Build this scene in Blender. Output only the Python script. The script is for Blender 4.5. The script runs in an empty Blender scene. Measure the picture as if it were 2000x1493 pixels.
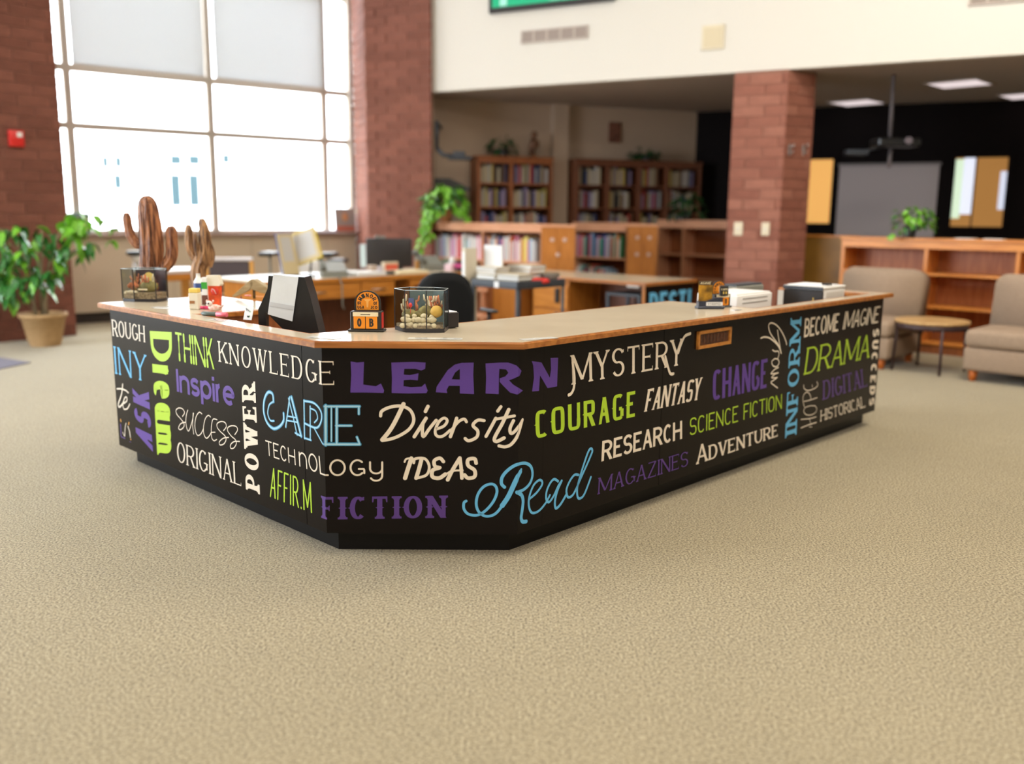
import bpy, bmesh, math, random
from mathutils import Vector, Matrix
random.seed(7)
R = math.radians
scene = bpy.context.scene
COL = scene.collection
# ---------------------------------------------------------------- camera
H = 1.40
F_PX = 1783.4
PITCH, ROLL = R(10.354), R(0.4976)
_fw = Vector((0, math.cos(PITCH), -math.sin(PITCH)))
_r0 = Vector((1, 0, 0)); _u0 = Vector((0, math.sin(PITCH), math.cos(PITCH)))
_r = math.cos(ROLL) * _r0 + math.sin(ROLL) * _u0
_u = -math.sin(ROLL) * _r0 + math.cos(ROLL) * _u0
cam_d = bpy.data.cameras.new('camera')
cam = bpy.data.objects.new('camera', cam_d)
COL.objects.link(cam)
cam.matrix_world = Matrix(((_r.x, _u.x, -_fw.x, 0), (_r.y, _u.y, -_fw.y, 0), (_r.z, _u.z, -_fw.z, H), (0, 0, 0, 1)))
cam_d.sensor_width = 36.0
cam_d.lens = 36.0 * F_PX / 2000.0
cam_d.clip_end = 300
cam_d.dof.use_dof = True
cam_d.dof.focus_distance = 3.95
cam_d.dof.aperture_fstop = 0.95
scene.camera = cam
# ---------------------------------------------------------------- world, light, exposure
w = bpy.data.worlds.new('world'); scene.world = w; w.use_nodes = True
bg = w.node_tree.nodes['Background']
bg.inputs['Color'].default_value = (0.90, 0.95, 1.0, 1)
bg.inputs['Strength'].default_value = 19
def area(name, loc, rot, sx, sy, power, col, portal=False):
    l = bpy.data.lights.new(name, 'AREA'); l.shape = 'RECTANGLE'; l.size = sx; l.size_y = sy
    l.energy = power; l.color = col
    if portal: l.cycles.is_portal = True
    o = bpy.data.objects.new(name, l); o.location = loc; o.rotation_euler = rot; COL.objects.link(o)
    return o
WARM = (1.0, 0.91, 0.79)
area('atrium_lamp', (1.5, 2.0, 6.3), (0, 0, 0), 3.0, 3.0, 190, WARM)
area('atrium_lamp', (4.0, 6.0, 6.3), (0, 0, 0), 3.0, 2.0, 290, WARM)
area('atrium_lamp', (-2.5, 5.5, 6.3), (0, 0, 0), 2.5, 2.5, 110, (1, .95, .88))
area('atrium_lamp', (0.8, -3.6, 6.0), (R(28), 0, 0), 3.5, 2.0, 340, WARM)
area('daylight_portal', (-3.83, 12.52, 3.4), (R(-90), 0, R(38)), 4.2, 5.2, 1, (1, 1, 1), True)
area('left_fill_light', (-9.0, 5.0, 2.3), (0, R(-90), 0), 3.6, 6.0, 950, (.84, .92, 1.0))  # added cool fill standing in for an unseen window, brightens the left floor
vs = scene.view_settings
vs.view_transform = 'Standard'; vs.look = 'None'; vs.gamma = 1; vs.use_curve_mapping = False
vs.exposure = 0.0
scene.cycles.max_bounces = 9
scene.cycles.diffuse_bounces = 5
scene.cycles.glossy_bounces = 4
scene.cycles.transparent_max_bounces = 12
scene.cycles.use_denoising = True
scene.cycles.sample_clamp_indirect = 6
# ---------------------------------------------------------------- placing
def ray(x, y): return (x - 1000) / F_PX * _r - (y - 746.5) / F_PX * _u + _fw
def at(x, y, z):                                  # where the sight line meets the level z
    v = ray(x, y); t = (z - H) / v.z
    return Vector((v.x * t, v.y * t, z))
def atd(x, y, d):                                 # where the sight line is d metres in front
    v = ray(x, y); t = d / v.y
    return Vector((v.x * t, d, H + v.z * t))
def onwall(x, y, p, q):                           # where the sight line meets an upright wall through p, q
    v = ray(x, y); n = Vector((-(q[1] - p[1]), q[0] - p[0]))
    t = (n.x * p[0] + n.y * p[1]) / (n.x * v.x + n.y * v.y)
    return Vector((v.x * t, v.y * t, H + v.z * t))
AZ_R, AZ_L = 44.2, 134.2
dR = Vector((math.sin(R(44.2)), math.cos(R(44.2)))); nR = Vector((-dR.y, dR.x))
dL = Vector((-dR.y, dR.x)); nL = Vector((dR.x, dR.y))
# ---------------------------------------------------------------- objects
def tag(o, label=None, cat=None, group=None, kind=None):
    if label: o['label'] = label
    if cat: o['category'] = cat
    if group: o['group'] = group
    if kind: o['kind'] = kind
    return o
def thing(name, label, cat, loc, az=90, group=None):
    o = bpy.data.objects.new(name, None); COL.objects.link(o)
    o.empty_display_size = .1
    o.location = (loc[0], loc[1], loc[2] if len(loc) > 2 else 0)
    o.rotation_euler = (0, 0, R(90 - az))
    return tag(o, label, cat, group)
def root(name, kind='structure', loc=(0, 0, 0), az=90):
    o = bpy.data.objects.new(name, None); COL.objects.link(o); o.location = loc
    o.rotation_euler = (0, 0, R(90 - az)); o['kind'] = kind
    return o
class MB:
    def __init__(s): s.b = bmesh.new()
    def box(s, x0, x1, y0, y1, z0, z1, bev=0, seg=1, M=None):
        if bev:
            t = bmesh.new()
            r = bmesh.ops.create_cube(t, size=1)
            for v in t.verts: v.co = Vector(((x0 + x1) / 2 + v.co.x * (x1 - x0), (y0 + y1) / 2 + v.co.y * (y1 - y0), (z0 + z1) / 2 + v.co.z * (z1 - z0)))
            bmesh.ops.bevel(t, geom=t.edges[:], offset=bev, segments=seg, profile=.5, affect='EDGES')
            vm = {}
            for v in t.verts: vm[v] = s.b.verts.new(M @ v.co if M else v.co)
            for f in t.faces:
                nf = s.b.faces.new([vm[v] for v in f.verts]); nf.smooth = seg > 1
            t.free(); return s
        c = [Vector((x, y, z)) for z in (z0, z1) for y in (y0, y1) for x in (x0, x1)]
        v = [s.b.verts.new(M @ p if M else p) for p in c]
        for q in ((0, 2, 3, 1), (4, 5, 7, 6), (0, 1, 5, 4), (2, 6, 7, 3), (0, 4, 6, 2), (1, 3, 7, 5)):
            s.b.faces.new([v[i] for i in q])
        return s
    def poly(s, pts):
        s.b.faces.new([s.b.verts.new(p) for p in pts]); return s
    def prism(s, poly, z0, z1, M=None):
        n = len(poly)
        a = [s.b.verts.new(M @ Vector((p[0], p[1], z0)) if M else (p[0], p[1], z0)) for p in poly]
        b = [s.b.verts.new(M @ Vector((p[0], p[1], z1)) if M else (p[0], p[1], z1)) for p in poly]
        s.b.faces.new(b); s.b.faces.new(a[::-1])
        for i in range(n): s.b.faces.new((a[i], a[(i + 1) % n], b[(i + 1) % n], b[i]))
        return s
    def lathe(s, prof, c=(0, 0, 0), n=20, sx=1, sy=1, M=None, caps=True):
        rings = []
        for r, z in prof:
            ring = []
            for k in range(n):
                a = 2 * math.pi * k / n
                p = Vector((c[0] + r * sx * math.cos(a), c[1] + r * sy * math.sin(a), c[2] + z))
                ring.append(s.b.verts.new(M @ p if M else p))
            rings.append(ring)
        for i in range(len(rings) - 1):
            for k in range(n):
                f = s.b.faces.new((rings[i][k], rings[i][(k + 1) % n], rings[i + 1][(k + 1) % n], rings[i + 1][k])); f.smooth = True
        if caps:
            s.b.faces.new(rings[0][::-1]); s.b.faces.new(rings[-1])
        return s
    def ell(s, c, rx, ry, rz, n=10, m=7, M=None, jit=0):
        prof = []
        rings = []
        for i in range(m + 1):
            th = math.pi * (i + .0001) / (m + .0002)
            ring = []
            for k in range(n):
                a = 2 * math.pi * k / n
                j = 1 + random.uniform(-jit, jit)
                p = Vector((c[0] + rx * j * math.sin(th) * math.cos(a), c[1] + ry * j * math.sin(th) * math.sin(a), c[2] - rz * j * math.cos(th)))
                ring.append(s.b.verts.new(M @ p if M else p))
            rings.append(ring)
        for i in range(m):
            for k in range(n):
                f = s.b.faces.new((rings[i][k], rings[i][(k + 1) % n], rings[i + 1][(k + 1) % n], rings[i + 1][k])); f.smooth = True
        s.b.faces.new(rings[0][::-1]); s.b.faces.new(rings[-1])
        return s
    def tube(s, pts, rad, n=8, ridge=0, M=None):
        pts = [Vector(p) for p in pts]
        if not isinstance(rad, (list, tuple)): rad = [rad] * len(pts)
        rings = []; up = Vector((0.03, 0.99, 0.1)).normalized()
        for i, p in enumerate(pts):
            d = (pts[min(i + 1, len(pts) - 1)] - pts[max(i - 1, 0)]).normalized()
            a = d.cross(up)
            if a.length < .1: a = d.cross(Vector((1, 0, 0)))
            a.normalize(); b = a.cross(d)
            ring = []
            for k in range(n):
                t = 2 * math.pi * k / n
                rr = rad[i] * (1 + (ridge if k % 2 else -ridge))
                q = p + a * rr * math.cos(t) + b * rr * math.sin(t)
                ring.append(s.b.verts.new(M @ q if M else q))
            rings.append(ring)
        for i in range(len(rings) - 1):
            for k in range(n):
                f = s.b.faces.new((rings[i][k], rings[i + 1][k], rings[i + 1][(k + 1) % n], rings[i][(k + 1) % n])); f.smooth = (ridge == 0)
        s.b.faces.new(rings[0]); s.b.faces.new(rings[-1][::-1])
        return s
    def mesh(s, name):
        bmesh.ops.recalc_face_normals(s.b, faces=s.b.faces[:])
        me = bpy.data.meshes.new(name); s.b.to_mesh(me); s.b.free()
        return me
    def obj(s, name, m, parent=None, label=None, kind=None, loc=None, norecalc=False):
        if norecalc:
            me = bpy.data.meshes.new(name); s.b.to_mesh(me); s.b.free()
        else: me = s.mesh(name)
        me.materials.append(m)
        return link(name, me, parent, label, kind, loc)
def link(name, me, parent=None, label=None, kind=None, loc=None, rot=None, scale=None):
    o = bpy.data.objects.new(name, me); COL.objects.link(o)
    if parent: o.parent = parent
    if loc is not None: o.location = loc
    if rot is not None: o.rotation_euler = rot
    if scale is not None: o.scale = scale
    if label: o['label'] = label
    if kind: o['kind'] = kind
    return o
def copy_tree(o, parent=None):
    c = o.copy(); COL.objects.link(c); c.parent = parent
    for ch in list(o.children): copy_tree(ch, c)
    return c
# ---------------------------------------------------------------- materials
MATS = {}
def mat(name, col, rough=.5, spec=.5, var=0, vs_=8, bump=0, bs=60, metal=0, stretch=None, col2=None, emit=None, es=0, trans=0, coat=0, objcol=False):
    if name in MATS: return MATS[name]
    m = bpy.data.materials.new(name); m.use_nodes = True; MATS[name] = m
    nt = m.node_tree; p = nt.nodes['Principled BSDF']
    p.inputs['Base Color'].default_value = (*col, 1); p.inputs['Roughness'].default_value = rough
    p.inputs['Specular IOR Level'].default_value = spec; p.inputs['Metallic'].default_value = metal
    p.inputs['Transmission Weight'].default_value = trans; p.inputs['Coat Weight'].default_value = coat
    if emit: p.inputs['Emission Color'].default_value = (*emit, 1); p.inputs['Emission Strength'].default_value = es
    tc = nt.nodes.new('ShaderNodeTexCoord'); mp = nt.nodes.new('ShaderNodeMapping')
    nt.links.new(tc.outputs['Object'], mp.inputs['Vector'])
    if stretch: mp.inputs['Scale'].default_value = stretch
    if objcol:
        oi = nt.nodes.new('ShaderNodeObjectInfo'); nt.links.new(oi.outputs['Color'], p.inputs['Base Color'])
    elif var or col2:
        nz = nt.nodes.new('ShaderNodeTexNoise'); nz.inputs['Scale'].default_value = vs_; nz.inputs['Detail'].default_value = 4
        nt.links.new(mp.outputs[0], nz.inputs['Vector'])
        cr = nt.nodes.new('ShaderNodeValToRGB')
        c2 = col2 or tuple(min(1, c * (1 + var)) for c in col); c1 = col if col2 else tuple(c * (1 - var) for c in col)
        cr.color_ramp.elements[0].color = (*c1, 1); cr.color_ramp.elements[1].color = (*c2, 1)
        cr.color_ramp.elements[0].position = .35; cr.color_ramp.elements[1].position = .65
        nt.links.new(nz.outputs['Fac'], cr.inputs['Fac']); nt.links.new(cr.outputs['Color'], p.inputs['Base Color'])
    if bump:
        nb = nt.nodes.new('ShaderNodeTexNoise'); nb.inputs['Scale'].default_value = bs; nb.inputs['Detail'].default_value = 3
        nt.links.new(mp.outputs[0], nb.inputs['Vector'])
        b = nt.nodes.new('ShaderNodeBump'); b.inputs['Strength'].default_value = bump; b.inputs['Distance'].default_value = .01
        nt.links.new(nb.outputs['Fac'], b.inputs['Height']); nt.links.new(b.outputs[0], p.inputs['Normal'])
    return m
def sr(r, g, b):                                   # sRGB 0-255 to linear
    return tuple((c / 255 / 12.92 if c <= 10 else ((c / 255 + .055) / 1.055) ** 2.4) for c in (r, g, b))
def wood(name, c1, c2, rough=.35, ax='x', coat=0):
    st = {'x': (1.2, 14, 14), 'y': (14, 1.2, 14), 'z': (14, 14, 1.2)}[ax]
    return mat(name, c1, rough, .4, col2=c2, vs_=3, stretch=st, coat=coat)
def carpet():
    m = bpy.data.materials.new('loop_carpet'); m.use_nodes = True; nt = m.node_tree; p = nt.nodes['Principled BSDF']
    tc = nt.nodes.new('ShaderNodeTexCoord')
    n1 = nt.nodes.new('ShaderNodeTexNoise'); n1.inputs['Scale'].default_value = 115; n1.inputs['Detail'].default_value = 4; n1.inputs['Roughness'].default_value = .65
    n2 = nt.nodes.new('ShaderNodeTexNoise'); n2.inputs['Scale'].default_value = 1.3; n2.inputs['Detail'].default_value = 3
    n3 = nt.nodes.new('ShaderNodeTexNoise'); n3.inputs['Scale'].default_value = 9; n3.inputs['Detail'].default_value = 3
    for n in (n1, n2, n3): nt.links.new(tc.outputs['Object'], n.inputs['Vector'])
    cr = nt.nodes.new('ShaderNodeValToRGB')
    e = cr.color_ramp.elements
    e[0].position = .36; e[0].color = (.085, .063, .030, 1); e[1].position = .62; e[1].color = (.50, .43, .285, 1)
    x = e.new(.49); x.color = (.305, .252, .150, 1)
    nt.links.new(n1.outputs['Fac'], cr.inputs['Fac'])
    mx = nt.nodes.new('ShaderNodeMix'); mx.data_type = 'RGBA'; mx.blend_type = 'MULTIPLY'
    mx.inputs['Factor'].default_value = .5
    cr2 = nt.nodes.new('ShaderNodeValToRGB'); cr2.color_ramp.elements[0].position = .3; cr2.color_ramp.elements[1].position = .7
    cr2.color_ramp.elements[0].color = (.78, .78, .78, 1); cr2.color_ramp.elements[1].color = (1, 1, 1, 1)
    ad = nt.nodes.new('ShaderNodeMath'); ad.operation = 'ADD'; ml = nt.nodes.new('ShaderNodeMath'); ml.operation = 'MULTIPLY'; ml.inputs[1].default_value = .5
    nt.links.new(n2.outputs['Fac'], ad.inputs[0]); nt.links.new(n3.outputs['Fac'], ad.inputs[1]); nt.links.new(ad.outputs[0], ml.inputs[0])
    nt.links.new(ml.outputs[0], cr2.inputs['Fac'])
    nt.links.new(cr.outputs[0], mx.inputs['A']); nt.links.new(cr2.outputs[0], mx.inputs['B'])
    nt.links.new(mx.outputs['Result'], p.inputs['Base Color'])
    p.inputs['Roughness'].default_value = .9; p.inputs['Specular IOR Level'].default_value = .12
    p.inputs['Sheen Weight'].default_value = .25; p.inputs['Sheen Roughness'].default_value = .5
    b = nt.nodes.new('ShaderNodeBump'); b.inputs['Strength'].default_value = .8; b.inputs['Distance'].default_value = .006
    nt.links.new(n1.outputs['Fac'], b.inputs['Height']); nt.links.new(b.outputs[0], p.inputs['Normal'])
    return m
def glass(name='clear_glass', tint=(1, 1, 1), ref=.12):
    m = bpy.data.materials.new(name); m.use_nodes = True; nt = m.node_tree; nt.nodes.clear()
    o = nt.nodes.new('ShaderNodeOutputMaterial'); t = nt.nodes.new('ShaderNodeBsdfTransparent'); g = nt.nodes.new('ShaderNodeBsdfGlossy')
    t.inputs[0].default_value = (*tint, 1); g.inputs['Roughness'].default_value = .03
    lw = nt.nodes.new('ShaderNodeLayerWeight'); lw.inputs[0].default_value = .5
    pw = nt.nodes.new('ShaderNodeMath'); pw.operation = 'POWER'; pw.inputs[1].default_value = 5
    fr = nt.nodes.new('ShaderNodeMath'); fr.operation = 'MULTIPLY_ADD'; fr.inputs[1].default_value = .9; fr.inputs[2].default_value = .04
    nt.links.new(lw.outputs['Facing'], pw.inputs[0]); nt.links.new(pw.outputs[0], fr.inputs[0])
    mx = nt.nodes.new('ShaderNodeMixShader')
    nt.links.new(fr.outputs[0], mx.inputs[0]); nt.links.new(t.outputs[0], mx.inputs[1]); nt.links.new(g.outputs[0], mx.inputs[2])
    nt.links.new(mx.outputs[0], o.inputs[0]); return m
def blind_mat():
    m = bpy.data.materials.new('roller_blind'); m.use_nodes = True; nt = m.node_tree; nt.nodes.clear()
    o = nt.nodes.new('ShaderNodeOutputMaterial'); t = nt.nodes.new('ShaderNodeBsdfTranslucent'); g = nt.nodes.new('ShaderNodeBsdfDiffuse'); tr = nt.nodes.new('ShaderNodeBsdfTransparent')
    t.inputs[0].default_value = (.44, .45, .46, 1); g.inputs[0].default_value = (.6, .6, .58, 1); tr.inputs[0].default_value = (.024, .024, .025, 1)
    a1 = nt.nodes.new('ShaderNodeAddShader'); mx = nt.nodes.new('ShaderNodeMixShader'); mx.inputs[0].default_value = .45
    nt.links.new(t.outputs[0], mx.inputs[1]); nt.links.new(g.outputs[0], mx.inputs[2])
    nt.links.new(mx.outputs[0], a1.inputs[0]); nt.links.new(tr.outputs[0], a1.inputs[1]); nt.links.new(a1.outputs[0], o.inputs[0]); return m
M_GLASS = glass(); M_GLASS_DK = glass('smoked_glass', (.72, .77, .76))
M_BLIND = blind_mat()
M_CARPET = carpet()
M_BEIGE = mat('beige_paint', (.56, .47, .36), .6, .3, bump=.05, bs=150)
M_CREAM = mat('cream_wall_paint', (.72, .69, .635), .6, .3, bump=.04, bs=120)
M_BACKW = mat('tan_wall_paint', (.42, .32, .24), .6, .3)
M_DARKW = mat('dark_brown_wall', (.006, .004, .004), .7, .08)
M_CEIL = mat('grey_ceiling_tile', (.42, .36, .32), .8, .2, var=.1, vs_=40)
M_FRAME = mat('window_frame_paint', (.48, .43, .38), .4, .4)
M_MORTAR = mat('grey_brown_mortar', (.27, .14, .105), .9, .1)
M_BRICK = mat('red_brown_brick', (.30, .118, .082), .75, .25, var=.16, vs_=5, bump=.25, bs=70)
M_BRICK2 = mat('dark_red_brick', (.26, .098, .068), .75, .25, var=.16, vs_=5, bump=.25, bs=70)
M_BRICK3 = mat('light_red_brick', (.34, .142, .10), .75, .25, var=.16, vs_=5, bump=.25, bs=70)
M_BRICKD = mat('shaded_brown_brick', (.19, .072, .050), .8, .2, var=.16, vs_=5, bump=.25, bs=70); M_BRICKE = mat('shaded_red_brick', (.225, .086, .060), .8, .2, var=.16, vs_=5, bump=.25, bs=70)  # same brick, darkened; shade on the window-side pillars is in the colour
M_BLACKP = mat('black_laminate', (.0065, .0045, .0042), .25, .16, bump=.02, bs=30)
M_KICK = mat('black_kick_board', (.007, .006, .006), .4, .2)
M_TOP = mat('cream_laminate_top', (.55, .465, .34), .20, .5, var=.04, vs_=3)
M_EDGE = wood('counter_edge_oak', (.27, .085, .014), (.44, .165, .035), .28, 'x', .2)
M_OAK = wood('honey_oak', (.46, .17, .028), (.60, .25, .05), .35, 'x')
M_OAKV = wood('honey_oak_upright', (.40, .14, .024), (.52, .20, .04), .35, 'z')
M_OAKD = wood('brown_oak', (.20, .062, .020), (.29, .095, .030), .4, 'z')
M_OAKDD = wood('dark_oak', (.11, .035, .014), (.16, .05, .02), .45, 'z')
M_WHITE = mat('white_plastic', (.78, .77, .74), .4, .4)
M_PAPER = mat('white_paper', (.72, .72, .72), .7, .2)
M_CREAMP = mat('cream_paper', (.78, .68, .46), .7, .2)
M_BLK = mat('black_plastic', (.012, .012, .013), .35, .5)
M_BLKF = mat('black_fabric', (.010, .011, .012), .9, .2, bump=.3, bs=300)
M_DKGREY = mat('dark_grey_steel', (.035, .042, .055), .4, .5)
M_GREYP = mat('grey_plastic', (.20, .20, .17), .45, .4)
M_CHROME = mat('brushed_steel', (.6, .6, .6), .3, .5, metal=1)
M_SCREEN = mat('dark_monitor_plastic', (.022, .018, .018), .4, .4)
M_BOOK = mat('book_cover', (.5, .5, .5), .5, .3, objcol=True)
M_RED = mat('red_plastic', (.62, .02, .015), .35, .5)
M_LEAF = mat('glossy_leaf', (.035, .16, .03), .25, .6, var=.5, vs_=4)
M_LEAFB = mat('bright_leaf', (.16, .42, .03), .3, .5, var=.35, vs_=6)
M_LEAFD = mat('dark_leaf', (.015, .06, .015), .5, .3, var=.4, vs_=9)
M_STEM = mat('plant_stem', (.28, .22, .13), .7, .2)
M_SOIL = mat('potting_soil', (.03, .02, .012), .9, .1)
# ---------------------------------------------------------------- lettering: strokes laid on the desk's faces
F0 = Vector((-0.760, 3.602)); F1 = Vector((0.027, 3.608)); WF = (F1 - F0).length
dF = (F1 - F0).normalized(); nF = Vector((-dF.y, dF.x))
def uv3(u, v, e=0, side=None):                      # along the desk front, height -> world
    if side is None: side = 0 if u < 0 else (1 if u <= WF else 2)
    if side == 0: p = F0 + dL * (-u) - nL * e
    elif side == 1: p = F0 + dF * u - nF * e
    else: p = F1 + dR * (u - WF) - nR * e
    return Vector((p.x, p.y, v))
def px2uv(x, y):
    a = onwall(x, y, F0, F0 + dL); u = -(a.xy - F0).dot(dL)
    if u <= 0: return (u, a.z)
    a = onwall(x, y, F0, F1); u = (a.xy - F0).dot(dF)
    if u <= WF: return (u, a.z)
    a = onwall(x, y, F1, F1 + dR); return (WF + (a.xy - F1).dot(dR), a.z)
def clip(poly, lo, hi):
    def half(ps, c, sgn):
        out = []
        for i in range(len(ps)):
            a, b = ps[i], ps[(i + 1) % len(ps)]
            da, db = sgn * (a[0] - c), sgn * (b[0] - c)
            if da >= 0: out.append(a)
            if da * db < 0:
                t = da / (da - db); out.append((c, a[1] + (b[1] - a[1]) * t))
        return out
    ps = half(poly, lo, 1) if lo is not None else poly
    return half(ps, hi, -1) if hi is not None and ps else ps
def lay(polys, m, name, parent, label, lift=0.0006, fn=None):
    bm = bmesh.new()
    for k, (poly, lay_) in enumerate(polys):
        for side, lo, hi in ((0, None, 0), (1, 0, WF), (2, WF, None)):
            q = clip(poly, lo, hi) if fn is None else (poly if side == 1 else [])
            if len(q) < 3: continue
            e = lift + lay_ * 0.00003
            try: bm.faces.new([bm.verts.new(uv3(a, b, e, side) if fn is None else fn(a, b, e)) for a, b in q])
            except ValueError: pass
    me = bpy.data.meshes.new(name); bm.to_mesh(me); bm.free(); me.materials.append(m)
    o = link(name, me, parent, label)
    return o
def arc(cx, cy, rx, ry, a0, a1, n=16, sq=2.0):
    out = []
    for i in range(n + 1):
        a = R(a0 + (a1 - a0) * i / n); c, s_ = math.cos(a), math.sin(a)
        out.append((cx + rx * math.copysign(abs(c) ** (2 / sq), c), cy + ry * math.copysign(abs(s_) ** (2 / sq), s_)))
    return out
def bowl(x0, y0, y1, x1, sq=2.0):
    xm = x0 + (x1 - x0) * .45
    return [(x0, y1)] + arc(xm, (y0 + y1) / 2, x1 - xm, (y1 - y0) / 2, 90, -90, 14, sq) + [(x0, y0)]
# stroke kinds: ('D',x0,y0,x1,y1,serif0,serif1,thin)  ('H',x0,y,x1,arm)  ('P',pts,term0,term1)
def glyph(c, sq):
    V = lambda x, a='s', b='s', y0=0, y1=1, t=0: ('D', x, y0, x, y1, a, b, t)
    G = {
     'A': (1, [('D', 0, 0, .5, 1, 's', '', 1), ('D', 1, 0, .5, 1, 's', '', 0), ('H', .2, .33, .8, '')]),
     'B': (.92, [V(0, 'l', 'l'), ('P', bowl(0, .52, 1, .9, sq), '', ''), ('P', bowl(0, 0, .52, 1, sq), '', '')]),
     'C': (.95, [('P', arc(.5, .5, .5, .5, 48, 312, 26, sq), 't', '')]),
     'D': (1, [V(0, 'l', 'l'), ('P', bowl(0, 0, 1, 1, sq), '', '')]),
     'E': (.85, [V(0, 'l', 'l'), ('H', 0, 1, 1, 'd'), ('H', 0, .53, .8, 'm'), ('H', 0, 0, 1, 'u')]),
     'F': (.82, [V(0, 's', 'l'), ('H', 0, 1, 1, 'd'), ('H', 0, .5, .8, 'm')]),
     'G': (1, [('P', arc(.5, .5, .5, .5, 48, 315, 26, sq), 't', ''), V(1, '', 's', .12, .42), ('H', .6, .42, 1, '')]),
     'H': (1.02, [V(0), V(1), ('H', 0, .5, 1, '')]),
     'I': (0, [V(.5)]),
     'J': (.7, [V(1, '', 's', .3, 1), ('P', [(1, .35)] + arc(.5, .35, .5, .35, 0, -170, 14, sq), '', '')]),
     'K': (1, [V(0), ('D', .12, .42, 1, 1, '', 's', 1), ('D', 1, 0, .35, .62, 's', '', 0)]),
     'L': (.82, [V(0, 'l', 's'), ('H', 0, 0, 1, 'u')]),
     'M': (1.35, [V(0, 's', 'l', t=1), V(1, 's', 'r'), ('D', .5, .12, 0, 1, '', '', 0), ('D', .5, .12, 1, 1, '', '', 1)]),
     'N': (1.08, [V(0, 's', 'l', t=1), V(1, '', 's', t=1), ('D', 1, 0, 0, 1, '', '', 0)]),
     'O': (1.05, [('P', arc(.5, .5, .5, .5, 90, 450, 36, sq), 'o', '')]),
     'P': (.92, [V(0, 's', 'l'), ('P', bowl(0, .42, 1, 1, sq), '', '')]),
     'R': (1, [V(0, 's', 'l'), ('P', bowl(0, .47, 1, .95, sq), '', ''), ('D', 1, 0, .5, .47, 's', '', 0)]),
     'S': (.9, [('P', arc(.5, .745, .5, .255, 25, 270, 18, sq)[:-1] + arc(.5, .255, .5, .255, 90, -155, 18, sq), 't', 't')]),
     'T': (.95, [('D', .5, 0, .5, 1, 's', '', 0), ('H', 0, 1, 1, 'dd')]),
     'U': (1.02, [V(0, '', 's', .35, 1), V(1, '', 's', .35, 1, 1), ('P', [(0, .4)] + arc(.5, .4, .5, .4, 180, 360, 18, sq) + [(1, .4)], '', '')]),
     'V': (1, [('D', .5, 0, 0, 1, '', 's', 0), ('D', .5, 0, 1, 1, '', 's', 1)]),
     'W': (1.45, [('D', .27, 0, 0, 1, '', 's', 0), ('D', .27, 0, .5, 1, '', '', 1), ('D', .73, 0, .5, 1, '', 's', 0), ('D', .73, 0, 1, 1, '', 's', 1)]),
     'Y': (1, [('D', .5, .45, 0, 1, '', 's', 0), ('D', .5, .45, 1, 1, '', 's', 1), ('D', .5, 0, .5, .5, 's', '', 0)]),
     'Z': (.95, [('H', 0, 1, 1, ''), ('H', 0, 0, 1, 'u'), ('D', 0, .02, 1, .98, '', '', 0)]),
     '.': (0, [('D', .5, 0, .5, .08, '', '', 0)]),
     ' ': (.45, []),
     '3': (.9, [('P', arc(.45, .75, .5, .25, 150, -90, 14, sq), '', ''), ('P', arc(.45, .26, .55, .26, 90, -150, 14, sq), '', '')]),
     '8': (.9, [('P', arc(.5, .75, .46, .25, 90, 450, 20, sq), 'o', ''), ('P', arc(.5, .25, .5, .25, 90, 450, 20, sq), 'o', '')]),
     # lower-case
     'n': (.88, [V(0, '', '', 0, .73), ('P', [(0, .45)] + arc(.5, .45, .5, .28, 170, 0, 12, sq), '', ''), V(1, '', '', 0, .46)]),
     's': (.78, [('P', arc(.5, .55, .46, .18, 25, 270, 14, sq)[:-1] + arc(.5, .185, .5, .185, 90, -155, 14, sq), '', '')]),
     'p': (.9, [V(0, '', '', -.25, .73), ('P', arc(.5, .365, .5, .365, 90, 450, 22, sq), 'o', '')]),
     'i': (0, [V(.5, '', '', 0, .73), V(.5, '', '', .84, 1)]),
     'r': (.6, [V(0, '', '', 0, .73), ('P', [(0, .42)] + arc(.85, .40, .85, .33, 170, 90, 8, sq), '', '')]),
     'e': (.9, [('P', [(0.04, .37), (1, .37)] + arc(.5, .365, .5, .365, 0, 310, 22, sq), '', '')]),
     'a': (.9, [('P', arc(.5, .365, .5, .365, 60, 420, 22, sq), 'o', ''), V(1, 'r', '', 0, .73)]),
     'm': (1.5, [V(0, 's', '', 0, .73), ('P', [(0, .45)] + arc(.25, .45, .25, .28, 170, 0, 10, sq), '', ''), V(.5, 's', '', 0, .46),
                 ('P', [(.5, .45)] + arc(.75, .45, .25, .28, 170, 0, 10, sq), '', ''), V(1, 'r', '', 0, .46)]),
     '~': (.95, [V(0, '', '', 0, .86), ('P', [(0, .5)] + arc(.5, .5, .5, .36, 170, 0, 12, sq), '', ''), V(1, '', '', 0, .52)]),
     'y': (.9, [('P', [(0, .86), (0, .45)] + arc(.5, .45, .5, .34, 180, 360, 12, sq) + [(1, .86)], '', ''), V(1, '', '', 0, .86), ('P', [(1, .05)] + arc(.5, .02, .5, .3, 0, -150, 10, sq), '', '')]),
    }
    return G[c]
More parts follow.
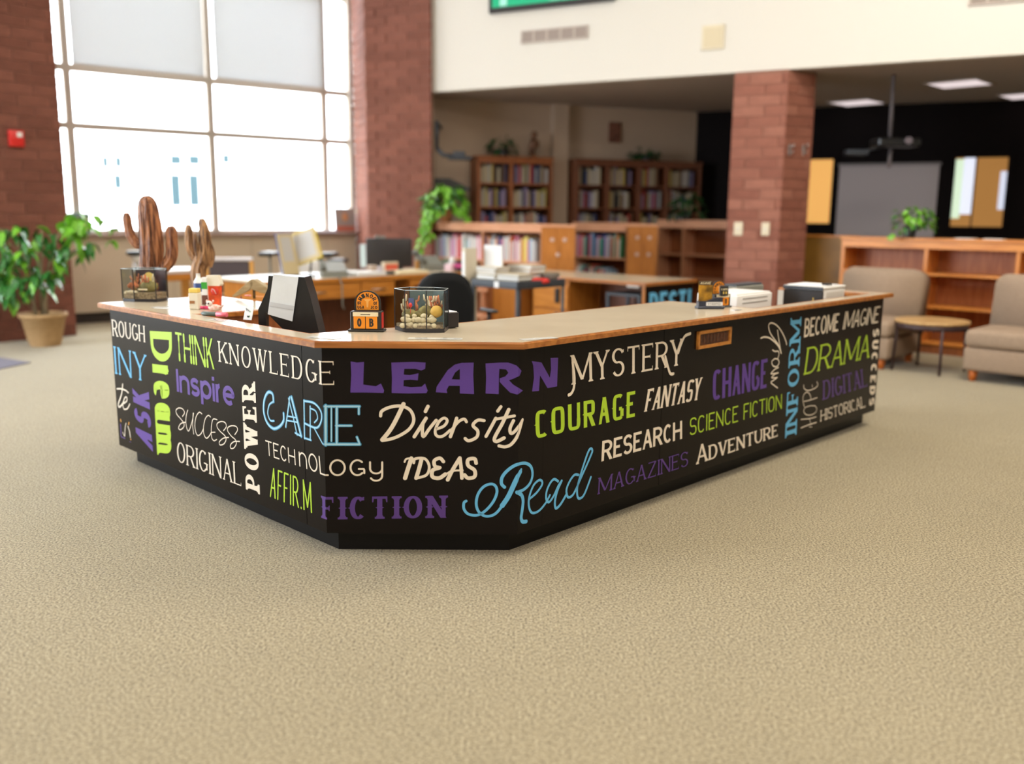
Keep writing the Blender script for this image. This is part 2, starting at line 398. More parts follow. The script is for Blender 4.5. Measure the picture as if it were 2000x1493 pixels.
def strip(pts, wf, closed=False, cap=False, L=0):
    """quads along a path; wf(dx,dy,i,n) gives the width"""
    n = len(pts); out = []; ls = []; rs = []
    for i, p in enumerate(pts):
        if closed: a, b = pts[(i - 1) % (n - 1)], pts[(i + 1) % (n - 1)] if i < n - 1 else pts[1]
        else: a, b = pts[max(i - 1, 0)], pts[min(i + 1, n - 1)]
        dx, dy = b[0] - a[0], b[1] - a[1]; l = math.hypot(dx, dy) or 1e-9; dx /= l; dy /= l
        w_ = wf(dx, dy, i, n) / 2
        ls.append((p[0] - dy * w_, p[1] + dx * w_)); rs.append((p[0] + dy * w_, p[1] - dx * w_))
    for i in range(n - 1): out.append(([rs[i], rs[i + 1], ls[i + 1], ls[i]], L))
    if cap and not closed:
        for (i, j) in ((0, 1), (n - 1, n - 2)):
            c = pts[i]; r_ = math.hypot(ls[i][0] - rs[i][0], ls[i][1] - rs[i][1]) / 2
            a0 = math.atan2(c[1] - pts[j][1], c[0] - pts[j][0])
            out.append(([(c[0] + r_ * math.cos(a0 + math.pi * (k / 8 - .5)), c[1] + r_ * math.sin(a0 + math.pi * (k / 8 - .5))) for k in range(9)], L + .5))
    return out
def letters(text, aspect, st=.14, th=.1, serif=0, sh=.06, gap=.12, sq=2.0, slant=0, cap=False, bone=0, spur=0, small=1.0, wmul=None):
    """polygons of a word of cap height 1 and total width = aspect"""
    sc = [1.0] + [small] * (len(text) - 1)
    wid = []
    for c, s_ in zip(text, sc):
        g = glyph(c, sq)[0]; wid.append(g * s_ * (wmul or {}).get(c, 1))
    fixed = sum(st + 2 * serif * .9 if g == 0 else 2 * serif * .55 for g in wid) + gap * (len(text) - 1) + abs(slant)
    k = max(.12, (aspect - fixed) / max(sum(wid), .01))
    polys = []; x = serif * .5; L = 0
    if slant < 0: x += -slant
    for c, g, s_ in zip(text, wid, sc):
        W = st if g == 0 else max(g * k, st * 1.3)
        if g == 0: x += serif * .45
        if g == 0: W = st; x0 = x
        wd = lambda dx, dy, i=0, n=0: math.sqrt((st * dy) ** 2 + (th * dx) ** 2)
        X = lambda t: x + (W / 2 if g == 0 else st / 2 + t * (W - st))
        Y = lambda t: (th / 2 + t * (1 - th)) if 0 <= t <= 1 else t
        gp = []
        for stp in glyph(c, sq)[1]:
            L += 1
            if stp[0] == 'D':
                _, a, b, a2, b2, s0, s1, thin = stp
                xa, xb = X(a), X(a2); ya = b; yb = b2
                ln = math.hypot(xb - xa, yb - ya) or 1
                wv = (st * (1 - thin) + (st * .35 + th * .65) * thin)
                if thin and abs(xb - xa) < .01: wv = st * .6 + th * .4 if st > th else st
                hw = wv / 2 * ln / max(abs(yb - ya), .05)
                if bone and abs(xb - xa) < .01 and abs(yb - ya) > .8:
                    gp.append(([(xa - hw * .55, ya), (xa + hw * .55, ya), (xb + hw * .55, yb), (xb - hw * .55, yb)], L))
                    for (y0_, y1_) in ((0, .3), (.68, 1)):
                        L += 1; hh = hw * 1.15; e_ = .03
                        gp.append(([(xa - hh, y0_ + e_), (xa - hh + e_, y0_), (xa + hh - e_, y0_), (xa + hh, y0_ + e_), (xa + hh, y1_ - e_), (xa + hh - e_, y1_), (xa - hh + e_, y1_), (xa - hh, y1_ - e_)], L))
                elif cap:
                    q = .5 * wv
                    gp += strip([(xa, ya + q), (xb, yb - q)], lambda *_: wv, cap=True, L=L)
                else:
                    gp.append(([(xa - hw, ya), (xa + hw, ya), (xb + hw, yb), (xb - hw, yb)], L))
                if spur and abs(xb - xa) < .01 and abs(yb - ya) > .8:
                    L += 1; q = spur
                    gp.append(([(xa - hw - q, .5), (xa, .5 - q), (xa + hw + q, .5), (xa, .5 + q)], L))
                if serif:
                    for s_e, xx, yy, d in ((s0, xa, ya, 1), (s1, xb, yb, -1)):
                        if not s_e: continue
                        L += 1
                        l_ = serif if s_e in 'sl' else 0; r_ = serif if s_e in 'sr' else 0
                        gp.append(([(xx - hw - l_, yy), (xx + hw + r_, yy), (xx + hw + r_, yy + d * sh), (xx - hw - l_, yy + d * sh)], L))
                        if serif > .03:
                            L += 1
                            gp.append(([(xx - hw - l_ * .5, yy + d * sh), (xx + hw + r_ * .5, yy + d * sh), (xx + hw, yy + d * sh * 1.9), (xx - hw, yy + d * sh * 1.9)], L))
            elif stp[0] == 'H':
                _, a, b, a2, arm = stp
                xa, xb, yy = X(a), X(a2) + (st * .35 if arm and not arm == 'm' else 0), Y(b)
                if a == 0 and arm == 'dd': xa -= st * .35
                if cap: gp += strip([(xa, yy), (xb - th * .3, yy)], lambda *_: th, cap=True, L=L)
                else: gp.append(([(xa, yy - th / 2), (xb, yy - th / 2), (xb, yy + th / 2), (xa, yy + th / 2)], L))
                if serif and arm:
                    tk = max(sh, st * .35); hh = serif * 1.1 + th
                    for (xe, sg) in ((xb, -1), (xa, 1)):
                        if xe == xa and arm != 'dd': continue
                        L += 1
                        if arm in ('d', 'dd'): gp.append(([(xe, yy + th / 2), (xe + sg * tk, yy + th / 2), (xe + sg * tk * .5, yy + th / 2 - hh - .04), (xe, yy + th / 2 - hh - .04)], L))
                        elif arm == 'u': gp.append(([(xe, yy - th / 2), (xe + sg * tk, yy - th / 2), (xe + sg * tk * .5, yy - th / 2 + hh + .04), (xe, yy - th / 2 + hh + .04)], L))
                        elif arm == 'm': gp.append(([(xe, yy - hh * .6), (xe - tk * .6, yy - hh * .4), (xe - tk * .6, yy + hh * .4), (xe, yy + hh * .6)], L))
            else:
                pts = [(X(a), Y(b)) for a, b in stp[1]]
                gp += strip(pts, wd, closed=stp[2] == 'o', cap=cap, L=L)
                if serif and 't' in stp[2:]:
                    for e_, idx, sg in ((stp[2], 0, -1), (stp[3], -1, 1)):
                        if e_ != 't': continue
                        L += 1; px_, py_ = pts[idx]
                        gp.append(([(px_ - st * .28, py_), (px_ + st * .42, py_), (px_ + st * .42, py_ - sg * (serif + .06)), (px_ + st * .1, py_ - sg * (serif + .04))], L))
                if spur and c in 'OCG':
                    L += 1; q = spur; xl = X(0); gp.append(([(xl - st / 2 - q, .5), (xl, .5 - q), (xl + st / 2, .5), (xl, .5 + q)], L))
        for pl, l_ in gp:
            polys.append(([(a * 1 if s_ == 1 else a, b * s_) for a, b in pl], l_))
        x += W + gap + (serif * 1.1 if g else serif * .9)
    if slant: polys = [([(a + slant * b, b) for a, b in p_], l_) for p_, l_ in polys]
    xs = [a for p_, _ in polys for a, b in p_]; x0, x1 = min(xs), max(xs)
    return [([((a - x0) * aspect / (x1 - x0), b) for a, b in p_], l_) for p_, l_ in polys]
def word(text, bl, br, tl, tr, m, parent, label, **kw):
    q = [px2uv(*p) for p in (bl, br, tl, tr)]
    wv = (math.dist(q[0], q[1]) + math.dist(q[2], q[3])) / 2; hv = (math.dist(q[0], q[2]) + math.dist(q[1], q[3])) / 2
    asp = wv / hv
    if kw.get('slant'): asp = wv / hv
    P_ = letters(text, asp, **kw)
    out = []
    for pl, l_ in P_:
        o_ = []
        for a, b in pl:
            s_ = a / asp; t_ = b
            o_.append(tuple((1 - s_) * (1 - t_) * q[0][k] + s_ * (1 - t_) * q[1][k] + (1 - s_) * t_ * q[2][k] + s_ * t_ * q[3][k] for k in (0, 1)))
        out.append((o_, l_))
    return lay(out, m, 'lettering', parent, label)
def smooth(pts, n=6):
    out = []
    for i in range(len(pts) - 1):
        p0, p1, p2, p3 = pts[max(i - 1, 0)], pts[i], pts[i + 1], pts[min(i + 2, len(pts) - 1)]
        for k in range(n):
            t = k / n
            out.append(tuple(.5 * (2 * p1[j] + (p2[j] - p0[j]) * t + (2 * p0[j] - 5 * p1[j] + 4 * p2[j] - p3[j]) * t * t + (3 * p1[j] - p0[j] - 3 * p2[j] + p3[j]) * t ** 3) for j in range(len(p1))))
    out.append(tuple(pts[-1])); return out
def script(strokes, m, parent, label, ox, oy, sc, lift=0.0006, thin=None, L0=0):
    """hand-drawn strokes traced in a crop (origin ox,oy; sc crop px per px): [(width, [(x,y)...], straight?)...]"""
    polys = []; L = L0
    for s_ in strokes:
        w_, pts = s_[0], s_[1]; L += 1
        pp = [(ox + a / sc, oy + b / sc) for a, b in pts]
        pp = pp if len(s_) > 2 and s_[2] else smooth(pp, 6)
        uvs = [px2uv(a, b) for a, b in pp]
        mid = pp[len(pp) // 2]; a_ = px2uv(mid[0], mid[1] - 5); b_ = px2uv(mid[0], mid[1] + 5)
        mpp = math.dist(a_, b_) / 10; wm = w_ / sc * mpp
        if thin: f = lambda dx, dy, i, n: wm * (thin + (1 - thin) * max(0, min(1, (abs(dy) * 1.1 - .15 + .35 * (dx * dy < 0)))))
        else: f = lambda dx, dy, i, n: wm
        polys += strip(uvs, f, cap=True, L=L)
    return lay(polys, m, 'lettering', parent, label, lift)
# ================================================================ THE ROOM
ZC = 3.0                                            # underside of the low ceiling and of the white wall
WP = Vector((-5.35, 11.55)); WD = Vector((0.788, 0.616)); WN = Vector((WD.y, -WD.x))      # window wall: point, direction, towards the room
Q1 = Vector((-1.84, 13.0)); Q3 = Vector((5.21, 9.29)); QD = (Q3 - Q1).normalized(); QN = Vector((QD.y, -QD.x)) # white wall; QN towards the room
if QN.y > 0: QN = -QN
def wallbox(mb, p, q, th, z0, z1, n):
    """a wall slab from p to q, th thick on the side away from n"""
    a = Vector(p); b = Vector(q); o = Vector(n) * -th
    mb.prism([a, b, b + o, a + o], z0, z1)
# floor
mb = MB(); mb.poly([(-12, -6, 0), (14, -6, 0), (14, 24, 0), (-12, 24, 0)])
fl = mb.obj('floor', M_CARPET, kind='structure')
# back part: tan wall and dark wall
BW0 = Vector((-2.6, 11.05)) ; BWc = Vector((2.84, 14.7))
BWd = Vector((math.sin(R(70)), math.cos(R(70)))); BW0 = BWc - BWd * 4.5
DWd = Vector((0.906, -0.42)).normalized(); DW1 = BWc + DWd * 13.5
mb = MB(); wallbox(mb, BW0, BWc, .15, 0, ZC, (BWd.y, -BWd.x)); wb = mb.obj('wall_back', M_BACKW, kind='structure')
mb = MB(); wallbox(mb, BWc, DW1, .15, 0, ZC, (DWd.y, -DWd.x)); wd_ = mb.obj('wall_far_right', M_DARKW, kind='structure')
# low ceiling over the back part
mb = MB(); mb.prism([Q1 - QN * .121 - QD * .3, Q1 - QN * .121 + QD * 18.5, DW1 + Vector((3, 3)), Vector((3, 19)), BW0 + Vector((-.5, .9))], ZC, ZC + .12)
lc = mb.obj('ceiling_low', M_CEIL, kind='structure')
# white upper wall
mb = MB(); wallbox(mb, Q1, Q1 + QD * 18.5, .12, ZC - .0, 6.5, QN); mb.obj('wall_upper', M_CREAM, kind='structure')
# window wall: lower beige panel, upper lintel, shell walls
pS = onwall(314, 456.7, WP, WP + WD); ZS = pS.z
tW = lambda px, py=300: (onwall(px, py, WP, WP + WD).xy - WP).dot(WD)
u0, u1 = tW(112, 300), tW(690, 300)
Z_T1 = onwall(417, 157, WP, WP + WD).z; Z_T2 = onwall(423, 261.4, WP, WP + WD).z; ZTOP = 5.6
W3 = lambda t, d, z: (WP.x + WD.x * t + WN.x * d, WP.y + WD.y * t + WN.y * d, z)
print('sill', ZS, 'transoms', Z_T2, Z_T1, 'u', u0, u1)
uE = u1 + .02
mb = MB(); wallbox(mb, WP + WD * -8, WP + WD * (uE), .2, .14, ZS - .03, WN)
wl = mb.obj('wall_window', M_BEIGE, kind='structure')
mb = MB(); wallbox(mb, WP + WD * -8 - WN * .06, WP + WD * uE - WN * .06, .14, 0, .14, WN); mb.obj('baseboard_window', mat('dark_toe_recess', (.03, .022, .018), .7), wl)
mb = MB(); wallbox(mb, WP + WD * -8, WP + WD * (u0 - .25), .2, ZS - .03, 6.5, WN); wallbox(mb, WP + WD * (u0 - .25), WP + WD * uE, .2, ZTOP, 6.5, WN)
mb.obj('wall_window_upper', M_CREAM, kind='structure')
# panel joints of the beige wall
for t in (1.05, 2.15, 3.3):
    mb = MB(); a = W3(t, .0, 0); b = W3(t + .012, 0, 0); mb.prism([W3(t, -.001, 0)[:2], W3(t + .012, -.001, 0)[:2], W3(t + .012, .004, 0)[:2], W3(t, .004, 0)[:2]], .16, ZS - .05)
    mb.obj('joint_strip', mat('beige_joint', (.40, .33, .25), .6), wl)
# sill
mb = MB(); mb.prism([Vector(W3(-2, -.18, 0)[:2]), Vector(W3(uE, -.18, 0)[:2]), Vector(W3(uE, .10, 0)[:2]), Vector(W3(-2, .10, 0)[:2])], ZS - .035, ZS)
sill = mb.obj('trim_1', mat('brown_window_sill', (.30, .20, .165), .3, .5), None, kind='structure')
# window
win = root('window_1', loc=(WP.x, WP.y, 0), az=52)
win.rotation_euler = (0, 0, math.atan2(WD.y, WD.x))
def wbar(nm, t0, t1, z0, z1, d0=-.14, d1=-.06):
    mb = MB(); mb.box(t0, t1, -d1, -d0, z0, z1, .006); return mb.obj(nm, M_FRAME, win)
m_px = [tW(147, 330), tW(421, 330), tW(641, 330)]
mw = .045
for t in m_px: wbar('mullion', t - mw, t + mw, ZS, ZTOP)
wbar('jamb', u0 - .3, u0 - .22, ZS, ZTOP); wbar('jamb', u1 - .05, u1 + .02, ZS, ZTOP, -.14, .0)
for z in (Z_T2, Z_T1): wbar('transom', u0 - .25, u1, z - .042, z + .042, -.135, -.065)
wbar('head', u0 - .25, u1, ZTOP - .06, ZTOP); wbar('bottom_rail', u0 - .25, u1, ZS, ZS + .05)
wbar('transom', u0 - .25, u1, 4.4, 4.46, -.135, -.065)
cols = [u0 - .22] + m_px + [u1 - .05]; rows = [ZS, Z_T2, Z_T1, ZTOP]
for i in range(4):
    for j in range(3):
        mb = MB(); mb.box(cols[i] + .02, cols[i + 1] - .02, .098, .102, rows[j] + .02, rows[j + 1] - .02)
        mb.obj('pane', M_GLASS, win)
for i, (a, b) in enumerate(((cols[1] + .06, cols[2] - .07), (cols[2] + .07, cols[3] - .02))):
    mb = MB(); mb.box(a, b, .03, .033, Z_T1 + .03, ZTOP - .03); bl = mb.obj('roller_blind', M_BLIND, win)
    mb = MB(); mb.box(a, b, .022, .04, Z_T1 + .02, Z_T1 + .045); mb.obj('bottom_bar', M_FRAME, bl)
# pillar two corner points
PA = Vector((-2.03, 13.0)); PB = Vector((-1.10, 12.505))
ur = (PA - WP).dot(WD)
# shell of the hall behind the camera
mb = MB(); mb.box(-12, -11.8, -6, 24, 0, 6.5); mb.obj('wall_left', M_CREAM, kind='structure')
mb = MB(); mb.box(13.8, 14, -6, 24, 0, 6.5); mb.obj('wall_right', M_CREAM, kind='structure')
mb = MB(); mb.box(-12, 14, -6.2, -6, 0, 6.5); mb.obj('wall_front', M_CREAM, kind='structure')
mb = MB(); mb.prism([(-12, -6), (14, -6), (14, 24), Vector((3, 19)), Q1 - QD * .6 - QN * .5, PA - WN * .3, Vector(W3(-8, -.2, 0)[:2])], 6.5, 6.6); mb.obj('ceiling', M_CREAM, kind='structure')
# ---------------------------------------------------------------- brick pillars, every brick its own object
BL, BH, JT = .345, .106, .008
brick_me = {}
def brick_mesh(L, m, key):
    k = (round(L, 2), key)
    if k not in brick_me:
        mb = MB(); mb.box(-L / 2, L / 2, -.006, .03, 0, BH, .003)
        me = mb.mesh('brick'); me.materials.append(m); brick_me[k] = me
    return brick_me[k]
def brick_face(parent, p, q, z0, z1, n, mats, off=0, budget=None):
    """running bond on the face from p to q, bricks proud of the mortar core"""
    p = Vector(p); q = Vector(q); Lf = (q - p).length; d = (q - p).normalized(); n = Vector(n).normalized()
    rz = math.atan2(d.y, d.x)
    side = 1 if (Vector((d.y, -d.x)).dot(n) > 0) else -1          # local -y must look along n
    if side < 0: p, q, d = q, p, -d; rz += math.pi
    row = int(z0 / (BH + JT)); z = row * (BH + JT) + JT
    while z + BH <= z1 + .02:
        x = -(BL + JT) * (.5 if (row + off) % 2 else 0)
        while x < Lf - .02:
            a, b = max(x, 0), min(x + BL, Lf)
            if b - a > .03:
                c = p + d * ((a + b) / 2)
                o = link('brick', brick_mesh(b - a, mats[random.choice((0, 0, 1, 2))], random.random() < .0), parent)
                bm_ = mats[random.choice((0, 0, 1, 2))]
                o.data = brick_mesh(b - a, bm_, bm_.name)
                k_ = random.uniform(-.002, .002)
                o.location = (c.x - n.x * k_, c.y - n.y * k_, z); o.rotation_euler = (0, 0, rz)
            x += BL + JT
        z += BH + JT; row += 1
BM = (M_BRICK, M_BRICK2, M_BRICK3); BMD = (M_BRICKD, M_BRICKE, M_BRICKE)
def inset_prism(poly, d):
    c = sum((Vector(p) for p in poly), Vector((0, 0))) / len(poly)
    return [Vector(p) + (c - Vector(p)).normalized() * d for p in poly]
# centre pillar
pc0 = onwall(1428, 300, Q1, Q3).xy + QN * .02; pc1 = onwall(1532, 300, Q1, Q3).xy + QN * .02
rd = Vector((math.sin(R(58)), math.cos(R(58)))); pc2 = pc1 + rd * .44; pc3 = pc0 + rd * .44 - QN * .2
mb = MB(); mb.prism(inset_prism([pc0, pc1, pc2, pc3], .004), 0, ZC); P1 = mb.obj('brick_pillar', M_MORTAR); P1['kind'] = 'structure'
brick_face(P1, pc0, pc1, .0, ZC, QN, BM); brick_face(P1, pc1, pc2, .0, ZC, (rd.y, -rd.x), BM, 1)
# far-left pillar
a0 = at(0, 669, 0).xy; a1 = at(150, 655, 0).xy; ad = (a1 - a0).normalized(); a0 = a1 - ad * 2.6; an = Vector((ad.y, -ad.x))
mb = MB(); mb.prism([a0 - an * .004, a1 - an * .004 - ad * .003, a1 - an * .6 - ad * .003, a0 - an * .6], 0, 6.5); P2 = mb.obj('brick_pillar', M_MORTAR); P2['kind'] = 'structure'
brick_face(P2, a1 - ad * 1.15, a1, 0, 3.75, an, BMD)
mb = MB(); wallbox(mb, a0 - an * .6, a0 - an * .6 + Vector((-6, 1)), .1, 0, 6.5, an)
mb.obj('wall_side', M_CREAM, kind='structure')
# pillar right of the window
rev0 = Vector(W3((PA - WP).dot(WD) + .0, .0, 0)[:2])
mb = MB(); mb.prism([PA + Vector((.02, -.0)), PB - QD * .02, PB - QD * .02 + PB.normalized() * .3, PA - QN * .7 - QD * .0], 0, 6.5); P3 = mb.obj('brick_pillar', M_MORTAR); P3['kind'] = 'structure'
pf = PA + (PB - PA).normalized() * .012
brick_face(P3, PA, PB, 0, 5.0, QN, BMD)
mb = MB(); wallbox(mb, PB + PB.normalized() * .3, BW0 + BWd * .05, .1, 0, ZC, QN); mb.obj('wall_back_side', M_BACKW, kind='structure')
rA = Vector(W3(u1 + .02, 0, 0)[:2]); rn = Vector((-(PA - rA).y, (PA - rA).x)).normalized()
if rn.x > 0: rn = -rn
mb = MB(); mb.prism([rA - rn * .004, PA - rn * .004, PA - rn * .3, rA - rn * .3], 0, 6.5); P4 = mb.obj('brick_pillar', M_MORTAR); P4['kind'] = 'structure'
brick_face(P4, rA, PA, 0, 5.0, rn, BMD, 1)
# ---------------------------------------------------------------- the building across the street, seen through the window
fa = Vector((-22, 26)); fb = fa + WD * 42
ext = thing('neighbour_building', 'pale building with blue-tinted windows seen across the street through the big window', 'building', (fa.x, fa.y, 0)); ext.rotation_euler = (0, 0, math.atan2(WD.y, WD.x))
mb = MB(); mb.box(0, 42, 0, 6, -2, 10); mb.obj('facade', mat('pale_facade', (.80, .82, .84), .8), ext)
M_BLUEG = mat('pale_blue_glazing', (.024, .042, .048), .6, .02)
def ext_t(px, py):
    p = onwall(px, py, fa, fb); return (p.xy - fa).dot(WD), p.z
for (x0, y0, x1, y1) in ((328, 300, 356, 325), (328, 338, 356, 405), (364, 300, 392, 325), (364, 338, 392, 405), (430, 298, 450, 322), (430, 335, 446, 402), (195, 303, 214, 330), (220, 303, 240, 330), (218, 338, 240, 372)):
    ta, za = ext_t(x0, y0); tb, zb = ext_t(x1, y1)
    mb = MB(); mb.box(ta, tb, -.05, .1, zb, za); f = mb.obj('window_frame', mat('white_window_frame', (.85, .85, .85), .5), ext)
    mb = MB(); mb.box(ta + .03, tb - .03, -.08, -.04, zb + .03, za - .03); mb.obj('pane', M_BLUEG, f)
mb = MB(); mb.poly([(-60, 13.5, -.3), (30, 40, -.3), (30, 90, -.3), (-60, 90, -.3)]); mb.obj('ground_outside', mat('pale_paving', (.5, .5, .5), .9), kind='structure')
# ================================================================ THE DESK
ZT = .906; TH = .026; ZP = ZT - TH                  # counter top, thickness, panel top
LL, LR = 2.04, 3.54
desk = thing('reception_desk', 'low angular reception desk wrapped in black with coloured word lettering, standing on the carpet', 'desk', (0, 0, 0))
def seg(side, u0_, u1_, z0, z1, th=.02, e=0):
    a, b = uv3(u0_, 0, e, side), uv3(u1_, 0, e, side); c, d = uv3(u1_, 0, e - th, side), uv3(u0_, 0, e - th, side)
    return [a.xy, b.xy, c.xy, d.xy], z0, z1
def LP(a, b): return F0 + dL * a + nL * b           # left-arm coordinates
def RP(a, b): return F1 + dR * a + nR * b
us1 = px2uv(588.5, 675)[0]; us2 = px2uv(1297, 664)[0]; us3 = px2uv(1063, 700)[0]
g = .0018
for side, a, b in ((0, -LL, us1 - g), (0, us1 + g, 0), (1, 0, WF), (2, WF, us3 - .0004), (2, us3 + .0004, us2 - g), (2, us2 + g, WF + LR)):
    mb = MB(); mb.prism(*seg(side, a, b, .10, ZP)); mb.obj('panel', M_BLACKP, desk)
K = .079
def kickpt(side, u, d): return uv3(u, 0, -d, side).xy
# corners of the kick board by intersecting the inset lines
def inter(p, d, q, e):
    den = d.x * e.y - d.y * e.x; t = ((q.x - p.x) * e.y - (q.y - p.y) * e.x) / den; return p + d * t
kL0 = F0 + dL * (LL - .04) + nL * K; kA = inter(F0 + nL * K, dL, F0 + nF * K, dF); kB = inter(F0 + nF * K, dF, F1 + nR * K, dR); kR0 = F1 + dR * LR + nR * K
kt = .02
for p, q, n in ((kL0, kA, nL), (kA, kB, nF), (kB, kR0, nR)):
    mb = MB(); mb.prism([p, q, q + n * kt, p + n * kt], 0, .10); mb.obj('kick_board', M_KICK, desk)
mb = MB(); mb.prism([LP(LL - .06, K + .02), LP(LL - .04, K + .02), LP(LL - .04, .60), LP(LL - .06, .60)], 0, .10); mb.obj('kick_board', M_KICK, desk)
mb = MB(); mb.prism([RP(LR - .02, K + .02), RP(LR, K + .02), RP(LR, .68), RP(LR - .02, .68)], 0, .10); mb.obj('kick_board', M_KICK, desk)
ks = uv3(px2uv(1418, 905)[0], 0, -K, 2).xy
# inner carcass: wood lining so the desk has depth, end panels
lin = .075
for p, q, n in ((F0 + dL * LL + nL * .02, inter(F0 + nL * .02, dL, F0 + nF * .02, dF), nL), (inter(F0 + nL * .02, dL, F0 + nF * .02, dF), inter(F0 + nF * .02, dF, F1 + nR * .02, dR), nF), (inter(F0 + nF * .02, dF, F1 + nR * .02, dR), F1 + dR * LR + nR * .02, nR)):
    mb = MB(); mb.prism([p, q, q + n * .035, p + n * .035], .10, ZP); mb.obj('lining', M_OAKD, desk)
# bottom shelf behind the panel, hidden underside
# left return body
mb = MB(); mb.prism([LP(LL - .02, .056), LP(LL, .056), LP(LL, .62), LP(LL - .02, .62)], .10, ZP); mb.obj('end_panel', M_BLACKP, desk)
mb = MB(); mb.prism([LP(1.24, .45), LP(LL - .02, .45), LP(LL - .02, .47), LP(1.24, .47)], .0, ZP); mb.obj('divider', M_OAKD, desk)
mb = MB(); mb.prism([LP(1.22, .12), LP(1.24, .12), LP(1.24, .62), LP(1.22, .62)], .1, ZP); mb.obj('inner_panel', M_OAKD, desk)
# right arm body: deep cupboard part
mb = MB(); mb.prism([RP(.1, .60), RP(1.9, .60), RP(1.9, .58), RP(.1, .58)], .0, ZP); mb.obj('inner_panel', M_OAKD, desk)
mb = MB(); mb.prism([RP(1.88, .11), RP(1.9, .11), RP(1.9, .58), RP(1.88, .58)], .0, ZP); mb.obj('divider', M_OAKD, desk)
mb = MB(); mb.prism([RP(LR - .02, .02), RP(LR, .02), RP(LR, .7), RP(LR - .02, .7)], .10, ZP); mb.obj('end_panel', M_BLACKP, desk)
# lower work surfaces (sitting height)
ZW = .72
mb = MB(); mb.prism([LP(.25, .06), LP(1.215, .06), LP(1.215, .62), LP(.25, .62)], ZW - .03, ZW); mb.obj('work_surface', M_TOP, desk)
mb = MB(); mb.prism([RP(1.905, .06), RP(LR - .025, .06), RP(LR - .025, .68), RP(1.905, .68)], ZW - .03, ZW); mb.obj('work_surface', M_TOP, desk)
mb = MB(); mb.prism([LP(.25, .60), LP(1.21, .60), LP(1.21, .62), LP(.25, .62)], 0, ZW - .03); mb.obj('inner_panel', M_OAKDD, desk)
mb = MB(); mb.prism([RP(1.91, .66), RP(LR - .03, .66), RP(LR - .03, .68), RP(1.91, .68)], 0, ZW - .03); mb.obj('inner_panel', M_OAKDD, desk)
# wooden vent plate
q = [px2uv(1361, 647.5), px2uv(1361, 682.5), px2uv(1426, 638), px2uv(1426, 671)]
ua, ub = q[0][0], q[2][0]; va, vb = (q[1][1] + q[3][1]) / 2, (q[0][1] + q[2][1]) / 2
fw_ = .016
for (a, b, c, d) in ((ua, ub, vb - fw_, vb), (ua, ub, va, va + fw_), (ua, ua + fw_, va, vb), (ub - fw_, ub, va, vb)):
    mb = MB(); mb.prism([uv3(a, 0, 0, 2).xy, uv3(b, 0, 0, 2).xy, uv3(b, 0, .012, 2).xy, uv3(a, 0, .012, 2).xy], c, d); mb.obj('vent_frame', M_OAK, desk)
mb = MB(); mb.prism([uv3(ua + fw_, 0, 0, 2).xy, uv3(ub - fw_, 0, 0, 2).xy, uv3(ub - fw_, 0, .003, 2).xy, uv3(ua + fw_, 0, .003, 2).xy], va + fw_, vb - fw_)
vp = mb.obj('vent_plate', mat('carved_brown_plate', (.075, .028, .014), .5, .4, var=.5, vs_=60), desk)
for i in range(9):
    a = ua + fw_ + (ub - ua - 2 * fw_) * (i + .5) / 9; r_ = random.uniform(.003, .008)
    mb = MB(); mb.prism([uv3(a - r_ * .6, 0, .003, 2).xy, uv3(a + r_ * .6, 0, .003, 2).xy, uv3(a + r_ * .6, 0, .006, 2).xy, uv3(a - r_ * .6, 0, .006, 2).xy], va + fw_ + .008, vb - fw_ - .008); mb.obj('vent_slat', mat('brown_carving', (.12, .045, .02), .5), vp)
# countertop
ct = thing('countertop', 'cream laminate countertop with honey oak edge on top of the black reception desk', 'countertop', (0, 0, 0))
oh = .045
oA = inter(F0 - nL * oh, dL, F0 - nF * oh, dF); oB = inter(F0 - nF * oh, dF, F1 - nR * oh, dR)
oL = LP(LL + .05, -oh); oLi = LP(LL + .05, .66); oL2 = LP(1.2, .66); oL3 = LP(1.2, .082); oL4 = LP(.20, .082)
oR = RP(LR + .05, -oh); oR2 = RP(LR + .05, .72); oR3 = RP(LR - .10, .72); oR4 = RP(LR - .10, .062); oR5 = RP(1.94, .062); oR6 = RP(1.94, .63)
inn = Vector((-.241, 4.229))
inn = RP(.25, .63)
outer = [oL, oA, oB, oR, oR2, oR3, oR4, oR5, oR6, inn, oL4, oL3, oL2, oLi]
def shrink(poly, d):
    out = []; n = len(poly)
    for i in range(n):
        p0, p1, p2 = poly[i - 1], poly[i], poly[(i + 1) % n]
        d1 = (p1 - p0).normalized(); d2 = (p2 - p1).normalized()
        n1 = Vector((-d1.y, d1.x)); n2 = Vector((-d2.y, d2.x))
        out.append(inter(p0 + n1 * d, d1, p1 + n2 * d, d2))
    return out
inner = shrink([Vector(p) for p in outer], .014)
mb = MB(); mb.prism(inner, ZP + .001, ZT); top = mb.obj('laminate_top', M_TOP, ct)
names = 0
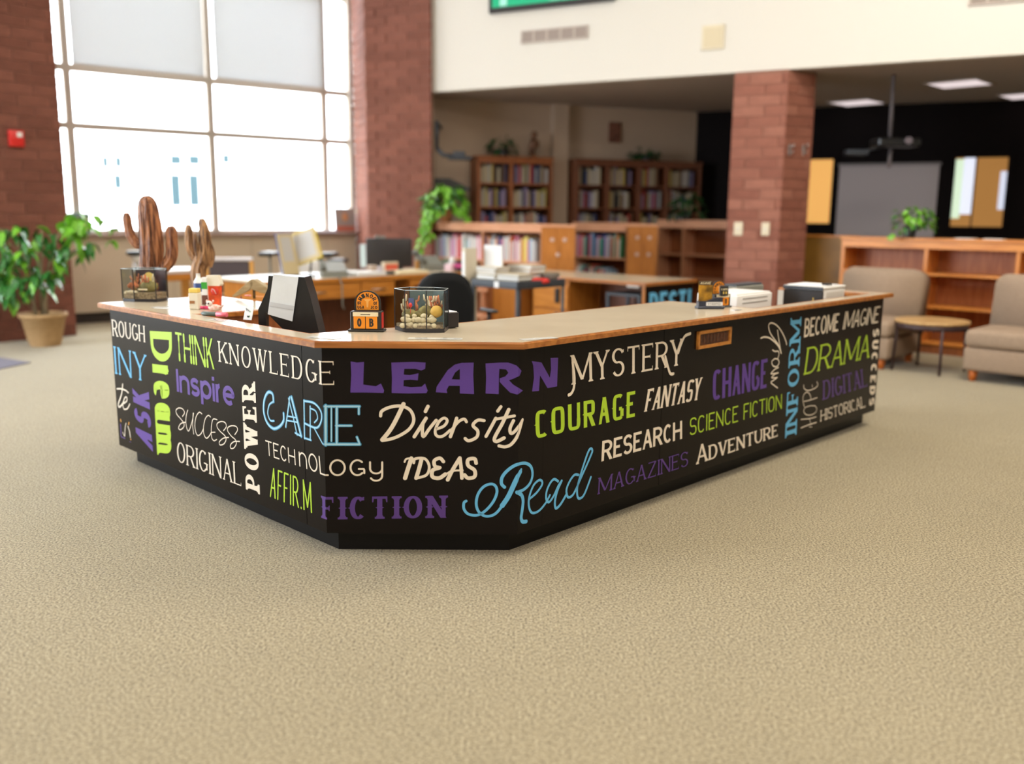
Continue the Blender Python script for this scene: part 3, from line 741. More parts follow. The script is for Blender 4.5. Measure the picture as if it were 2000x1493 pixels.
for i in range(len(outer)):
    j = (i + 1) % len(outer)
    mb = MB(); a, b, c, d = outer[i], outer[j], inner[j], inner[i]
    zz = [(ZP, 0), (ZT - .004, 0), (ZT - .0002, 1)]
    o1 = Vector(outer[i]); o2 = Vector(outer[j]); i1 = Vector(inner[i]); i2 = Vector(inner[j])
    k = .3
    prof = [((o1, o2), ZP), ((o1, o2), ZT - .006), ((o1.lerp(i1, k), o2.lerp(i2, k)), ZT + .0005), ((i1, i2), ZT + .0005), ((i1, i2), ZP)]
    va_ = [mb.b.verts.new((p[0].x, p[0].y, z)) for p, z in prof]; vb_ = [mb.b.verts.new((p[1].x, p[1].y, z)) for p, z in prof]
    for t in range(5): mb.b.faces.new((va_[t], vb_[t], vb_[(t + 1) % 5], va_[(t + 1) % 5]))
    mb.b.faces.new(va_[::-1]); mb.b.faces.new(vb_)
    o_ = mb.obj('wood_edge', M_EDGE, ct)
# ---------------------------------------------------------------- lettering
INK_W = mat('cream_vinyl', (.80, .70, .57), .45, .3); INK_G = mat('lime_green_vinyl', (.42, .62, .035), .45, .3)
INK_P = mat('purple_vinyl', (.105, .048, .285), .45, .3); INK_B = mat('sky_blue_vinyl', (.13, .45, .74), .45, .3)
INK_B2 = mat('pale_blue_vinyl', (.40, .68, .84), .45, .3); INK_BD = mat('mid_blue_vinyl', (.07, .32, .55), .45, .3)
INK_P2 = mat('dim_purple_vinyl', (.095, .043, .22), .45, .3)
def W_(t, bl, br, tl, tr, m, colour, **k): return word(t, bl, br, tl, tr, m, desk, f'{colour} vinyl lettering reading {t}', **k)
W_('ROUGH', (219.8, 656), (284.6, 669), (217.6, 624), (283.2, 637), INK_W, 'cream', st=.15, th=.055, serif=.05, sh=.035, gap=.10)
W_('INY', (225, 730), (287.5, 746.5), (221, 676), (286.5, 694), INK_B, 'blue', st=.12, th=.06, serif=.05, sh=.04, gap=.17)
W_('ASK', (299, 883), (291, 766), (266.5, 853.5), (258.5, 757.5), INK_P, 'purple', st=.17, th=.14, gap=.12)
W_('THINK', (345, 704.5), (419.5, 722), (342, 648.5), (415.3, 661.5), INK_G, 'lime green', st=.10, th=.085, gap=.075, bone=1, wmul={'N': 1.2, 'K': .9})
W_('KNOWLEDGE', (427, 706.5), (653, 752), (424.8, 665.8), (651.5, 705.5), INK_W, 'cream', st=.13, th=.055, serif=.07, sh=.05, gap=.17)
W_('Inspire', (346, 765), (459.6, 795.5), (343.5, 720.5), (457, 745), INK_P, 'purple', st=.20, th=.18, gap=.07, wmul={'r': .8})
W_('ORIGINAL', (346.5, 901.5), (472, 950), (345.5, 862), (470, 906), INK_W, 'cream', st=.12, th=.05, serif=.06, sh=.035, gap=.08)
W_('POWER', (508, 966.5), (498.8, 745.5), (480.5, 956), (472, 745.5), INK_W, 'cream', st=.19, th=.12, serif=.09, sh=.13, gap=.12)
W_('AFFIR.M', (527.3, 971), (610, 1003), (529.5, 912.5), (607.5, 942), INK_G, 'lime green', st=.065, th=.06, gap=.085, cap=True)
W_('FICTION', (627.5, 1011.5), (875, 1011.5), (627, 968), (875, 968), INK_P2, 'dim purple', st=.22, th=.11, serif=.10, sh=.09, gap=.10, spur=.08)
W_('MYSTERY', (1116, 752), (1332, 712.5), (1113.5, 694.5), (1334, 661), INK_W, 'cream', st=.14, th=.07, serif=.055, sh=.045, gap=.10)
W_('COURAGE', (1043.8, 858), (1239.5, 813.8), (1042.3, 804.5), (1240.3, 763.5), INK_G, 'lime green', st=.20, th=.13, gap=.19, spur=.07, sq=4.2)
W_('FANTASY', (1257.5, 805), (1372, 779), (1257.5, 762.5), (1372, 737), INK_W, 'cream', st=.17, th=.11, serif=.03, sh=.05, gap=.03, slant=.28, sq=3.5)
W_('CHANGE', (1391.5, 783), (1496.5, 757.5), (1392.5, 724), (1498.8, 700.5), INK_P, 'purple', st=.175, th=.12, gap=.06, sq=3.2)
W_('RESEARCH', (1174.3, 902), (1331.8, 857.3), (1176.2, 862), (1331.8, 821.8), INK_W, 'cream', st=.19, th=.14, gap=.07)
W_('SCIENCE FICTION', (1346.9, 851.5), (1526.4, 799), (1347.5, 817.5), (1527, 769.5), INK_G, 'lime green', st=.105, th=.085, gap=.15, sq=2.6, cap=True)
W_('MAGAZINES', (1166.3, 966.5), (1343, 910), (1168, 934), (1343, 881), INK_P2, 'dim purple', st=.14, th=.07, serif=.07, sh=.06, gap=.09)
W_('ADVENTURE', (1359.3, 908), (1518, 852.5), (1359.3, 871), (1518, 822.5), INK_W, 'cream', st=.19, th=.10, serif=.06, sh=.07, gap=.06, small=.80)
W_('INFORM', (1555.3, 849), (1564.9, 619), (1533, 856.5), (1543.8, 621.5), INK_B, 'blue', st=.18, th=.10, serif=.11, sh=.10, gap=.06)
W_('BECOME', (1570, 659.5), (1637, 647), (1571.5, 622.5), (1639.5, 611.5), INK_W, 'cream', st=.14, th=.12, gap=.05, slant=.05)
W_('IMAGINE', (1645.4, 644), (1717, 630), (1648, 609.5), (1719.7, 597.8), INK_W, 'cream', st=.115, th=.10, gap=.065, slant=.22)
W_('DRAMA', (1569, 733), (1697.5, 698.5), (1572, 680.5), (1699.5, 653), INK_G, 'lime green', st=.12, th=.065, serif=.05, sh=.05, gap=.07, slant=.16)
W_('DIGITAL', (1605.8, 782), (1693.5, 754.5), (1606.5, 744.5), (1690, 719.5), INK_P2, 'dim purple', st=.15, th=.06, serif=.07, sh=.06, gap=.07)
W_('HISTORICAL', (1601.5, 824), (1689.5, 795.5), (1602.5, 802), (1686.5, 774), INK_W, 'cream', st=.115, th=.09, serif=.055, sh=.09, gap=.06)
W_('SUCCEDS', (1705.2, 642.5), (1697, 793), (1717.2, 642.5), (1707.2, 792), INK_W, 'cream', st=.24, th=.19, gap=.22)
W_('D', (292.6, 646.5), (297, 704), (335.5, 649), (336.5, 709), INK_G, 'lime green', st=.17, th=.13, serif=.0, gap=.1) 
W_('ream', (297.5, 711), (307.5, 888), (339.5, 716), (345, 893), INK_G, 'lime green', st=.19, th=.11, serif=.05, sh=.08, gap=.04)
# TECHNOLOGY, letter heights vary
def tech():
    W_('TECH', (520, 889), (578, 909.5), (518, 859.5), (576, 878), INK_W, 'cream', st=.10, th=.09, gap=.16, cap=True)['label'] = 'cream vinyl lettering, TECH of TECHNOLOGY'
    W_('~OL', (585, 911.5), (642.5, 930), (583, 877), (638, 894.5), INK_W, 'cream', st=.10, th=.09, gap=.17, cap=True)['label'] = 'cream vinyl lettering, NOL of TECHNOLOGY'
    W_('OGy', (643.2, 930.2), (748.5, 930.2), (643, 897.5), (748.5, 897.5), INK_W, 'cream', st=.115, th=.105, gap=.22, cap=True)['label'] = 'cream vinyl lettering, OGY of TECHNOLOGY'
tech()
S_ = lambda st, m, lab, ox, oy, sc, **k: script(st, m, desk, lab, ox, oy, sc, **k)
S_([(26, [(935, 485), (890, 580), (850, 650), (800, 712)]), (20, [(790, 560), (798, 530), (850, 505), (920, 498), (978, 525), (1000, 585), (975, 640), (920, 680), (860, 705), (800, 716)]),
    (22, [(1078, 575), (1040, 635), (1003, 692)]), (22, [(1090, 500), (1074, 532)]), (20, [(1060, 600), (1055, 640), (1060, 692), (1100, 640), (1142, 588)]),
    (18, [(1140, 645), (1190, 625), (1212, 592), (1192, 574), (1158, 600), (1136, 655), (1148, 688), (1185, 688), (1232, 650)]),
    (21, [(1272, 575), (1255, 630), (1232, 692)]), (18, [(1240, 650), (1280, 600), (1318, 580), (1334, 598)]),
    (20, [(1445, 590), (1405, 588), (1375, 620), (1405, 655), (1398, 695), (1350, 718), (1326, 704)]),
    (20, [(1520, 575), (1488, 635), (1458, 690)]), (20, [(1552, 502), (1532, 530)]), (22, [(1602, 520), (1560, 610), (1512, 700), (1525, 722), (1572, 700)]), (18, [(1525, 580), (1570, 572), (1638, 560)]),
    (20, [(1632, 590), (1610, 640), (1618, 672), (1652, 645), (1688, 585)]), (20, [(1688, 585), (1660, 680), (1620, 738), (1580, 756), (1540, 750)])], INK_W, 'cream brush-script vinyl lettering reading Diversity', 500, 640, 3.245)
S_([(17, [(1332, 1100), (1318, 1112), (1318, 1150), (1345, 1182), (1400, 1190), (1450, 1165), (1500, 1110), (1526, 1050), (1520, 1008), (1490, 992), (1442, 1010), (1406, 1060), (1396, 1120), (1412, 1168), (1455, 1196), (1512, 1184), (1560, 1130), (1612, 1040), (1650, 960), (1680, 900)]),
    (30, [(1675, 915), (1640, 985), (1600, 1070), (1560, 1130)]),
    (20, [(1575, 1012), (1556, 990), (1560, 950), (1590, 910), (1640, 875), (1700, 860), (1740, 880), (1752, 930), (1737, 985), (1700, 1025), (1655, 1045)]),
    (24, [(1655, 1045), (1682, 1062), (1692, 1100), (1686, 1160), (1680, 1205), (1688, 1230), (1712, 1230)])], INK_B, 'blue calligraphic vinyl lettering, the R of Read', 500, 640, 3.245)
S_([(17, [(114, 1205), (160, 1165), (196, 1115), (198, 1088), (178, 1080), (142, 1115), (114, 1190), (112, 1255), (132, 1296), (175, 1285), (220, 1235), (250, 1180)]),
    (17, [(305, 1088), (280, 1073), (255, 1095), (230, 1150), (226, 1205), (245, 1225), (275, 1185), (305, 1120), (328, 1085)]), (19, [(328, 1085), (300, 1150), (284, 1220), (290, 1266), (322, 1238), (362, 1170)]),
    (17, [(440, 1045), (412, 1046), (380, 1090), (360, 1145), (370, 1192), (402, 1178), (432, 1120), (458, 1060), (492, 985), (520, 920), (532, 885), (522, 870), (505, 890), (480, 960), (452, 1050), (432, 1130), (434, 1190), (452, 1200), (480, 1170), (522, 1060)])], INK_B, 'blue calligraphic vinyl lettering, the ead of Read', 1000, 620, 3.393)
S_([(17, [(1842, 830), (1835, 790), (1800, 705), (1750, 625), (1700, 580), (1650, 568), (1624, 600), (1640, 680), (1690, 760), (1745, 835), (1772, 900)]), (15, [(1733, 655), (1742, 730), (1758, 830), (1775, 935)]),
    (20, [(1530, 752), (1570, 738), (1630, 748), (1695, 795), (1750, 860), (1777, 935)]), (15, [(1672, 895), (1700, 912), (1742, 912), (1748, 955), (1735, 1000)]),
    (15, [(1700, 1000), (1664, 1035), (1676, 1085), (1720, 1098), (1750, 1055), (1738, 1010), (1700, 1002)]), (15, [(1742, 1108), (1700, 1130), (1652, 1182), (1700, 1180), (1742, 1172)]), (15, [(1742, 1172), (1700, 1190), (1660, 1230), (1700, 1235), (1728, 1230)]), (15, [(1728, 1230), (1690, 1260), (1652, 1290), (1690, 1325), (1732, 1355)])], INK_W, 'cream brush-script vinyl lettering reading Grow, running down', 1240, 540, 6.222)
S_([(28, [(330, 92), (312, 250), (262, 400), (272, 458), (315, 425), (350, 370)]), (24, [(238, 165), (300, 165), (375, 188), (422, 228)]), (22, [(350, 400), (395, 362), (400, 312), (372, 300), (342, 370), (336, 450), (360, 495), (410, 480), (445, 412)])], INK_W, 'cream brush-script vinyl lettering reading te at the left end', 200, 740, 8.296)
S_([(17, [(240, 1192), (400, 1176), (535, 1142)]), (20, [(243, 1355), (400, 1292), (540, 1250)]), (12, [(400, 1170), (420, 1230), (440, 1290)]), (12, [(400, 1335), (455, 1336)]),
    (15, [(525, 928), (430, 925), (335, 955), (295, 1020), (330, 1090), (420, 1106), (515, 1062), (548, 990), (522, 932)]), (16, [(312, 955), (285, 860), (280, 760), (310, 690), (360, 660), (410, 700), (430, 760), (425, 820)]), (17, [(300, 838), (400, 820), (555, 766)]),
    (18, [(295, 520), (300, 580), (340, 618), (400, 625), (500, 590), (560, 540), (565, 500), (550, 457)]), (12, [(455, 515), (465, 562)])], INK_W, 'cream handwritten vinyl lettering reading HOPE, running up', 1540, 700, 9.955)
S_([(17, [(1300, 610), (1332, 550), (1300, 490), (1240, 475), (1195, 510), (1210, 580), (1270, 650), (1320, 720), (1320, 780), (1270, 825), (1235, 800), (1270, 730), (1345, 705)]),
    (17, [(1385, 510), (1360, 600), (1355, 720), (1375, 820), (1400, 845), (1430, 780), (1465, 650), (1480, 560)]), (17, [(1472, 560), (1465, 750), (1482, 895)]),
    (17, [(1615, 570), (1570, 545), (1520, 620), (1500, 760), (1520, 880), (1555, 920), (1600, 890), (1635, 820)]), (17, [(1755, 620), (1715, 595), (1665, 660), (1640, 800), (1650, 910), (1690, 965), (1740, 920), (1765, 870)]),
    (17, [(1860, 665), (1800, 655), (1775, 720), (1765, 850), (1775, 960), (1810, 1005), (1855, 985)]), (15, [(1765, 870), (1830, 868)])], INK_W, 'cream handwritten vinyl lettering, SUCCE of SUCCESS', 200, 740, 8.296)
S_([(15, [(262, 295), (300, 240), (285, 185), (230, 168), (175, 195), (175, 250), (220, 310), (275, 360), (298, 410), (270, 475), (215, 494), (205, 450), (260, 400), (332, 390)]),
    (15, [(418, 350), (455, 290), (440, 240), (380, 226), (325, 250), (320, 300), (370, 370), (425, 420), (440, 475), (405, 535), (362, 540), (360, 490), (410, 447), (485, 445)])], INK_W, 'cream handwritten vinyl lettering, last SS of SUCCESS', 400, 800, 7.11)
S_([(22, [(398, 300), (410, 400), (405, 470), (388, 505), (372, 514)]), (20, [(1098, 235), (1118, 175), (1142, 125), (1178, 108)]), (20, [(1012, 260), (1030, 330), (1045, 372), (1066, 374)])], INK_W, 'cream vinyl flourishes of the lettering MYSTERY', 1000, 620, 3.393, L0=90)
def outline(polys, m, label, ox, oy, sc):
    return lay([([px2uv(ox + a / sc, oy + b / sc) for a, b in p_], i + 1) for i, p_ in enumerate(polys)], m, 'lettering', desk, label)
outline([[(600, 215), (640, 222), (685, 218), (682, 290), (680, 362), (760, 372), (792, 355), (812, 398), (808, 415), (700, 412), (598, 412), (604, 300)],
    [(858, 222), (1000, 218), (1075, 222), (1072, 262), (1048, 272), (1010, 262), (940, 262), (936, 298), (975, 302), (1030, 290), (1025, 335), (980, 330), (936, 334), (935, 372), (980, 378), (1050, 375), (1072, 355), (1088, 400), (1080, 416), (960, 418), (860, 415), (862, 320)],
    [(1140, 410), (1145, 375), (1175, 330), (1215, 270), (1260, 235), (1310, 222), (1292, 262), (1262, 285), (1240, 328), (1222, 370), (1208, 395), (1212, 415)], [(1300, 224), (1380, 222), (1377, 300), (1382, 422), (1292, 418), (1292, 262)], [(1235, 328), (1296, 330), (1296, 370), (1220, 369)],
    [(1455, 228), (1545, 222), (1540, 300), (1538, 422), (1455, 418), (1459, 320)], [(1540, 222), (1600, 222), (1650, 240), (1682, 275), (1670, 305), (1630, 325), (1590, 338), (1545, 345), (1545, 322), (1580, 310), (1600, 287), (1585, 266), (1540, 262)],
    [(1545, 328), (1595, 325), (1630, 362), (1690, 400), (1655, 425), (1610, 412), (1570, 372), (1545, 345)]], INK_P, 'purple vinyl lettering, LEAR of LEARN', 500, 640, 3.245)
outline([[(130, 290), (195, 300), (250, 400), (258, 345), (255, 270), (305, 268), (300, 400), (298, 458), (235, 470), (185, 385), (178, 488), (132, 492), (145, 400), (140, 320)]], INK_P, 'purple vinyl lettering, the N of LEARN', 1000, 620, 3.393)
# IDEAS, rounded script capitals
S_([(26, [(985, 830), (962, 900), (945, 955)]), (12, [(942, 852), (952, 834), (982, 828)]), (24, [(1050, 832), (1032, 900), (1015, 955)]), (17, [(1000, 858), (1010, 832), (1070, 832), (1098, 880), (1080, 935), (1015, 955)]),
    (22, [(1188, 850), (1165, 828), (1130, 845), (1135, 880), (1165, 888)]), (24, [(1160, 890), (1120, 905), (1118, 945), (1160, 955), (1200, 930)]), (24, [(1292, 828), (1245, 905), (1215, 965)]), (22, [(1292, 828), (1300, 890), (1305, 955)]), (12, [(1200, 935), (1240, 910), (1310, 905)]),
    (23, [(1395, 860), (1385, 832), (1345, 838), (1345, 875), (1385, 905), (1385, 945), (1345, 955), (1322, 935)])], INK_W, 'cream rounded-script vinyl lettering reading IDEAS', 500, 640, 3.245)
# CARE: outlined double strokes, dark line under pale line
care = [(22, [(112, 470), (106, 422), (78, 411), (55, 455), (50, 530), (70, 600), (110, 640), (150, 628), (176, 590), (176, 545)]), (15, [(108, 472), (85, 492), (76, 545), (92, 588), (115, 592)]),
    (17, [(215, 442), (205, 520), (190, 630)]), (26, [(226, 442), (256, 560), (288, 688)], 1), (15, [(208, 450), (240, 580), (262, 680)], 1), (12, [(205, 562), (255, 572)], 1), (12, [(200, 590), (262, 600)], 1), (16, [(250, 668), (290, 690)], 1),
    (17, [(306, 462), (309, 702)], 1), (15, [(345, 500), (346, 712)], 1), (15, [(308, 700), (350, 714)], 1), (17, [(305, 465), (370, 480), (412, 530), (416, 590), (385, 636), (312, 608)]), (13, [(345, 512), (380, 530), (392, 575), (372, 602)]), (13, [(372, 640), (425, 738)], 1),
    (24, [(442, 495), (442, 744)], 1), (13, [(478, 505), (478, 720)], 1), (20, [(512, 505), (512, 740)], 1), (20, [(435, 500), (656, 500)], 1), (17, [(652, 500), (652, 548)], 1), (18, [(508, 622), (605, 622)], 1), (22, [(435, 740), (658, 740)], 1), (17, [(640, 694), (658, 740)], 1)]
S_(care, INK_BD, 'blue outlined vinyl lettering reading CARE', 500, 640, 3.245)
S_([(max(4, s[0] * .5),) + tuple(s[1:]) for s in care], INK_B2, 'pale blue inner lines of the lettering CARE', 500, 640, 3.245, lift=.0016)
# small coloured picture decal at the left end
for m_, pts in ((INK_P, [(20, [(295, 740), (300, 800), (305, 930)])]), (mat('orange_vinyl', (.75, .33, .03), .45), [(26, [(298, 665), (302, 690)]), (22, [(432, 710), (425, 745)]), (20, [(460, 975), (462, 990)])]),
                (INK_W, [(16, [(385, 720), (370, 800), (365, 930)]), (22, [(415, 775), (440, 850), (455, 950)]), (14, [(330, 870), (360, 930)])]), (INK_P2, [(14, [(310, 940), (370, 970)]), (8, [(440, 1020), (465, 1028)])])):
    S_(pts, m_, 'small multicoloured picture decal at the lower left end', 200, 740, 8.296)
# ================================================================ THINGS ON THE COUNTER
def on(px, py, z=ZT + .0006): return at(px, py, z)
# --- glass tanks
def rock(sx, sy, sz, seed):
    random.seed(seed); mb = MB(); mb.ell((0, 0, sz * .9), sx, sy, sz, 9, 6, jit=.06); me = mb.mesh('stone'); return me
M_STONE = mat('cream_pebble', (.62, .55, .36), .6, .3, var=.2, vs_=20); M_STONEG = mat('mossy_olive_stone', (.20, .17, .05), .6, .3, var=.4, vs_=30)
M_CORAL = mat('rust_twig', (.42, .13, .045), .6, .3, var=.4, vs_=40); M_SAND = mat('tank_gravel', (.26, .20, .12), .9, .1, var=.4, vs_=90, bump=.5, bs=120)
M_TRIM = mat('black_tank_trim', (.02, .018, .022), .3, .5); M_TEAL = mat('dusky_teal_backing', (.10, .16, .16), .6, .3, var=.5, vs_=9)
def tank(label, p, az, scale, kind):
    t = thing('glass_terrarium', label, 'terrarium', p, az, 'glass terrariums on the counter'); s_ = scale
    if kind == 0: foot = [(-.115, .03), (-.055, -.065), (.04, -.075), (.115, -.055), (.12, .06), (.05, .11), (-.06, .11)]
    else: foot = [(-.10, -.05), (-.02, -.065), (.105, -.05), (.105, .07), (.02, .09), (-.09, .08)]
    foot = [Vector((a * s_, b * s_)) for a, b in foot]; hh = .182 * s_
    mb = MB(); mb.prism(foot, 0, .016 * s_); mb.obj('base', M_TRIM, t)
    n = len(foot)
    for i in range(n):
        a, b = foot[i], foot[(i + 1) % n]; d = (b - a).normalized(); nn = Vector((-d.y, d.x)) * .002
        mb = MB(); mb.prism([a, b, b + nn, a + nn], .0165 * s_, hh)
        mb.obj('glass_pane', M_GLASS_DK if i >= n / 2 - .5 else M_GLASS, t)
        mb = MB(); mb.prism([a + (0.0, 0.0) if False else Vector((a.x - .002, a.y - .002)), Vector((a.x + .002, a.y - .002)), Vector((a.x + .002, a.y + .002)), Vector((a.x - .002, a.y + .002))], .016 * s_, hh); mb.obj('corner_strip', M_TRIM, t)
        mb = MB(); mb.tube([(a.x, a.y, hh), (b.x, b.y, hh)], .0016, 5); mb.obj('top_rim', mat('clear_edge', (.45, .50, .52), .2, .6), t)
    mb = MB(); c = sum(foot, Vector((0, 0))) / n
    mb.prism([c + (p_ - c) * .95 for p_ in foot], .0165 * s_, (.03 if kind == 0 else .05) * s_); mb.obj('gravel', M_SAND, t)
    # painted backing
    bk = foot[n // 2:] if kind == 0 else foot[3:]
    for a, b in zip(bk[:-1], bk[1:]):
        d = (b - a).normalized(); nn = Vector((-d.y, d.x)) * .006
        a2, b2 = c + (a - c) * .96, c + (b - c) * .96
        mb = MB(); mb.prism([a2, b2, b2 + nn * .3, a2 + nn * .3], .02 * s_, hh * .93); mb.obj('back_scene', M_TEAL if kind == 0 else mat('night_desert_scene', (.035, .02, .025), .5, .3, var=.6, vs_=12), t)
    random.seed(5 + kind)
    sm = [rock(.016, .013, .011, 3), rock(.012, .013, .012, 4), rock(.021, .016, .013, 5)]
    for m_ in sm: m_.materials.append(M_STONE)
    bigm = rock(.038, .028, .026, 8); bigm.materials.append(M_STONEG)
    k = 0
    rows = ((-.05, .030, 8), (-.04, .052, 7), (-.02, .066, 4)) if kind == 0 else ((-.035, .05, 5),)
    for yy, zz, cnt in rows:
        for i in range(cnt):
            x = (-.075 + .15 * (i + .5) / cnt + random.uniform(-.004, .004)) if kind == 0 else (-.08 + .07 * i / cnt)
            o = link('stone', sm[k % 3], t, loc=((x) * s_, (yy + random.uniform(-.004, .004)) * s_, (zz - .012) * s_), rot=(random.uniform(-.3, .3), random.uniform(-.3, .3), random.uniform(0, 6)), scale=(s_,) * 3); k += 1
    for (x, y, z, q) in (((-.045, .01, .045, 1), (.035, .015, .05, 1.25), (0, .0, .05, .8)) if kind == 0 else ((.03, .01, .05, 1.3), (-.03, .03, .05, .9))):
        link('mossy_stone', bigm, t, loc=(x * s_, y * s_, z * s_), scale=(q * s_,) * 3, rot=(0, 0, x * 9))
    for i in range(16 if kind == 0 else 9):
        x, y = random.uniform(-.08, .09), random.uniform(-.005, .06); mb = MB(); h = random.uniform(.05, .085)
        for b in range(4):
            a = random.uniform(0, 6.28); z0 = .02 * b
            mb.tube([(0, 0, z0), (.012 * math.cos(a), .008 * math.sin(a), z0 + .012), (.014 * math.cos(a), .010 * math.sin(a), z0 + h * .45)], [.0042, .0046, .003], 5)
        mb.tube([(0, 0, 0), (.002, 0, h * .6), (0, 0, h)], [.0055, .0055, .003], 6)
        mb.obj('little_cactus', M_CORAL if i % 3 else M_STONE, t, loc=(x * s_, y * s_, (.06 if kind == 0 else .055) * s_))
    if kind == 0:
        mb = MB(); mb.ell((.075, -.02, .085), .028, .02, .026, 9, 6, jit=.05); mb.obj('yellow_stone', mat('yellow_stone', (.62, .38, .06), .6, var=.2), t)
        mb = MB(); mb.lathe([(.001, 0), (.001, .03)], (-.035, -.03, .075), 5); mb.ell((-.035, -.03, .112), .008, .006, .011, 8, 6); mb.obj('red_bead', M_RED, t)
        mb = MB(); mb.box(-.055, -.032, .05, .053, .10, .135); mb.obj('blue_card', mat('blue_card', (.06, .10, .30), .6), t)
    else:
        mb = MB(); mb.lathe([(.028, 0), (.028, .002)], (0, 0, 0), 18, M=Matrix.Translation((.0, .062, .13)) @ Matrix.Rotation(R(90), 4, 'X')); mb.obj('painted_moon', mat('yellow_moon', (.75, .55, .12), .6), t)
        mb = MB(); mb.tube([(0, 0, 0), (0, 0, .07)], [.008, .006], 7); mb.tube([(0, 0, .025), (.018, 0, .03), (.02, 0, .055)], [.005, .005, .004], 6); mb.obj('saguaro', M_CORAL, t, loc=(.02, -.01, .08))
        mb = MB(); mb.box(.0, .055, -.056, -.050, .065, .073); mb.obj('pale_strip', M_CREAMP, t)
        for i in range(5):
            mb = MB(); mb.ell((-.075 + i * .012, -.02, .085 + .008 * (i % 2)), .012, .01, .012, 7, 5, jit=.1); mb.obj('red_rock', M_CORAL, t)
    return t
tank('angular glass terrarium of cream pebbles and rust twigs on the front corner of the counter', on(820, 646), 92, .98, 0)
tank('dark glass terrarium with yellow moon and red rocks, far left counter end', on(282, 588), 100, 1.0, 1)
# --- perpetual calendars
M_ORANGE = mat('orange_print', (.80, .27, .018), .5, .3, var=.06); M_CALB = mat('black_calendar_frame', (.02, .018, .016), .4, .5)
def flat_text(t_, w_, h_, m, parent, label, x0, z0, y, **k):
    P_ = letters(t_, w_ / h_, **k)
    bm = bmesh.new()
    for pl, l_ in P_:
        try: bm.faces.new([bm.verts.new((x0 + a * h_, y - l_ * .00002, z0 + b * h_)) for a, b in pl])
        except ValueError: pass
    me = bpy.data.meshes.new('lettering'); bm.to_mesh(me); bm.free(); me.materials.append(m)
    return link('lettering', me, parent, label)
def arch(w_, h_, r_, n=10, y=0):
    pts = [(-w_, 0), (w_, 0)]
    for i in range(n + 1):
        a = math.pi * i / n; pts.append((w_ * math.cos(a), h_ - r_ + r_ * math.sin(a)))
    return pts
RX = Matrix.Rotation(R(90), 4, 'X')                 # prism in x-z, depth along -y
def calendar(label, p, az, s_, day, head):
    t = thing('perpetual_calendar', label, 'calendar', p, az, 'perpetual calendars on the counter')
    mb = MB(); mb.box(-.075, .075, -.03, .032, 0, .009, .003); mb.obj('base', M_CALB, t)
    mb = MB(); mb.box(-.064, .064, -.022, .028, .009, .083, .002); bx = mb.obj('tile_box', M_CALB, t)
    mb = MB(); mb.prism(arch(.055, .085, .05), -.028, -.018, Matrix.Translation((0, 0, .08)) @ RX); mb.obj('arched_back', M_CALB, t)
    mb = MB(); mb.prism(arch(.046, .074, .042), -.018, -.0165, Matrix.Translation((0, 0, .086)) @ RX); fc = mb.obj('orange_face', M_ORANGE, t)
    for x in (-.026, .024):
        mb = MB(); mb.box(x - .0235, x + .0235, -.026, -.0218, .013, .063, .001); tl = mb.obj('number_tile', M_ORANGE, t)
        flat_text(day[0 if x < 0 else 1], .018, .034, M_CALB, t, None, x - .009, .021, -.0262, st=.22, th=.18)
    mb = MB(); mb.box(-.052, .052, -.0275, -.022, .063, .080, .001); mb.obj('month_card', M_CREAMP, t)
    mb = MB(); mb.box(-.02, .02, -.0278, -.0276, .0695, .0725); mb.obj('printed_line', M_CALB, t)
    mb = MB(); mb.box(.0641, .0655, -.016, .022, .014, .078); mb.obj('side_tile', M_RED, t)
    # print on the arch: curved word and two lines, steer head between them
    for i, c in enumerate(head):
        a = R(150 - 120 * i / (len(head) - 1)); cx, cz = .034 * math.cos(a), .116 + .030 * math.sin(a)
        P_ = letters(c, .75, st=.24, th=.18); bm = bmesh.new(); rot = a - math.pi / 2
        for pl, l_ in P_:
            q = []
            for u_, v_ in pl:
                x_, z_ = (u_ - .375) * .017, (v_ - .5) * .017
                q.append(bm.verts.new((cx + x_ * math.cos(rot) - z_ * math.sin(rot), .0163 - .0001 * l_, cz + x_ * math.sin(rot) + z_ * math.cos(rot))))
            bm.faces.new(q)
        me = bpy.data.meshes.new('lettering'); bm.to_mesh(me); bm.free(); me.materials.append(M_CALB); link('lettering', me, t)
    for tx, x_, z_, w_ in (('IR', -.041, .107, .016), ('OF', .025, .107, .016), ('UGA', -.042, .090, .028), ('JCO', .013, .090, .028)):
        flat_text(tx, w_, .013, M_CALB, t, None, x_, z_, .0163, st=.24, th=.18, gap=.1)
    mb = MB(); mb.prism([(-.016, .022), (.016, .022), (.005, .012), (.003, -.012), (-.003, -.012), (-.005, .012)], -.0165, -.0158, Matrix.Translation((0, 0, .108)) @ RX); mb.obj('steer_head', mat('light_orange_print', (.85, .42, .10), .5), t)
    t.scale = (s_,) * 3
    return t
calendar('black and orange arched calendar block with number tiles beside the pebble terrarium', on(717, 647), 93, 1.04, 'OB', 'MINOR')
calendar('black and orange calendar block behind the leaflet holder on the right arm', on(1406, 600), 62, .88, '38', 'MINOR')
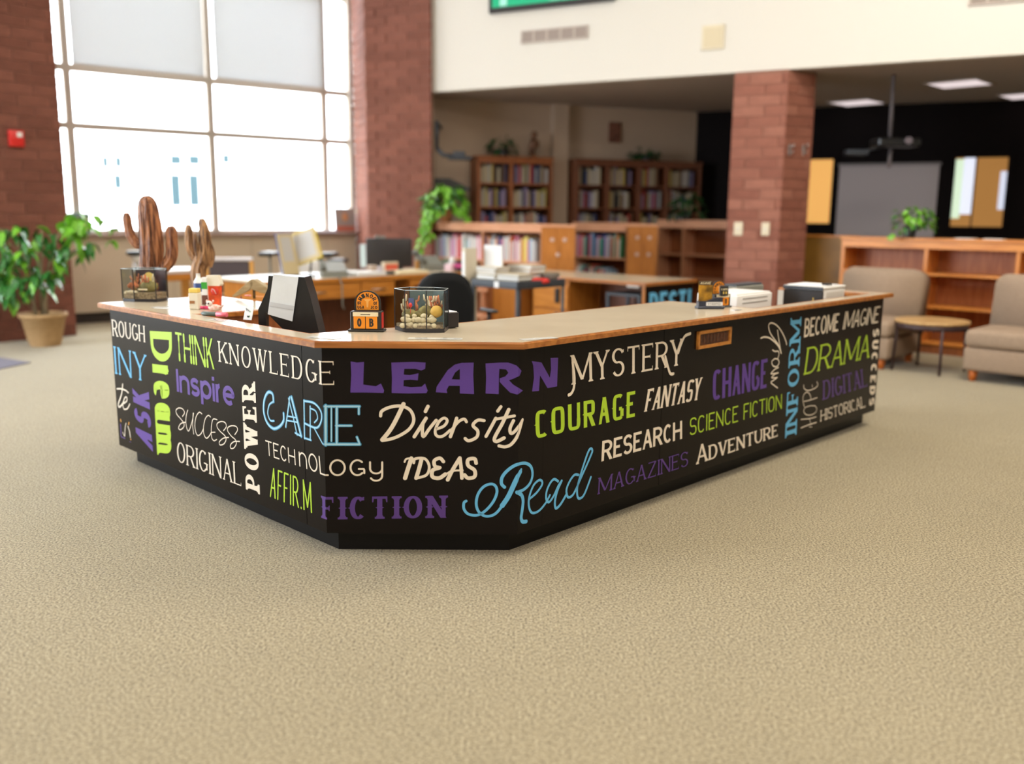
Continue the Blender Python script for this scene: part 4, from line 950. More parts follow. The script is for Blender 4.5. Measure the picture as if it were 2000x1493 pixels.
# leaflet holder in front of the second calendar
t = thing('leaflet_holder', 'amber-printed leaflet holder on a dark blue-grey foot, right arm of the counter', 'leaflet holder', on(1386, 603), 84)
M_NAVY = mat('dark_blue_grey_plastic', (.02, .026, .045), .4, .5)
mb = MB(); mb.box(-.075, .075, -.03, .035, 0, .014, .004); mb.obj('foot', M_NAVY, t)
mb = MB(); mb.prism([(-.068, .014), (.065, .014), (.065, .062), (.02, .058), (-.02, .042), (-.068, .040)], -.028, .018, RX); mb.obj('tray', M_NAVY, t)
mb = MB(); mb.box(-.066, .012, .0, .004, .04, .150, .001); cd_ = mb.obj('amber_leaflet', mat('amber_print', (.34, .17, .012), .4, .4, var=.7, vs_=14), t)
mb = MB(); mb.box(-.066, .012, -.001, 0, .128, .150); mb.obj('dark_heading', mat('dark_print', (.04, .02, .01), .5), cd_)
flat_text('AGAVE', .062, .013, M_CREAMP, t, None, -.060, .133, -.0014, st=.2, th=.15, slant=.3)
mb = MB(); mb.box(-.03, .062, -.030, -.0285, .018, .038); cl = mb.obj('white_name_strip', M_PAPER, t)
flat_text('STAMPED', .07, .009, M_CALB, t, None, -.02, .024, -.0306, st=.2, th=.15, gap=.3)
mb = MB(); mb.box(.052, .098, -.010, .01, .070, .125, .002); mb.obj('black_card_box', mat('black_card', (.012, .01, .01), .5), t)
flat_text('CAFE', .036, .010, M_CREAMP, t, None, .057, .101, -.0104, st=.22, th=.18)
mb = MB(); mb.box(.068, .074, -.0115, -.010, .080, .094); mb.box(.082, .088, -.0115, -.010, .080, .094); mb.obj('yellow_mark', mat('yellow_print', (.7, .5, .1), .5), t)
# black card box behind the right tank
t = thing('card_box', 'small black box of white cards behind the pebble terrarium', 'box', on(876, 640), 58)
mb = MB(); mb.box(-.035, .03, -.04, .05, .004, .07, .002); mb.obj('body', M_SCREEN, t); mb = MB(); mb.box(-.03, .025, -.035, .045, .0701, .074, .001); mb.obj('white_cards', M_PAPER, t)
mb = MB(); mb.lathe([(.03, 0), (.03, .004)], (0, 0, 0), 14); mb.obj('foot', M_BLK, t)
# --- saguaro carvings of cholla wood
M_CACT = mat('carved_reddish_wood', (.085, .024, .010), .5, .4, col2=(.46, .19, .08), vs_=6, stretch=(10, 10, 1.4), bump=1.0, bs=9)
M_CACT2 = mat('split_brown_wood', (.07, .026, .010), .55, .3, col2=(.50, .28, .13), vs_=6, stretch=(10, 10, 1.4), bump=1.0, bs=9)
def cact_tube(pts, rad, nm, m, t, seed):
    random.seed(seed); pts2 = smooth([tuple(p) + (r_,) for p, r_ in zip(pts, rad)], 5)
    mb = MB(); n = 18; P_ = [Vector(p[:3]) for p in pts2]; R_ = [p[3] for p in pts2]
    ridg = [1 + (random.uniform(.02, .10) if k % 2 else -random.uniform(.02, .12)) for k in range(n)]
    rings = []
    for i, p in enumerate(P_):
        d = (P_[min(i + 1, len(P_) - 1)] - P_[max(i - 1, 0)]).normalized(); a = d.cross(Vector((0, 1, 0))).normalized(); b = a.cross(d)
        rings.append([mb.b.verts.new(p + (a * math.cos(2 * math.pi * k / n) + b * math.sin(2 * math.pi * k / n)) * R_[i] * ridg[k] * (1 + random.uniform(-.025, .025))) for k in range(n)])
    for i in range(len(rings) - 1):
        for k in range(n): mb.b.faces.new((rings[i][k], rings[i][(k + 1) % n], rings[i + 1][(k + 1) % n], rings[i + 1][k]))
    mb.b.faces.new(rings[0]); mb.b.faces.new(rings[-1][::-1])
    return mb.obj(nm, m, t)
pc = on(300, 583); sc_ = pc.y / F_PX * 1.0
def cpt(px, py, y, dy=0): q = atd(px, py, y + dy); return q
def cactus(nm, label, base_px, y, trunk, arms, m, splits):
    b = atd(*base_px, y); t = thing(nm, label, 'sculpture', (b.x, y, ZT + .0006), 90)
    L_ = lambda px, py, dy=0: (lambda q: Vector((q.x - b.x, dy, q.z - ZT)))(atd(px, py, y))
    pts = [L_(a, c) for a, c, r_ in trunk]; pts[0].z = .0; pts[0].x = pts[1].x
    cact_tube(pts, [r_ * y / F_PX for a, c, r_ in trunk], 'trunk', m, t, 3)
    for k, ar in enumerate(arms): cact_tube([L_(a, c, .02 * (-1) ** k) for a, c, r_ in ar], [r_ * y / F_PX for a, c, r_ in ar], 'arm', m, t, 5 + k)
    for (x0, y0, x1, y1) in splits:
        p0, p1 = L_(x0, y0), L_(x1, y1); r_ = splits[(x0, y0, x1, y1)] * y / F_PX
        mb = MB(); mb.tube([p0 + Vector((0, -r_, 0)), (p0 + p1) / 2 + Vector((0, -r_ * 1.02, 0)), p1 + Vector((0, -r_, 0))], [.001, .0025, .001], 5); mb.obj('bark_split', mat('dark_bark_crack', (.03, .012, .006), .8), t)
cactus('cactus_sculpture', 'tall carved reddish-brown saguaro sculpture with two upturned arms behind the far-left terrarium', (300, 585), 5.36,
       [(297, 590, 22), (296, 530, 21), (297, 480, 21), (293, 440, 20), (289, 405, 17.5), (287, 390, 13), (286, 383, 6)],
       [[(292, 474, 8), (268, 478, 9), (255, 465, 9), (248, 445, 8), (245, 425, 7.5), (244, 416, 4)], [(303, 532, 9), (322, 522, 11), (337, 502, 11), (338, 470, 10.5), (337, 450, 9.5), (336, 442, 5)]], M_CACT,
       {(287, 400, 290, 470): 19, (300, 420, 306, 500): 19, (283, 480, 286, 560): 20, (296, 500, 300, 575): 20, (306, 470, 312, 540): 19, (279, 420, 280, 500): 19})
cactus('cactus_sculpture', 'smaller split-wood cactus sculpture with forked arms behind the little cartons', (390, 575), 5.58,
       [(389, 590, 13), (388, 530, 14), (397, 505, 14), (401, 480, 12), (399, 450, 9), (395, 434, 7), (394, 427, 4)],
       [[(388, 518, 9), (378, 502, 9), (369, 485, 8.5), (367, 460, 7.5), (366, 445, 6), (366, 439, 3)], [(394, 505, 5), (387, 488, 5), (384, 470, 3.5), (383, 456, 1.5)], [(404, 520, 8), (409, 505, 8), (411, 492, 6), (409, 478, 3)]], M_CACT2,
       {(392, 440, 402, 520): 12, (400, 450, 408, 515): 11, (386, 470, 390, 530): 12})
# --- display seen from the side with a sheet taped on
t = thing('monitor', 'black monitor on a stand behind the counter ledge with a white sheet taped to it', 'monitor', (on(583, 640, ZW).x, on(583, 640, ZW).y, ZW + .0006), 112)
t.location = (-1.02, 4.28, ZW + .0006)
b = Vector(t.location); ya = 4.2
def LQ(px, py, y):
    q = atd(px, py, y); return q
def hull(nm, pts, y0, y1, m, par, bev=0):
    """solid between the same outline at two depths (parent-space)"""
    mw_ = Matrix.Translation(t.location) @ Matrix.Rotation(t.rotation_euler.z, 4, 'Z'); inv = mw_.inverted()
    mb = MB(); A = []; B = []
    for px, py in pts:
        q = atd(px, py, (y0 + y1) / 2); q.z = max(q.z, ZW + .0008); A.append(mb.b.verts.new(inv @ Vector((q.x, y0, q.z)))); B.append(mb.b.verts.new(inv @ Vector((q.x, y1, q.z))))
    n = len(pts); mb.b.faces.new(A); mb.b.faces.new(B[::-1])
    for i in range(n): mb.b.faces.new((A[i], A[(i + 1) % n], B[(i + 1) % n], B[i]))
    return mb.obj(nm, m, par)
hull('housing', [(532, 537), (601, 540), (612, 575), (643, 712), (573, 712), (560, 640), (540, 620), (527, 605)], 4.20, 4.34, M_BLK, t)
hull('arm', [(527, 560), (540, 590), (522, 610), (525, 730), (511, 730), (507, 604)], 4.26, 4.31, M_BLK, t)
hull('base', [(505, 705), (645, 705), (645, 740), (505, 740)], 4.15, 4.45, M_BLK, t)
sh_ = hull('taped_sheet', [(534, 536), (583, 542), (571, 628), (523, 614)], 4.180, 4.183, mat('glossy_print_sheet', (.80, .86, .93), .15, .5, var=.08, vs_=6), t)
hull('print_band', [(528, 590), (575, 598), (574, 606), (527, 598)], 4.177, 4.1795, mat('grey_print', (.62, .66, .72), .3), sh_)
# blue printed card and yellow folder below the monitor
t = thing('blue_card', 'pale blue card with black print standing below the monitor', 'card', (-1.0, 4.10, ZW + .0006), 104)
mb = MB(); mb.box(-.035, .035, 0, .004, 0, .12, M=Matrix.Rotation(R(-8), 4, 'X')); mb.obj('sheet', mat('pale_blue_card', (.22, .42, .66), .6), t); 
mb = MB(); mb.lathe([(.014, 0), (.014, .002)], (-.01, 0, 0), 12, M=Matrix.Translation((.0, .008, .07)) @ RX); mb.box(.0, .02, -.002, .0, .085, .10); mb.obj('black_print', M_BLK, t)
for nm, lab, px, m_, dx in (('yellow_folder', 'bright yellow folder lying on the work surface left of the monitor foot', 533, mat('bright_yellow', (.85, .60, .03), .5), .08), ('orange_folder', 'orange folder lying behind the yellow folder on the work surface', 505, mat('bright_orange', (.85, .30, .03), .5), .09)):
    p = at(px, 655, ZW + .0006); t = thing(nm, lab, 'folder', (p.x, p.y + (.33 if 'orange' in nm else .12), ZW + .0006 + (.0)), 134); mb = MB(); mb.box(-dx, dx, -.07, .07, 0, .03 if 'yellow' in nm else .05, .006); mb.obj('cover', m_, t); mb = MB(); mb.box(-dx + .004, dx - .004, -.0712, -.066, .004, .024); mb.obj('pages', M_PAPER, t)
# --- little things at the left: cartons, bottle, toy, markers
def carton(nm, lab, px, py, az, w_, d_, h_, m, extra=None, cat='carton'):
    p = on(px, py); t = thing(nm, lab, cat, p, az); mb = MB(); mb.box(-w_ / 2, w_ / 2, -d_ / 2, d_ / 2, 0, h_, .003); mb.obj('body', m, t)
    return t
M_CART = mat('cream_card', (.78, .72, .58), .6)
t = carton('juice_carton', 'small cream carton with a yellow top at the left of the counter clutter', 382, 604, 96, .050, .045, .085, M_CART)
mb = MB(); mb.box(-.024, .024, -.021, .021, .0855, .108, .003); mb.obj('yellow_cap', mat('soft_yellow', (.85, .62, .13), .5), t); mb = MB(); mb.box(-.02, .008, -.0245, -.0228, .03, .045); mb.obj('brown_label', mat('brown_label', (.35, .15, .05), .6), t)
t = carton('milk_bottle', 'white bottle with a dark blue label behind the cream carton', 390, 594, 96, .048, .045, .010, M_WHITE, cat='bottle')
mb = MB(); mb.lathe([(.024, .0101), (.026, .09), (.025, .125), (.012, .145), (.010, .165), (.012, .166)], n=14); mb.obj('bottle_body', M_WHITE, t); mb = MB(); mb.lathe([(.0268, .07), (.0268, .115)], n=14, caps=False); mb.obj('blue_label', mat('navy_label', (.03, .06, .20), .5), t)
t = carton('green_box', 'narrow white, green and brown box between bottle and red bag', 404, 596, 96, .032, .04, .150, M_WHITE, cat='box')
for z0, z1, m_ in ((.0, .055, mat('chocolate_brown', (.13, .04, .018), .6)), (.085, .125, mat('leaf_green', (.04, .33, .03), .5))):
    mb = MB(); mb.box(-.0166, .0166, -.0212, -.0202, z0 + .003, z1); mb.obj('colour_band', m_, t)
t = thing('red_bag', 'orange-red snack bag with folded cream top standing behind the spotted toy', 'bag', on(420, 596), 98)
mb = MB(); mb.prism([(-.03, 0), (.03, 0), (.034, .06), (.036, .105), (-.036, .105), (-.034, .05)], -.018, .018, RX); mb.obj('bag_body', mat('orange_red_foil', (.75, .09, .02), .3, .5, var=.25, vs_=30), t)
mb = MB(); mb.prism([(-.036, .1052), (.040, .1052), (.046, .115), (.03, .162), (-.032, .160)], -.02, .02, RX); mb.obj('folded_top', M_CART, t)
mb = MB(); mb.ell((.012, -.02, .075), .024, .006, .022, 12, 6); mb.obj('round_emblem', mat('deep_red', (.60, .03, .01), .3), t)
mb = MB(); mb.tube([(-.002, -.0265, .09), (.012, -.0275, .085), (.022, -.0265, .062)], .0015, 5); mb.obj('white_stroke', M_PAPER, t)
t = thing('spotted_toy', 'pink and white spotted toy dog lying in front of the red bag', 'toy', on(420, 608), 105)
M_PINK = mat('pink_white_spots', (.70, .35, .25), .5, .3, col2=(.85, .70, .64), vs_=70)
mb = MB(); mb.ell((0, 0, .018), .038, .018, .017, 12, 8); mb.obj('body', M_PINK, t)
mb = MB(); mb.ell((-.026, -.008, .038), .017, .015, .015, 12, 8); hd = mb.obj('head', mat('cream_plush', (.82, .72, .66), .6), t)
mb = MB(); mb.ell((-.022, -.022, .040), .005, .003, .005, 8, 5); mb.ell((-.036, -.020, .041), .004, .003, .004, 8, 5); mb.obj('eyes', M_BLK, hd)
for dx in (-.018, .018): mb = MB(); mb.ell((-.026 + dx, 0, .050), .006, .004, .008, 8, 5); mb.obj('ear', M_PINK, hd)
mb = MB(); mb.tube([(.03, 0, .02), (.045, 0, .026), (.05, 0, .034)], .004, 6); mb.obj('tail', M_PINK, t)
for nm, lab, px, py, ln, r_, m1, m2, az in (('marker', 'bright pink marker lying beside the spotted toy', 395, 604, .075, .008, mat('hot_pink', (.80, .06, .20), .4), mat('hot_pink', (.8, .06, .2)), 105),
                                       ('marker', 'thick grey-green marker with a pink end at the counter edge', 418, 618, .15, .0105, mat('slate_green', (.10, .14, .13), .4), mat('rose_pink', (.80, .16, .22), .4), 112)):
    t = thing(nm, lab, 'marker', on(px, py), az); Mx = Matrix.Translation((0, 0, r_)) @ Matrix.Rotation(R(90), 4, 'Y')
    mb = MB(); mb.lathe([(r_ * .5, -ln / 2), (r_, -ln / 2 + .01), (r_, ln * .12)], n=12, M=Mx); mb.obj('barrel', m1, t)
    mb = MB(); mb.lathe([(r_ * 1.15, ln * .12 + .0002), (r_ * 1.15, ln / 2), (r_ * .9, ln / 2 + .003)], n=12, M=Mx); mb.obj('cap', m2, t)
t = thing('leaflet', 'white leaflet with black and green leaf drawing propped on the ledge edge', 'leaflet', on(483, 625), 118)
mb = MB(); mb.box(-.026, .026, 0, .0015, 0, .062, M=Matrix.Rotation(R(-18), 4, 'X')); sh_ = mb.obj('sheet', M_PAPER, t)
for k in range(4):
    mb = MB(); mb.tube([(-.018 + k * .008, -.001, .055 - k * .004), (-.012 + k * .008, .004 - .001, .03), (.0 + k * .003, -.001 + .0, .012)], .0016, 5, M=Matrix.Rotation(R(-18), 4, 'X')); mb.obj('leaf_stroke', M_BLK if k < 3 else mat('leaf_green', (.04, .33, .03)), sh_)
# clear plastic strips and sheets taped on the counter
M_FILM = mat('white_taped_sheet', (.70, .69, .64), .15, .6)
M_PRINT = mat('faint_black_print', (.05, .05, .05), .5)
for i, (px, py, az, w_, d_, lab) in enumerate(((336, 601, 100, .22, .07, 'paper notice with faint drawing taped on the ledge in front of the dark terrarium'), (432, 626, 122, .16, .05, 'paper notice with black knot drawing taped at the ledge edge'), (632, 660, 110, .14, .06, 'paper notice taped on the left front corner of the counter'), (850, 662, 92, .22, .05, 'paper slip taped below the pebble terrarium'), (1052, 662, 60, .16, .05, 'silvery taped notice on the right front corner of the counter'), (1438, 606, 50, .06, .03, 'small silver clip lying beside the white tray box'))):
    p = on(px, py); t = thing('paper_notice' if i < 5 else 'paper_clip', lab, 'notice' if i < 5 else 'clip', (p.x, p.y, ZT + .0012), az)
    mb = MB(); mb.box(-w_ / 2, w_ / 2, -d_ / 2, d_ / 2, 0, .0006); mb.obj('sheet', M_FILM if i not in (5,) else M_CHROME, t)
    random.seed(i)
    for k in range(7 if i < 5 else 0):
        x, y = random.uniform(-w_ * .4, w_ * .35), random.uniform(-d_ * .35, d_ * .35); l_ = random.uniform(.01, .03)
        mb = MB(); mb.tube([(x, y, .0008), (x + l_ * .5, y + random.uniform(-.006, .006), .0008), (x + l_, y + random.uniform(-.005, .005), .0008)], .0006, 4); mb.obj('drawn_line', M_PRINT if i != 4 else M_CHROME, t)
t = thing('paper_sheet', 'large blank white sheet on the counter between the dark terrarium and the cartons', 'paper', on(346, 600), 110); t.location.z = ZT + .0008
mb = MB(); mb.box(-.07, .07, -.10, .10, 0, .0008); mb.obj('sheet', M_PAPER, t)
# tan folded wood stand
t = thing('wooden_wing_stand', 'tan two-winged wooden ornament on thin legs behind the ledge, left of the monitor', 'ornament', (atd(492, 585, 5.35).x, 5.35, ZT + .0006), 95)
M_TAN = mat('tan_wood', (.36, .27, .14), .4, .4, col2=(.50, .40, .24), vs_=5, stretch=(2, 12, 12))
b0 = Vector(t.location)
def loc_(px, py, y=5.35): q = atd(px, py, y); return Vector((q.x - b0.x, 0, q.z - b0.z))
for (pts) in ([(456, 578), (488, 550), (494, 545), (498, 556), (490, 566), (460, 580)], [(494, 545), (500, 545), (527, 562), (531, 575), (512, 571), (492, 563)]):
    mb = MB(); mb.prism([(loc_(a, c).x, loc_(a, c).z) for a, c in pts], -.03, .03, RX); mb.obj('wing', M_TAN, t)
for px in (496, 470):
    q = loc_(px, 563 if px == 496 else 579); mb = MB(); mb.tube([(q.x, 0, q.z), (q.x, 0, 0)], .009 if px == 496 else .003, 8); mb.obj('leg', mat('olive_brown_leg', (.15, .11, .06), .5) if px == 496 else mat('violet_peg', (.10, .04, .35), .5), t)
for nm, lab, px, py, m_, r in (('pink_note', 'pink sticky note on the white counter behind the wooden ornament', 484, 578, mat('hot_pink', (.8, .06, .2)), .02), ('orange_note', 'orange strip of paper beside the pink note', 505, 580, mat('bright_orange', (.85, .3, .03)), .03)):
    p = on(px, py); t = thing(nm, lab, 'note', (p.x, p.y, ZT + .0008), 95); mb = MB(); mb.box(-r, r, -.012, .012, 0, .002); mb.obj('sheet', m_, t)
# --- right arm: trays and printer on the lower surface
t = thing('paper_tray_box', 'white plastic tray box with slotted front behind the right ledge', 'tray', (*RP(2.21, .34), ZW + .0006), AZ_R)
mb = MB(); mb.box(-.20, .20, -.13, .14, 0, .240, .008, 2); mb.obj('body', M_WHITE, t)
for z in (.19, .215): mb = MB(); mb.box(-.14, .14, -.1315, -.129, z, z + .005); mb.obj('slot', mat('slot_shadow_grey', (.25, .24, .22), .6), t)
mb = MB(); mb.box(-.19, .19, -.12, .13, .2402, .247, .003); mb.obj('lid', M_WHITE, t)
t = thing('grey_organiser', 'low grey organiser behind the white tray box on the right arm', 'organiser', (*RP(2.66, .56), ZW + .0006), AZ_R)
mb = MB(); mb.box(-.17, .17, -.06, .06, 0, .25, .006); mb.obj('body', M_GREYP, t); mb = MB(); mb.box(-.16, .16, -.05, .05, .2502, .262, .002); mb.obj('paper_stack', M_DKGREY, t)
t = thing('office_machine', 'black and white office machine with papers on top near the right end of the counter', 'printer', (*RP(2.9, .12), ZW + .0006), AZ_R)
mb = MB(); mb.box(0, .30, 0, .27, 0, .235, .008, 2); mb.obj('white_body', M_WHITE, t)
mb = MB(); mb.box(-.012, -.0005, 0, .27, 0, .225, .003); mb.obj('black_front', M_SCREEN, t)
mb = MB(); mb.box(-.016, .302, -.004, .275, .2352, .250, .005, 2); mb.obj('lid', M_WHITE, t)
mb = MB(); mb.box(-.018, -.0165, -.002, .272, .228, .249); mb.obj('lid_edge', M_DKGREY, t)
mb = MB(); mb.box(.03, .28, -.0015, -.0001, .15, .215); mb.obj('drawer_front', mat('off_white_drawer', (.68, .66, .60), .5), t)
mb = MB(); mb.box(.0, .24, .02, .25, .2505, .257); mb.obj('paper_stack', M_PAPER, t)
mb = MB(); mb.box(.08, .15, .015, .06, .2575, .268, .004); mb.obj('black_clip', M_BLK, t)
mb = MB(); mb.box(-.030, -.026, .262, .30, .0, .215); mb.obj('side_sheet', M_PAPER, t)
mb = MB(); mb.box(-.0135, -.0122, .06, .066, .12, .18); mb.obj('yellow_mark', mat('yellow_print', (.7, .5, .1)), t)
# ================================================================ BOOKCASES AND BOOKS
AZ_B = 70
book_me = None
def get_book():
    global book_me
    if book_me is None:
        mb = MB(); b = mb.b                              # unit book: spine towards -y, hollow-edged block between two boards
        mb.box(-.5, -.40, -.5, .5, 0, 1); mb.box(.40, .5, -.5, .5, 0, 1); mb.box(-.40, .40, -.5, -.44, 0, 1)
        mb.box(-.40, .40, -.44, .46, .02, .97)
        book_me = mb.mesh('book'); book_me.materials.append(M_BOOK)
    return book_me
HUES = {'white': (.72, .70, .68), 'pale grey': (.50, .50, .52), 'pink': (.62, .22, .32), 'pale blue': (.30, .46, .62), 'dark blue': (.04, .07, .20), 'teal': (.06, .30, .30), 'red': (.50, .05, .04), 'cream': (.62, .52, .36),
        'brown': (.20, .10, .05), 'black': (.02, .02, .025), 'green': (.06, .22, .09), 'orange': (.66, .24, .06), 'lilac': (.40, .32, .52), 'yellow': (.72, .58, .16)}
ORD = ['first', 'second', 'third', 'fourth', 'fifth', 'sixth', 'seventh', 'eighth', 'ninth', 'tenth', 'eleventh', 'twelfth', 'thirteenth', 'fourteenth', 'fifteenth', 'sixteenth', 'seventeenth', 'eighteenth', 'nineteenth', 'twentieth',
       '21st', '22nd', '23rd', '24th', '25th', '26th', '27th', '28th', '29th', '30th', '31st', '32nd', '33rd', '34th', '35th', '36th', '37th', '38th', '39th', '40th']
def books(M, x0, x1, z, hmax, where, group, pal, seed, wmin=.022, wmax=.04, fill=1.0, dim=1.0):
    random.seed(seed); x = x0 + .008; i = 0; end = x0 + (x1 - x0) * fill; me = get_book()
    while True:
        w_ = random.uniform(wmin, wmax); h = hmax * random.uniform(.72, .97)
        if x + w_ > end - .005: break
        hue = random.choice(pal); c = HUES[hue]; k = random.uniform(.85, 1.15) * dim
        o = bpy.data.objects.new('book', me); COL.objects.link(o)
        d = random.uniform(.15, .2)
        o.matrix_world = M @ Matrix.Translation((x + w_ / 2, .035 + d / 2 + random.uniform(0, .015), z + .0006)) @ Matrix.Diagonal((w_, d, h, 1))
        o.color = (min(1, c[0] * k), min(1, c[1] * k), min(1, c[2] * k), 1)
        tag(o, f'{hue} book, {ORD[i]} from the left on {where}', 'book', group)
        x += w_ + random.uniform(.0004, .0015); i += 1
        if i >= 40: break
    return i
def bookcase(name, label, p, az, W, D, z1, divs, shelves, m, mb_, apron=.07, z0=0, cat='bookcase', tk=.022, top_over=.015, backm=None):
    """divs: x of the uprights; shelves: top levels of the boards; front at local y=0"""
    t = thing(name, label, cat, (p[0], p[1], z0), az)
    for x in divs:
        mb = MB(); mb.box(max(0, x - tk / 2), min(W, x + tk / 2) if x > 0 else tk, 0, D - .012, 0, z1 - .03, .002); mb.obj('upright', m, t)
    mb = MB(); mb.box(-top_over, W + top_over, -top_over, D, z1 - .03, z1, .004); mb.obj('top_board', mb_, t)
    if apron: 
        mb = MB(); mb.box(.0, W, -.004, .016, z1 - .03 - apron, z1 - .0302, .002); mb.obj('apron', mb_, t)
    mb = MB(); mb.box(0, W, D - .012, D, 0.0, z1 - .03); mb.obj('back_panel', backm or M_OAKD, t)
    for a, b in zip(divs[:-1], divs[1:]):
        for z in shelves:
            mb = MB(); mb.box(a + tk * .5 + .0005, b - tk * .5 - .0005, .004, D - .013, z - .025, z, .002); mb.obj('shelf', mb_, t)
    mb = MB(); mb.box(.01, W - .01, .01, .03, 0, .08); mb.obj('plinth', M_OAKD, t)
    return t
def TM(t): return Matrix.Translation(t.location) @ Matrix.Rotation(t.rotation_euler.z, 4, 'Z')
M_SALM = wood('pinkish_oak', (.58, .27, .145), (.70, .36, .21), .4, 'x')
# row A (nearest): low unit with two bays
def along(p, d, px):                                   # distance t so that p + d*t lies under image column px
    r_ = (px - 1000 + 0) / (F_PX * 1.0165)
    return (r_ * p.y - p.x) / (d.x - r_ * d.y)
dX = -dL                                               # to the right along the rows (nearer)
pA = Vector((.34, 11.0)); 
def xz(px, D): return Vector(((px - 1000) / (F_PX * 1.0165) * D, D))
pA = xz(1055, 11.25); WA = -along(pA, dX, 823); pA0 = pA - dX * WA
tA = bookcase('low_bookcase', 'low salmon-oak bookcase, leftmost of the back row, with a trailing plant on its left end', pA0, AZ_L, WA, .32, 1.30, [0, WA * .53, WA], [.83, .44, .10], M_SALM, M_SALM, .075)
MA = TM(tA)
PAL1 = ['white', 'white', 'pale grey', 'pink', 'pale blue', 'teal', 'lilac', 'white', 'red', 'dark blue', 'pale blue']
books(MA, .02, WA * .53, .83, .33, 'the leftmost low bookcase, left bay', 'books on the leftmost low bookcase', PAL1, 11)
books(MA, WA * .53 + .02, WA - .02, .83, .33, 'the leftmost low bookcase, right bay', 'books on the leftmost low bookcase', ['white', 'pale blue', 'white', 'pale grey', 'red', 'dark blue', 'yellow', 'pale grey', 'pink', 'orange'], 12, fill=.93)
books(MA, .02, WA * .53, .44, .30, 'the lower shelf, leftmost low bookcase', 'books on the leftmost low bookcase', PAL1, 13, fill=.6)
def end_stack(px0, px1, D, z1, discs, label):
    p = xz(px0, D); az_ = 90 + math.degrees(math.atan2((px1 - 1000) / F_PX, 1)); de = Vector((math.sin(R(az_)), math.cos(R(az_)))); Wd = along(p, de, px1)
    t = thing('end_cabinet', label, 'bookcase', (p.x, p.y, 0), az_)
    mb = MB(); mb.box(0, Wd, .021, .9, 0, z1 - .03, .003); mb.obj('body', M_OAKD, t)
    mb = MB(); mb.box(.0, Wd / 2 - .002, 0, .02, 0, z1 - .03, .002); mb.obj('end_panel', M_OAKV, t)
    mb = MB(); mb.box(Wd / 2 + .002, Wd, 0, .02, 0, z1 - .03, .002); mb.obj('end_panel', M_OAKV, t)
    mb = MB(); mb.box(-.01, Wd + .01, -.012, .92, z1 - .03, z1, .004); mb.obj('top_board', M_SALM, t)
    for fx, z in discs:
        mb = MB(); mb.lathe([(.026, 0), (.026, .004), (.018, .007)], n=16, M=Matrix.Translation((fx * Wd, -.0001, z)) @ RX); mb.obj('metal_disc', mat('pale_pink_metal', (.62, .47, .42), .35, .5, metal=.3), t)
    return t
end_stack(1055, 1121, 11.22, 1.29, [(.33, 1.11), (.70, 1.11), (.5, .93)], 'oak stack end with three round metal plates between the two filled low bookcases')
pB = xz(1222, 12.6); WB = -along(pB, dX, 1118); pB0 = pB - dX * WB
tB = bookcase('low_bookcase', 'low salmon-oak bookcase with two rows of books between the two stack ends', pB0, AZ_L, WB, .32, 1.31, [0, WB], [.83, .46, .10], M_SALM, M_SALM, .09)
MBm = TM(tB)
books(MBm, .02, WB - .02, .83, .34, 'the upper shelf between the two stack ends', 'books between the stack ends', ['white', 'pale blue', 'green', 'red', 'orange', 'teal', 'dark blue', 'pale grey', 'pink', 'yellow', 'lilac'], 21, fill=.94, wmin=.026, wmax=.046)
books(MBm, .02, WB - .02, .46, .27, 'the lower shelf between the two stack ends', 'books between the stack ends', ['white', 'red', 'dark blue', 'teal', 'pale blue', 'brown', 'red'], 22, fill=.75, wmin=.026, wmax=.046)
end_stack(1224, 1283, 12.3, 1.30, [(.33, 1.12), (.74, 1.12), (.33, .90), (.72, .90)], 'oak stack end with four round metal plates left of the empty bookcase')
pC = xz(1283, 13.6); WC = along(pC, dX, 1440)
bookcase('low_bookcase', 'long low salmon-oak bookcase with empty shelves beside the brick pillar', pC, AZ_L, WC, .32, 1.355, [0, along(pC, dX, 1332), WC], [.87, .53, .10], M_SALM, M_SALM, .09)
# tall bookcases against the tan wall
def wallx(px): return onwall(px, 300, BW0, BWc).xy
fN = Vector((BWd.y, -BWd.x))
def onfront(px, off): 
    a = BW0 + fN * off; return onwall(px, 300, a, a + BWd).xy
z_t = 2.22
for (nm, px0, px1, dpx, lab, bayn, sd) in (('A', 932, 1080, [1000], 'tall dark oak bookcase with two bays under the hanging bracket, left of the pilaster', ['left bay', 'right bay'], 31),
                                       ('B', 1126, 1372, [1190, 1252, 1306], 'tall dark oak bookcase with four bays right of the pilaster', ['first bay', 'second bay', 'third bay', 'fourth bay'], 41)):
    a, b = onfront(px0, .36), onfront(px1, .36); Wt = (b - a).length
    dv = [0] + [(onfront(d_, .36) - a).length for d_ in dpx] + [Wt]
    t = bookcase('tall_bookcase', lab, a, AZ_B, Wt, .33, z_t, dv, [1.85, 1.52, 1.18, .84, .50], M_OAKDD if nm == 'B' else M_OAKD, M_OAKDD if nm == 'B' else M_OAKD, .07, tk=.05, backm=M_OAKDD)
    M = TM(t)
    w1 = 'left tall bookcase' if nm == 'A' else 'right tall bookcase'
    for bi, (x0, x1) in enumerate(zip(dv[:-1], dv[1:])):
        for si, z in enumerate((1.85, 1.52, 1.18)):
            books(M, x0 + .03, x1 - .03, z, .28, f'{["top", "second", "third"][si]} shelf, {bayn[bi]}, {w1}', 'books in the ' + w1, ['cream', 'cream', 'pale grey', 'brown', 'dark blue', 'black', 'red', 'yellow', 'lilac', 'cream', 'white'], sd + bi * 5 + si, wmin=.026, wmax=.05, dim=.5, fill=(.98 if nm == 'A' else .9 - .06 * ((bi + si) % 3)))  # dim darkens the covers, painting in the low light of the back area
